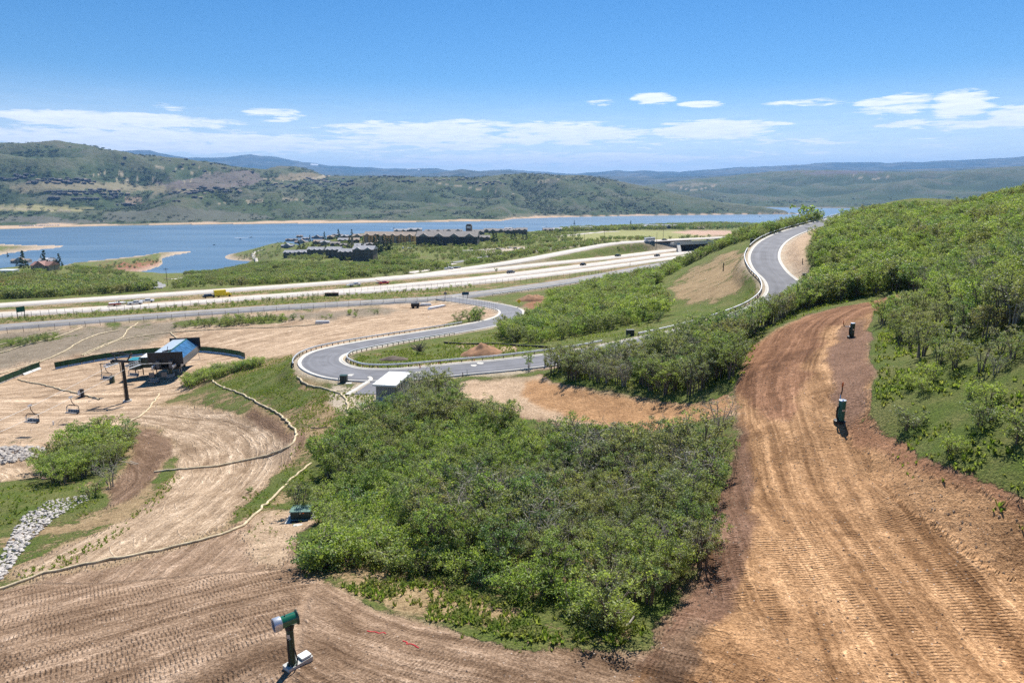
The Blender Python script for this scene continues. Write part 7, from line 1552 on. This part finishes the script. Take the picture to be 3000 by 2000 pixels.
def house(px0, px1, py, lab, wall=M_hdark, roof=M_hroof, st=2, gables=1, rz=0.0, depth=11, name='house', cat='house', hs=1.0, group=None, flat=False):
    b = G((px0 + px1) / 2, py); s = proj(b)[2] / F; L = (px1 - px0) * s; W = min(depth, L * .8); h = 3.0 * st * hs; b = b - np.array([0, 0, .5])
    zs_ = [float(hz(b[0] + dx_, b[1] + dy_)) for dx_ in (-L / 2, L / 2) for dy_ in (-W / 2, W / 2)]; dz = b[2] - min(zs_) + .3
    t = thing(name, lab, cat, b + np.array([0, W / 2, 0]), rz, group)
    MB().box((0, 0, (h - dz) / 2), (L, W, h + dz)).build('wall', wall, t)
    if flat: MB().box((0, 0, h + .2), (L + .8, W + .8, .5)).build('roof', roof, t)
    else:
        m = gable(MB(), (0, 0), L, W, h, W * .24); o = m.build('roof', roof, t)
        MB().box((L * .22, W * .1, h + W * .24), (.9, .9, 1.6)).build('chimney', wall, o)
        for k in range(gables):
            x = -L / 2 + (k + .5) * L / gables; w = L / gables * .62; gable(MB(), (x, -W * .22), W * .62, w, h + .03, w * .34, False, .3).build('gable_roof', roof, t); MB().box((x, -W / 2 - .25, h / 2), (w, .5, h)).build('bay', wall, t)
            MB().add([(x - w / 2, -W / 2 - .48, h), (x + w / 2, -W / 2 - .48, h), (x, -W / 2 - .48, h + w * .33), (x - w / 2, -W / 2 - .2, h), (x + w / 2, -W / 2 - .2, h), (x, -W / 2 - .2, h + w * .33)], [(0, 1, 2), (5, 4, 3), (0, 3, 4, 1), (1, 4, 5, 2), (2, 5, 3, 0)]).build('gable_end', wall, t)
    nw = max(2, int(L / 4)); wm = None
    for f in range(st):
        for k in range(nw):
            x = -L / 2 + (k + .5) * L / nw; loc = (x, -W / 2 - (.52 if not flat else .03), 1.5 + 3 * f * hs)
            if wm is None: wo = MB().box((0, 0, 0), (1.7, .12, 1.5)).build('window', M_win, t); wm = wo.data; wo.location = loc
            else: wo = link('window', wm, t); wo.location = loc
    return t
vx = lambda z: 548.8 + z / 3.75
vy = lambda z: 454.7 + z / 3.75
# front townhouse row
for i, (a, b_, y, st, gb, w) in enumerate([(385, 515, 505, 2, 3, 'lowest row, leftmost'), (500, 600, 503, 2, 2, 'lowest row, second from the left'), (590, 732, 505, 3, 3, 'lowest row, third from the left'), (752, 880, 515, 3, 3, 'lowest row, third from the right'), (862, 995, 538, 3, 3, 'lowest row, second from the right'), (985, 1168, 548, 4, 2, 'lowest row, rightmost and tallest')]):
    house(vx(a), vx(b_), vy(y), f'dark townhouse block of the village, {w}', M_hdark, M_hroof2, st, gb, R(-6), 14, 'townhouse', 'townhouse', group='dark townhouse blocks by the lake')
VH = [(362, 470, 428, 'dark house at the left end of the village'), (400, 500, 372, 'house behind the one at the left end of the village'), (478, 598, 392, 'wide roofed house in the left part of the village'), (536, 600, 360, 'dark gabled house behind the wide roofed one'), (625, 722, 350, 'house with a low grey roof near the left shore'),
      (640, 722, 400, 'pale roofed house left of the tall fir'), (700, 780, 408, 'grey roofed house right of the tall fir'), (782, 862, 420, 'grey roofed house in the middle of the village'), (760, 822, 358, 'small gabled house behind the middle of the village'), (850, 935, 388, 'gabled house left of the big garden trees'),
      (872, 930, 432, 'tall narrow house before the garden trees'), (940, 1030, 388, 'house left of the orange hotel'), (882, 945, 354, 'dark gabled house behind the garden trees'), (800, 890, 330, 'pale roofed house on the shore side of the village'), (980, 1065, 352, 'dark house behind the left end of the orange hotel'), (990, 1080, 440, 'grey roofed house before the orange hotel'), (1098, 1170, 430, 'pale roofed house at the corner of the orange hotel'), (495, 545, 340, 'small house by the shore left of the village')]
for i, (a, b_, y, lab) in enumerate(VH): house(vx(a), vx(b_), vy(y), lab, [M_hdark, M_hbrown, M_tanw, M_hcharcoal][i % 4], [M_hroof2, M_hroof, M_hroofo][i % 3], 2, 1 + i % 2, R([-8, 5, -3, 12][i % 4]), 13, hs=.85)
# orange hotel
t = house(vx(1075), vx(1530), vy(412), 'long orange timber clad hotel with six gables under construction', M_horange, M_hroofo, 5, 6, R(-9), 20, 'hotel', 'hotel', hs=.95)
for i in range(6): MB().box((-52 + i * 20.5, -11.2, 7), (3.2, .8, 12)).build('balcony', M_tanw, t)
# dark hotel with tower
t = house(vx(1530), vx(2060), vy(408), 'large dark hotel with steep roofs and a square tower', M_hcharcoal, M_hroof, 4, 4, R(-4), 26, 'hotel', 'hotel', hs=.95)
b = G(vx(1962), vy(395)); s = proj(b)[2] / F; hh = 42 * s
tx = (vx(1962) - (vx(1530) + vx(2060)) / 2) * s
o = MB().box((tx, 12, hh / 2), (13 * s, 13 * s, hh)).build('tower', M_hdark, t); MB().box((tx, 12, hh + .8), (12 * s, 12 * s, 2.2), 0, 0, .75).build('tower_roof', M_hdark, o); MB().box((tx, 12 - 6.55 * s, hh - 2.0), (9 * s, .3, 1.8)).build('window_band', M_wpaint, o)
BG = [(1335, 1450, 305, 'dark lodge behind the orange hotel, left one of two', M_hdark, M_hroof2, 2), (1452, 1572, 310, 'dark lodge behind the orange hotel, right one of two', M_hdark, M_hroof2, 3), (1600, 1760, 312, 'low dark lodge behind the big dark hotel', M_hdark, M_hroof, 2), (1765, 1925, 308, 'low dark lodge left of the square tower', M_hdark, M_hroof, 2), (2010, 2110, 335, 'steep roofed wing right of the square tower', M_hdark, M_hroof, 3), (2062, 2160, 375, 'dark entrance building at the right end of the big hotel', M_hdark, M_hroof, 2),
      (2110, 2215, 300, 'dark lodge with a pale roof behind the hotel car park', M_hdark, M_hroof, 2), (2150, 2290, 322, 'dark lodge at the shore behind the car park', M_hdark, M_hroof, 3), (2290, 2352, 325, 'tall dark lodge at the right end of the village', M_hdark, M_hroof2, 4)]
for i, (a, b_, y, lab, wm_, rm_, st) in enumerate(BG): house(vx(a), vx(b_), vy(y), lab, wm_, rm_, st, 2, R([-5, 4][i % 2]), 15, 'lodge', 'lodge')
ux3 = lambda z: 1097.6 + z / 3.75
for i, (a, b_, y, lab, wm_, rm_, st, fl) in enumerate([(235, 330, 325, 'dark lodge row before the lake, left one', M_hdark, M_hroof, 3, False), (330, 425, 320, 'dark lodge row before the lake, middle one', M_hdark, M_hroof, 3, False), (560, 640, 300, 'dark lodge row before the lake, right one', M_hdark, M_hroof, 2, False), (645, 730, 298, 'dark low lodge at the sandy cove', M_hdark, M_hroof2, 2, False),
      (785, 880, 285, 'dark lodge left of the long white roofed building', M_hdark, M_hroof2, 2, False), (885, 985, 283, 'second dark lodge left of the long white roofed building', M_hdark, M_hroof2, 2, False), (985, 1052, 258, 'pale blue roofed shed', M_tanw, M_whitepanel, 1, False), (1055, 1195, 246, 'long low building with a white flat roof', M_tanw, M_roofc, 1, True),
      (1060, 1130, 280, 'small red brick building at the field', M_brick, M_hroofo, 1, True), (1360, 1500, 265, 'dark lodge among the trees behind the field, left one', M_hdark, M_hroof2, 2, False), (1500, 1610, 265, 'dark lodge among the trees behind the field, middle one', M_hdark, M_hroof2, 2, False), (1612, 1720, 265, 'dark lodge among the trees behind the field, right one', M_hdark, M_hroof2, 2, False), (1860, 1950, 268, 'low tan roofed building at the far right shore', M_tanw, M_hroofo, 1, False)]):
    house(ux3(a), ux3(b_), vy(y), lab, wm_, rm_, st, 2, R(3), 15, 'lodge', 'lodge', flat=fl)
# lakeside houses at the left
lx3 = lambda z: z / 3.43
ly3 = lambda z: 548.8 + z / 3.43
house(lx3(85), lx3(215), ly3(190), 'tan roofed house among firs by the lake', M_tanw, M_hroofo, 2, 1, R(8), 16); house(lx3(245), lx3(400), ly3(255), 'modern brown lakeside house with a reddish low roof', M_tanw, plain('reddish_roof', (.30, .16, .13), .8), 2, 1, R(-6), 14); house(lx3(300), lx3(405), ly3(215), 'grey roofed house behind the modern lakeside house', M_hdark, M_hroof2, 2, 1, R(5), 12)
house(lx3(-30), lx3(92), ly3(272), 'white unfinished concrete walls above the red earth', M_wpaint, M_wpaint, 1, 1, R(4), 10, 'building_shell', 'building', flat=True)
# homes on the hills
hm = MB(); hm.box((0, 0, 2.5), (20, 11, 7)); hw_ = hm.build('hill_house', M_hdark).data; me_h = hw_; D.objects.remove(D.objects['hill_house'])
M_hblue = plain('distant_dark_roof', (.075, .075, .085), .8)
m = MB(); m.box((0, 0, 2.0), (20, 11, 6)); gable(m, (0, 0), 20, 11, 5.0, 3.2); m.box((4, -6, 2), (8, 4, 5.5)); gable(m, (4, -6), 6, 8, 4.8, 2.2, False); hill_me = m.build('x', M_hblue).data; D.objects.remove(D.objects['x'])
m = MB(); m.box((0, 0, 2.0), (18, 10, 6)); gable(m, (0, 0), 18, 10, 5.0, 2.6); hill_me2 = m.build('x', M_tanw).data; D.objects.remove(D.objects['x'])
a4 = lambda z: z / 4.0
b4 = lambda z: 588 + z / 4.0
c4 = lambda z: 297.9 + z / 4.0
HH = []
def rowh(f, x0, x1, y0, y1, n, grp): [HH.append((f(x0 + (x1 - x0) * (k + g.uniform(.2, .8)) / n), c4(y0 + (y1 - y0) * g.random()), grp)) for k in range(n)]
rowh(a4, 0, 240, 430, 465, 10, 'A'); rowh(a4, 130, 320, 405, 425, 3, 'A'); rowh(a4, 250, 880, 455, 500, 26, 'A'); rowh(a4, 500, 850, 445, 470, 8, 'A')
rowh(a4, 395, 940, 572, 578, 12, 'B'); rowh(a4, 820, 1110, 553, 570, 7, 'B'); rowh(a4, 470, 1200, 590, 598, 14, 'B'); rowh(a4, 450, 540, 628, 634, 2, 'B'); rowh(a4, 650, 900, 630, 642, 6, 'B'); rowh(a4, 940, 1080, 618, 636, 4, 'B'); rowh(a4, 1060, 1260, 690, 695, 4, 'B')
rowh(a4, 1560, 1900, 555, 600, 12, 'C'); rowh(a4, 1700, 2230, 530, 585, 22, 'C'); rowh(a4, 1770, 1860, 625, 632, 2, 'C'); rowh(a4, 1575, 1660, 660, 664, 2, 'C')
for q in [(1560, 285), (1680, 318), (1780, 322), (1660, 342), (1710, 278), (1130, 312), (1170, 208), (1310, 220), (2010, 320), (1940, 316), (2300, 383), (2320, 396), (2070, 356), (1880, 385), (1150, 258), (1600, 388)]: HH.append((a4(q[0]), c4(q[1]), 'D'))
rowh(b4, 90, 640, 490, 555, 22, 'E'); rowh(b4, 470, 900, 450, 515, 30, 'E'); rowh(b4, 880, 1000, 408, 418, 4, 'F'); rowh(b4, 1040, 1500, 406, 440, 18, 'F'); rowh(b4, 1300, 1440, 468, 482, 4, 'F'); rowh(b4, 1560, 1780, 458, 475, 6, 'F'); rowh(b4, 1830, 2000, 448, 500, 6, 'G'); rowh(b4, 2020, 2350, 470, 515, 12, 'G')
GL = dict(A=('dark homes in the upper left hillside rows', 'dark home in the upper rows of the left hillside'), B=('dark homes on the terraced rows above the lake', 'dark home on the terraced rows above the left shore'), C=('dark homes on the red hillside', 'dark home on the reddish hillside left of the centre'), D=('scattered homes high on the left hill', 'lone home high on the left hill'),
          E=('dark homes of the village below the saddle', 'dark home of the hill village below the saddle'), F=('homes along the crest of the middle hills', 'home on the crest of the middle hills'), G=('homes on the right end of the middle hills', 'home on the right shoulder of the middle hills'))
for px, py, gk in HH[:250]:
    p_ = G(px, py)
    if p_[2] < 6 or p_[1] > 9000: continue
    o = D.objects.new('hill_house', hill_me if g.random() < .82 else hill_me2); C.objects.link(o); o.location = (p_[0], p_[1], p_[2] + .6); s = g.uniform(.85, 1.35); o.scale = (s, s, s); o.rotation_euler = (0, 0, g.normal() * .25 - math.atan2(p_[0], p_[1]))
    xs_ = [q_[0] for q_ in HH if q_[2] == gk]; f_ = (px - min(xs_)) / (max(xs_) - min(xs_) + 1); ys_ = sorted(q_[1] for q_ in HH if q_[2] == gk); o['label'] = GL[gk][1] + ', ' + ['left end', 'left part', 'left of its middle', 'middle', 'right part', 'right end'][int(f_ * 6)] + (', upper side' if py < ys_[len(ys_) // 2] else ', lower side'); o['category'] = 'house'; o['group'] = GL[gk][0]
# campers on the left shore
m = MB(); m.box((0, 0, 1.9), (9, 3, 3.2), 0, .3); cm = m.build('camper', M_wpaint).data; D.objects.remove(D.objects['camper'])
for k in range(15):
    p_ = G(46 + k * 6.3, 520 - k * .12); o = D.objects.new('camper', cm); C.objects.link(o); o.location = (p_[0], p_[1], p_[2] + .3); s = g.uniform(.9, 1.3); o.scale = (s, s, s); o.rotation_euler = (0, 0, g.normal() * .5); o['label'] = 'white camper in the row on the far left shore'; o['category'] = 'camper'; o['group'] = 'campers on the far left shore'

# --- boats with wakes
M_foam = plain('foam', (.85, .87, .9), .7)
def boat(px, py, L, wl, lab, dark=False, rz=0.0):
    p_ = unproj(px, py, -HC + .0); t = thing('motorboat', lab, 'boat', (p_[0], p_[1], 0.05), rz); h = MB(); s = L / 8
    h.add([(4 * s, 0, 1.6 * s), (1.5 * s, 1.4 * s, 1.5 * s), (-4 * s, 1.4 * s, 1.3 * s), (-4 * s, -1.4 * s, 1.3 * s), (1.5 * s, -1.4 * s, 1.5 * s), (3 * s, 0, -.2), (-4 * s, .8 * s, -.2), (-4 * s, -.8 * s, -.2)], [(0, 1, 2, 3, 4), (5, 7, 6), (0, 5, 6, 1), (1, 6, 2), (2, 6, 7, 3), (3, 7, 4), (4, 7, 5, 0)]); h.build('hull', M_carblack if dark else M_wpaint, t); MB().box((0, 0, 1.9 * s), (2.2 * s, 1.8 * s, 1.2 * s), 0, .1, .7).build('cabin', M_glass, t)
    if wl: MB().add([(3 * s, 0, .12), (-wl, 5, .12), (-wl, 1.5, .12), (-4 * s, 0, .12), (-wl, -1.5, .12), (-wl, -5, .12), (3 * s, 0, -.3), (-wl, 5, -.3), (-wl, -5, -.3)], [(0, 1, 2, 3), (0, 3, 4, 5), (6, 7, 1, 0), (0, 5, 8, 6)]).build('wake', M_foam, t)
boat(577, 546, 12, 55, 'speeding motorboat with a long white wake in the middle of the lake', rz=.15); boat(552, 550, 8, 0, 'small dark boat left of the speeding one', True); boat(905, 525, 12, 14, 'white boat close to the village shore'); boat(1255, 521, 10, 20, 'white boat off the dark lodges'); boat(492, 563, 8, 0, 'dark boat in the mouth of the inlet', True); boat(1745, 498, 12, 40, 'small boat with a wake near the right sand bar', rz=3.1)

# --- village trees
CM = []
for i in range(2):
    g2 = np.random.default_rng(70 + i); Hc, Rc = 9.0, 2.3; cs = [np.array([math.cos(a) * Rc * (1 - z) * .8, math.sin(a) * Rc * (1 - z) * .8, .8 + z * (Hc - 1)]) for z in np.linspace(0, 1, 12) for a in g2.random(max(2, int(7 * (1 - z)))) * 6.28]
    lc, lf = leaves(np.array(cs), .65, 420, .75, .2, 5 + i, .6); wc, wf = tube([(0, 0, -.5), (0, 0, Hc * .9)], .22, .05, 5)
    CM.append((mesh_np('trunk', wc, wf, M_bark), mesh_np('crown', lc, lf, M_needle, False)))
CF = [(503, 368, 1.7, 'fir behind the left houses of the village'), (612, 378, 1.5, 'fir beside the wide roofed village house'), (740, 375, 2.1, 'tall pointed fir in the middle of the village'), (860, 358, 2.2, 'tall fir behind the middle of the village'), (975, 350, 2.0, 'tall fir left of the orange hotel'), (520, 445, 1.9, 'broad fir above the front townhouses'), (560, 442, 1.6, 'light fir right of the broad fir above the front townhouses'), (640, 430, 1.6, 'fir in the gap above the front townhouses'), (750, 445, 1.3, 'fir between the two groups of front townhouses'), (955, 440, 2.0, 'large garden fir before the orange hotel'),
      (1070, 450, 1.8, 'fir at the corner of the pale roofed house'), (1170, 480, 2.4, 'leftmost of the dark firs at the end of the townhouse row'), (1205, 492, 2.9, 'biggest of the dark firs at the end of the townhouse row'), (1245, 470, 2.3, 'dark fir right of the biggest one'), (1280, 465, 2.0, 'dark fir near the orange hotel front'), (1310, 460, 1.9, 'rightmost of the dark firs before the orange hotel'),
      (1600, 420, 1.3, 'round tree before the dark hotel, leftmost'), (1645, 422, 1.3, 'round tree before the dark hotel, second'), (1700, 418, 1.2, 'round tree before the dark hotel, third'), (1745, 418, 1.2, 'round tree before the dark hotel, fourth'), (1860, 412, 1.3, 'round tree before the dark hotel, rightmost'), (2190, 385, 2.0, 'dark fir right of the dark hotel'), (2215, 390, 1.8, 'second dark fir right of the dark hotel'), (2010, 408, 1.2, 'tree at the right wing of the dark hotel')]
for k, (a, b_, s, lab) in enumerate(CF):
    p_ = G(vx(a), vy(b_)); t = thing('conifer_tree', lab, 'tree', p_, g.random() * 6, scale=s * .85); tm, c_m = CM[k % 2]; link('trunk', tm, t); link('crown', c_m, t)
for k, (px, py, s, lab) in enumerate([(18, 590, 1.6, 'pointed fir at the left edge by the lake'), (56, 618, 2.4, 'tall dark fir left of the modern lakeside house'), (106, 620, 2.5, 'tall dark fir in front of the modern lakeside house'), (138, 612, 1.8, 'fir right of the modern lakeside house'), (95, 600, 1.9, 'fir behind the modern lakeside house'), (40, 612, 1.8, 'fir between the tan roofed house and the white walls'), (ux3(290), vy(385), 1.8, 'pair fir before the dark lodges, left one'), (ux3(320), vy(385), 1.9, 'pair fir before the dark lodges, right one'), (ux3(388), vy(372), 1.4, 'small dark fir near the village road, left one'), (ux3(420), vy(370), 1.4, 'small dark fir near the village road, right one'), (ux3(830), vy(228), 2.6, 'tall tree above the right shore lodges'), (ux3(1315), vy(262), 2.2, 'narrow conifer behind the field')]):
    p_ = G(px, py); t = thing('conifer_tree', lab, 'tree', p_, g.random() * 6, scale=s * .85); tm, c_m = CM[k % 2]; link('trunk', tm, t); link('crown', c_m, t)
print('objects', len(D.objects))
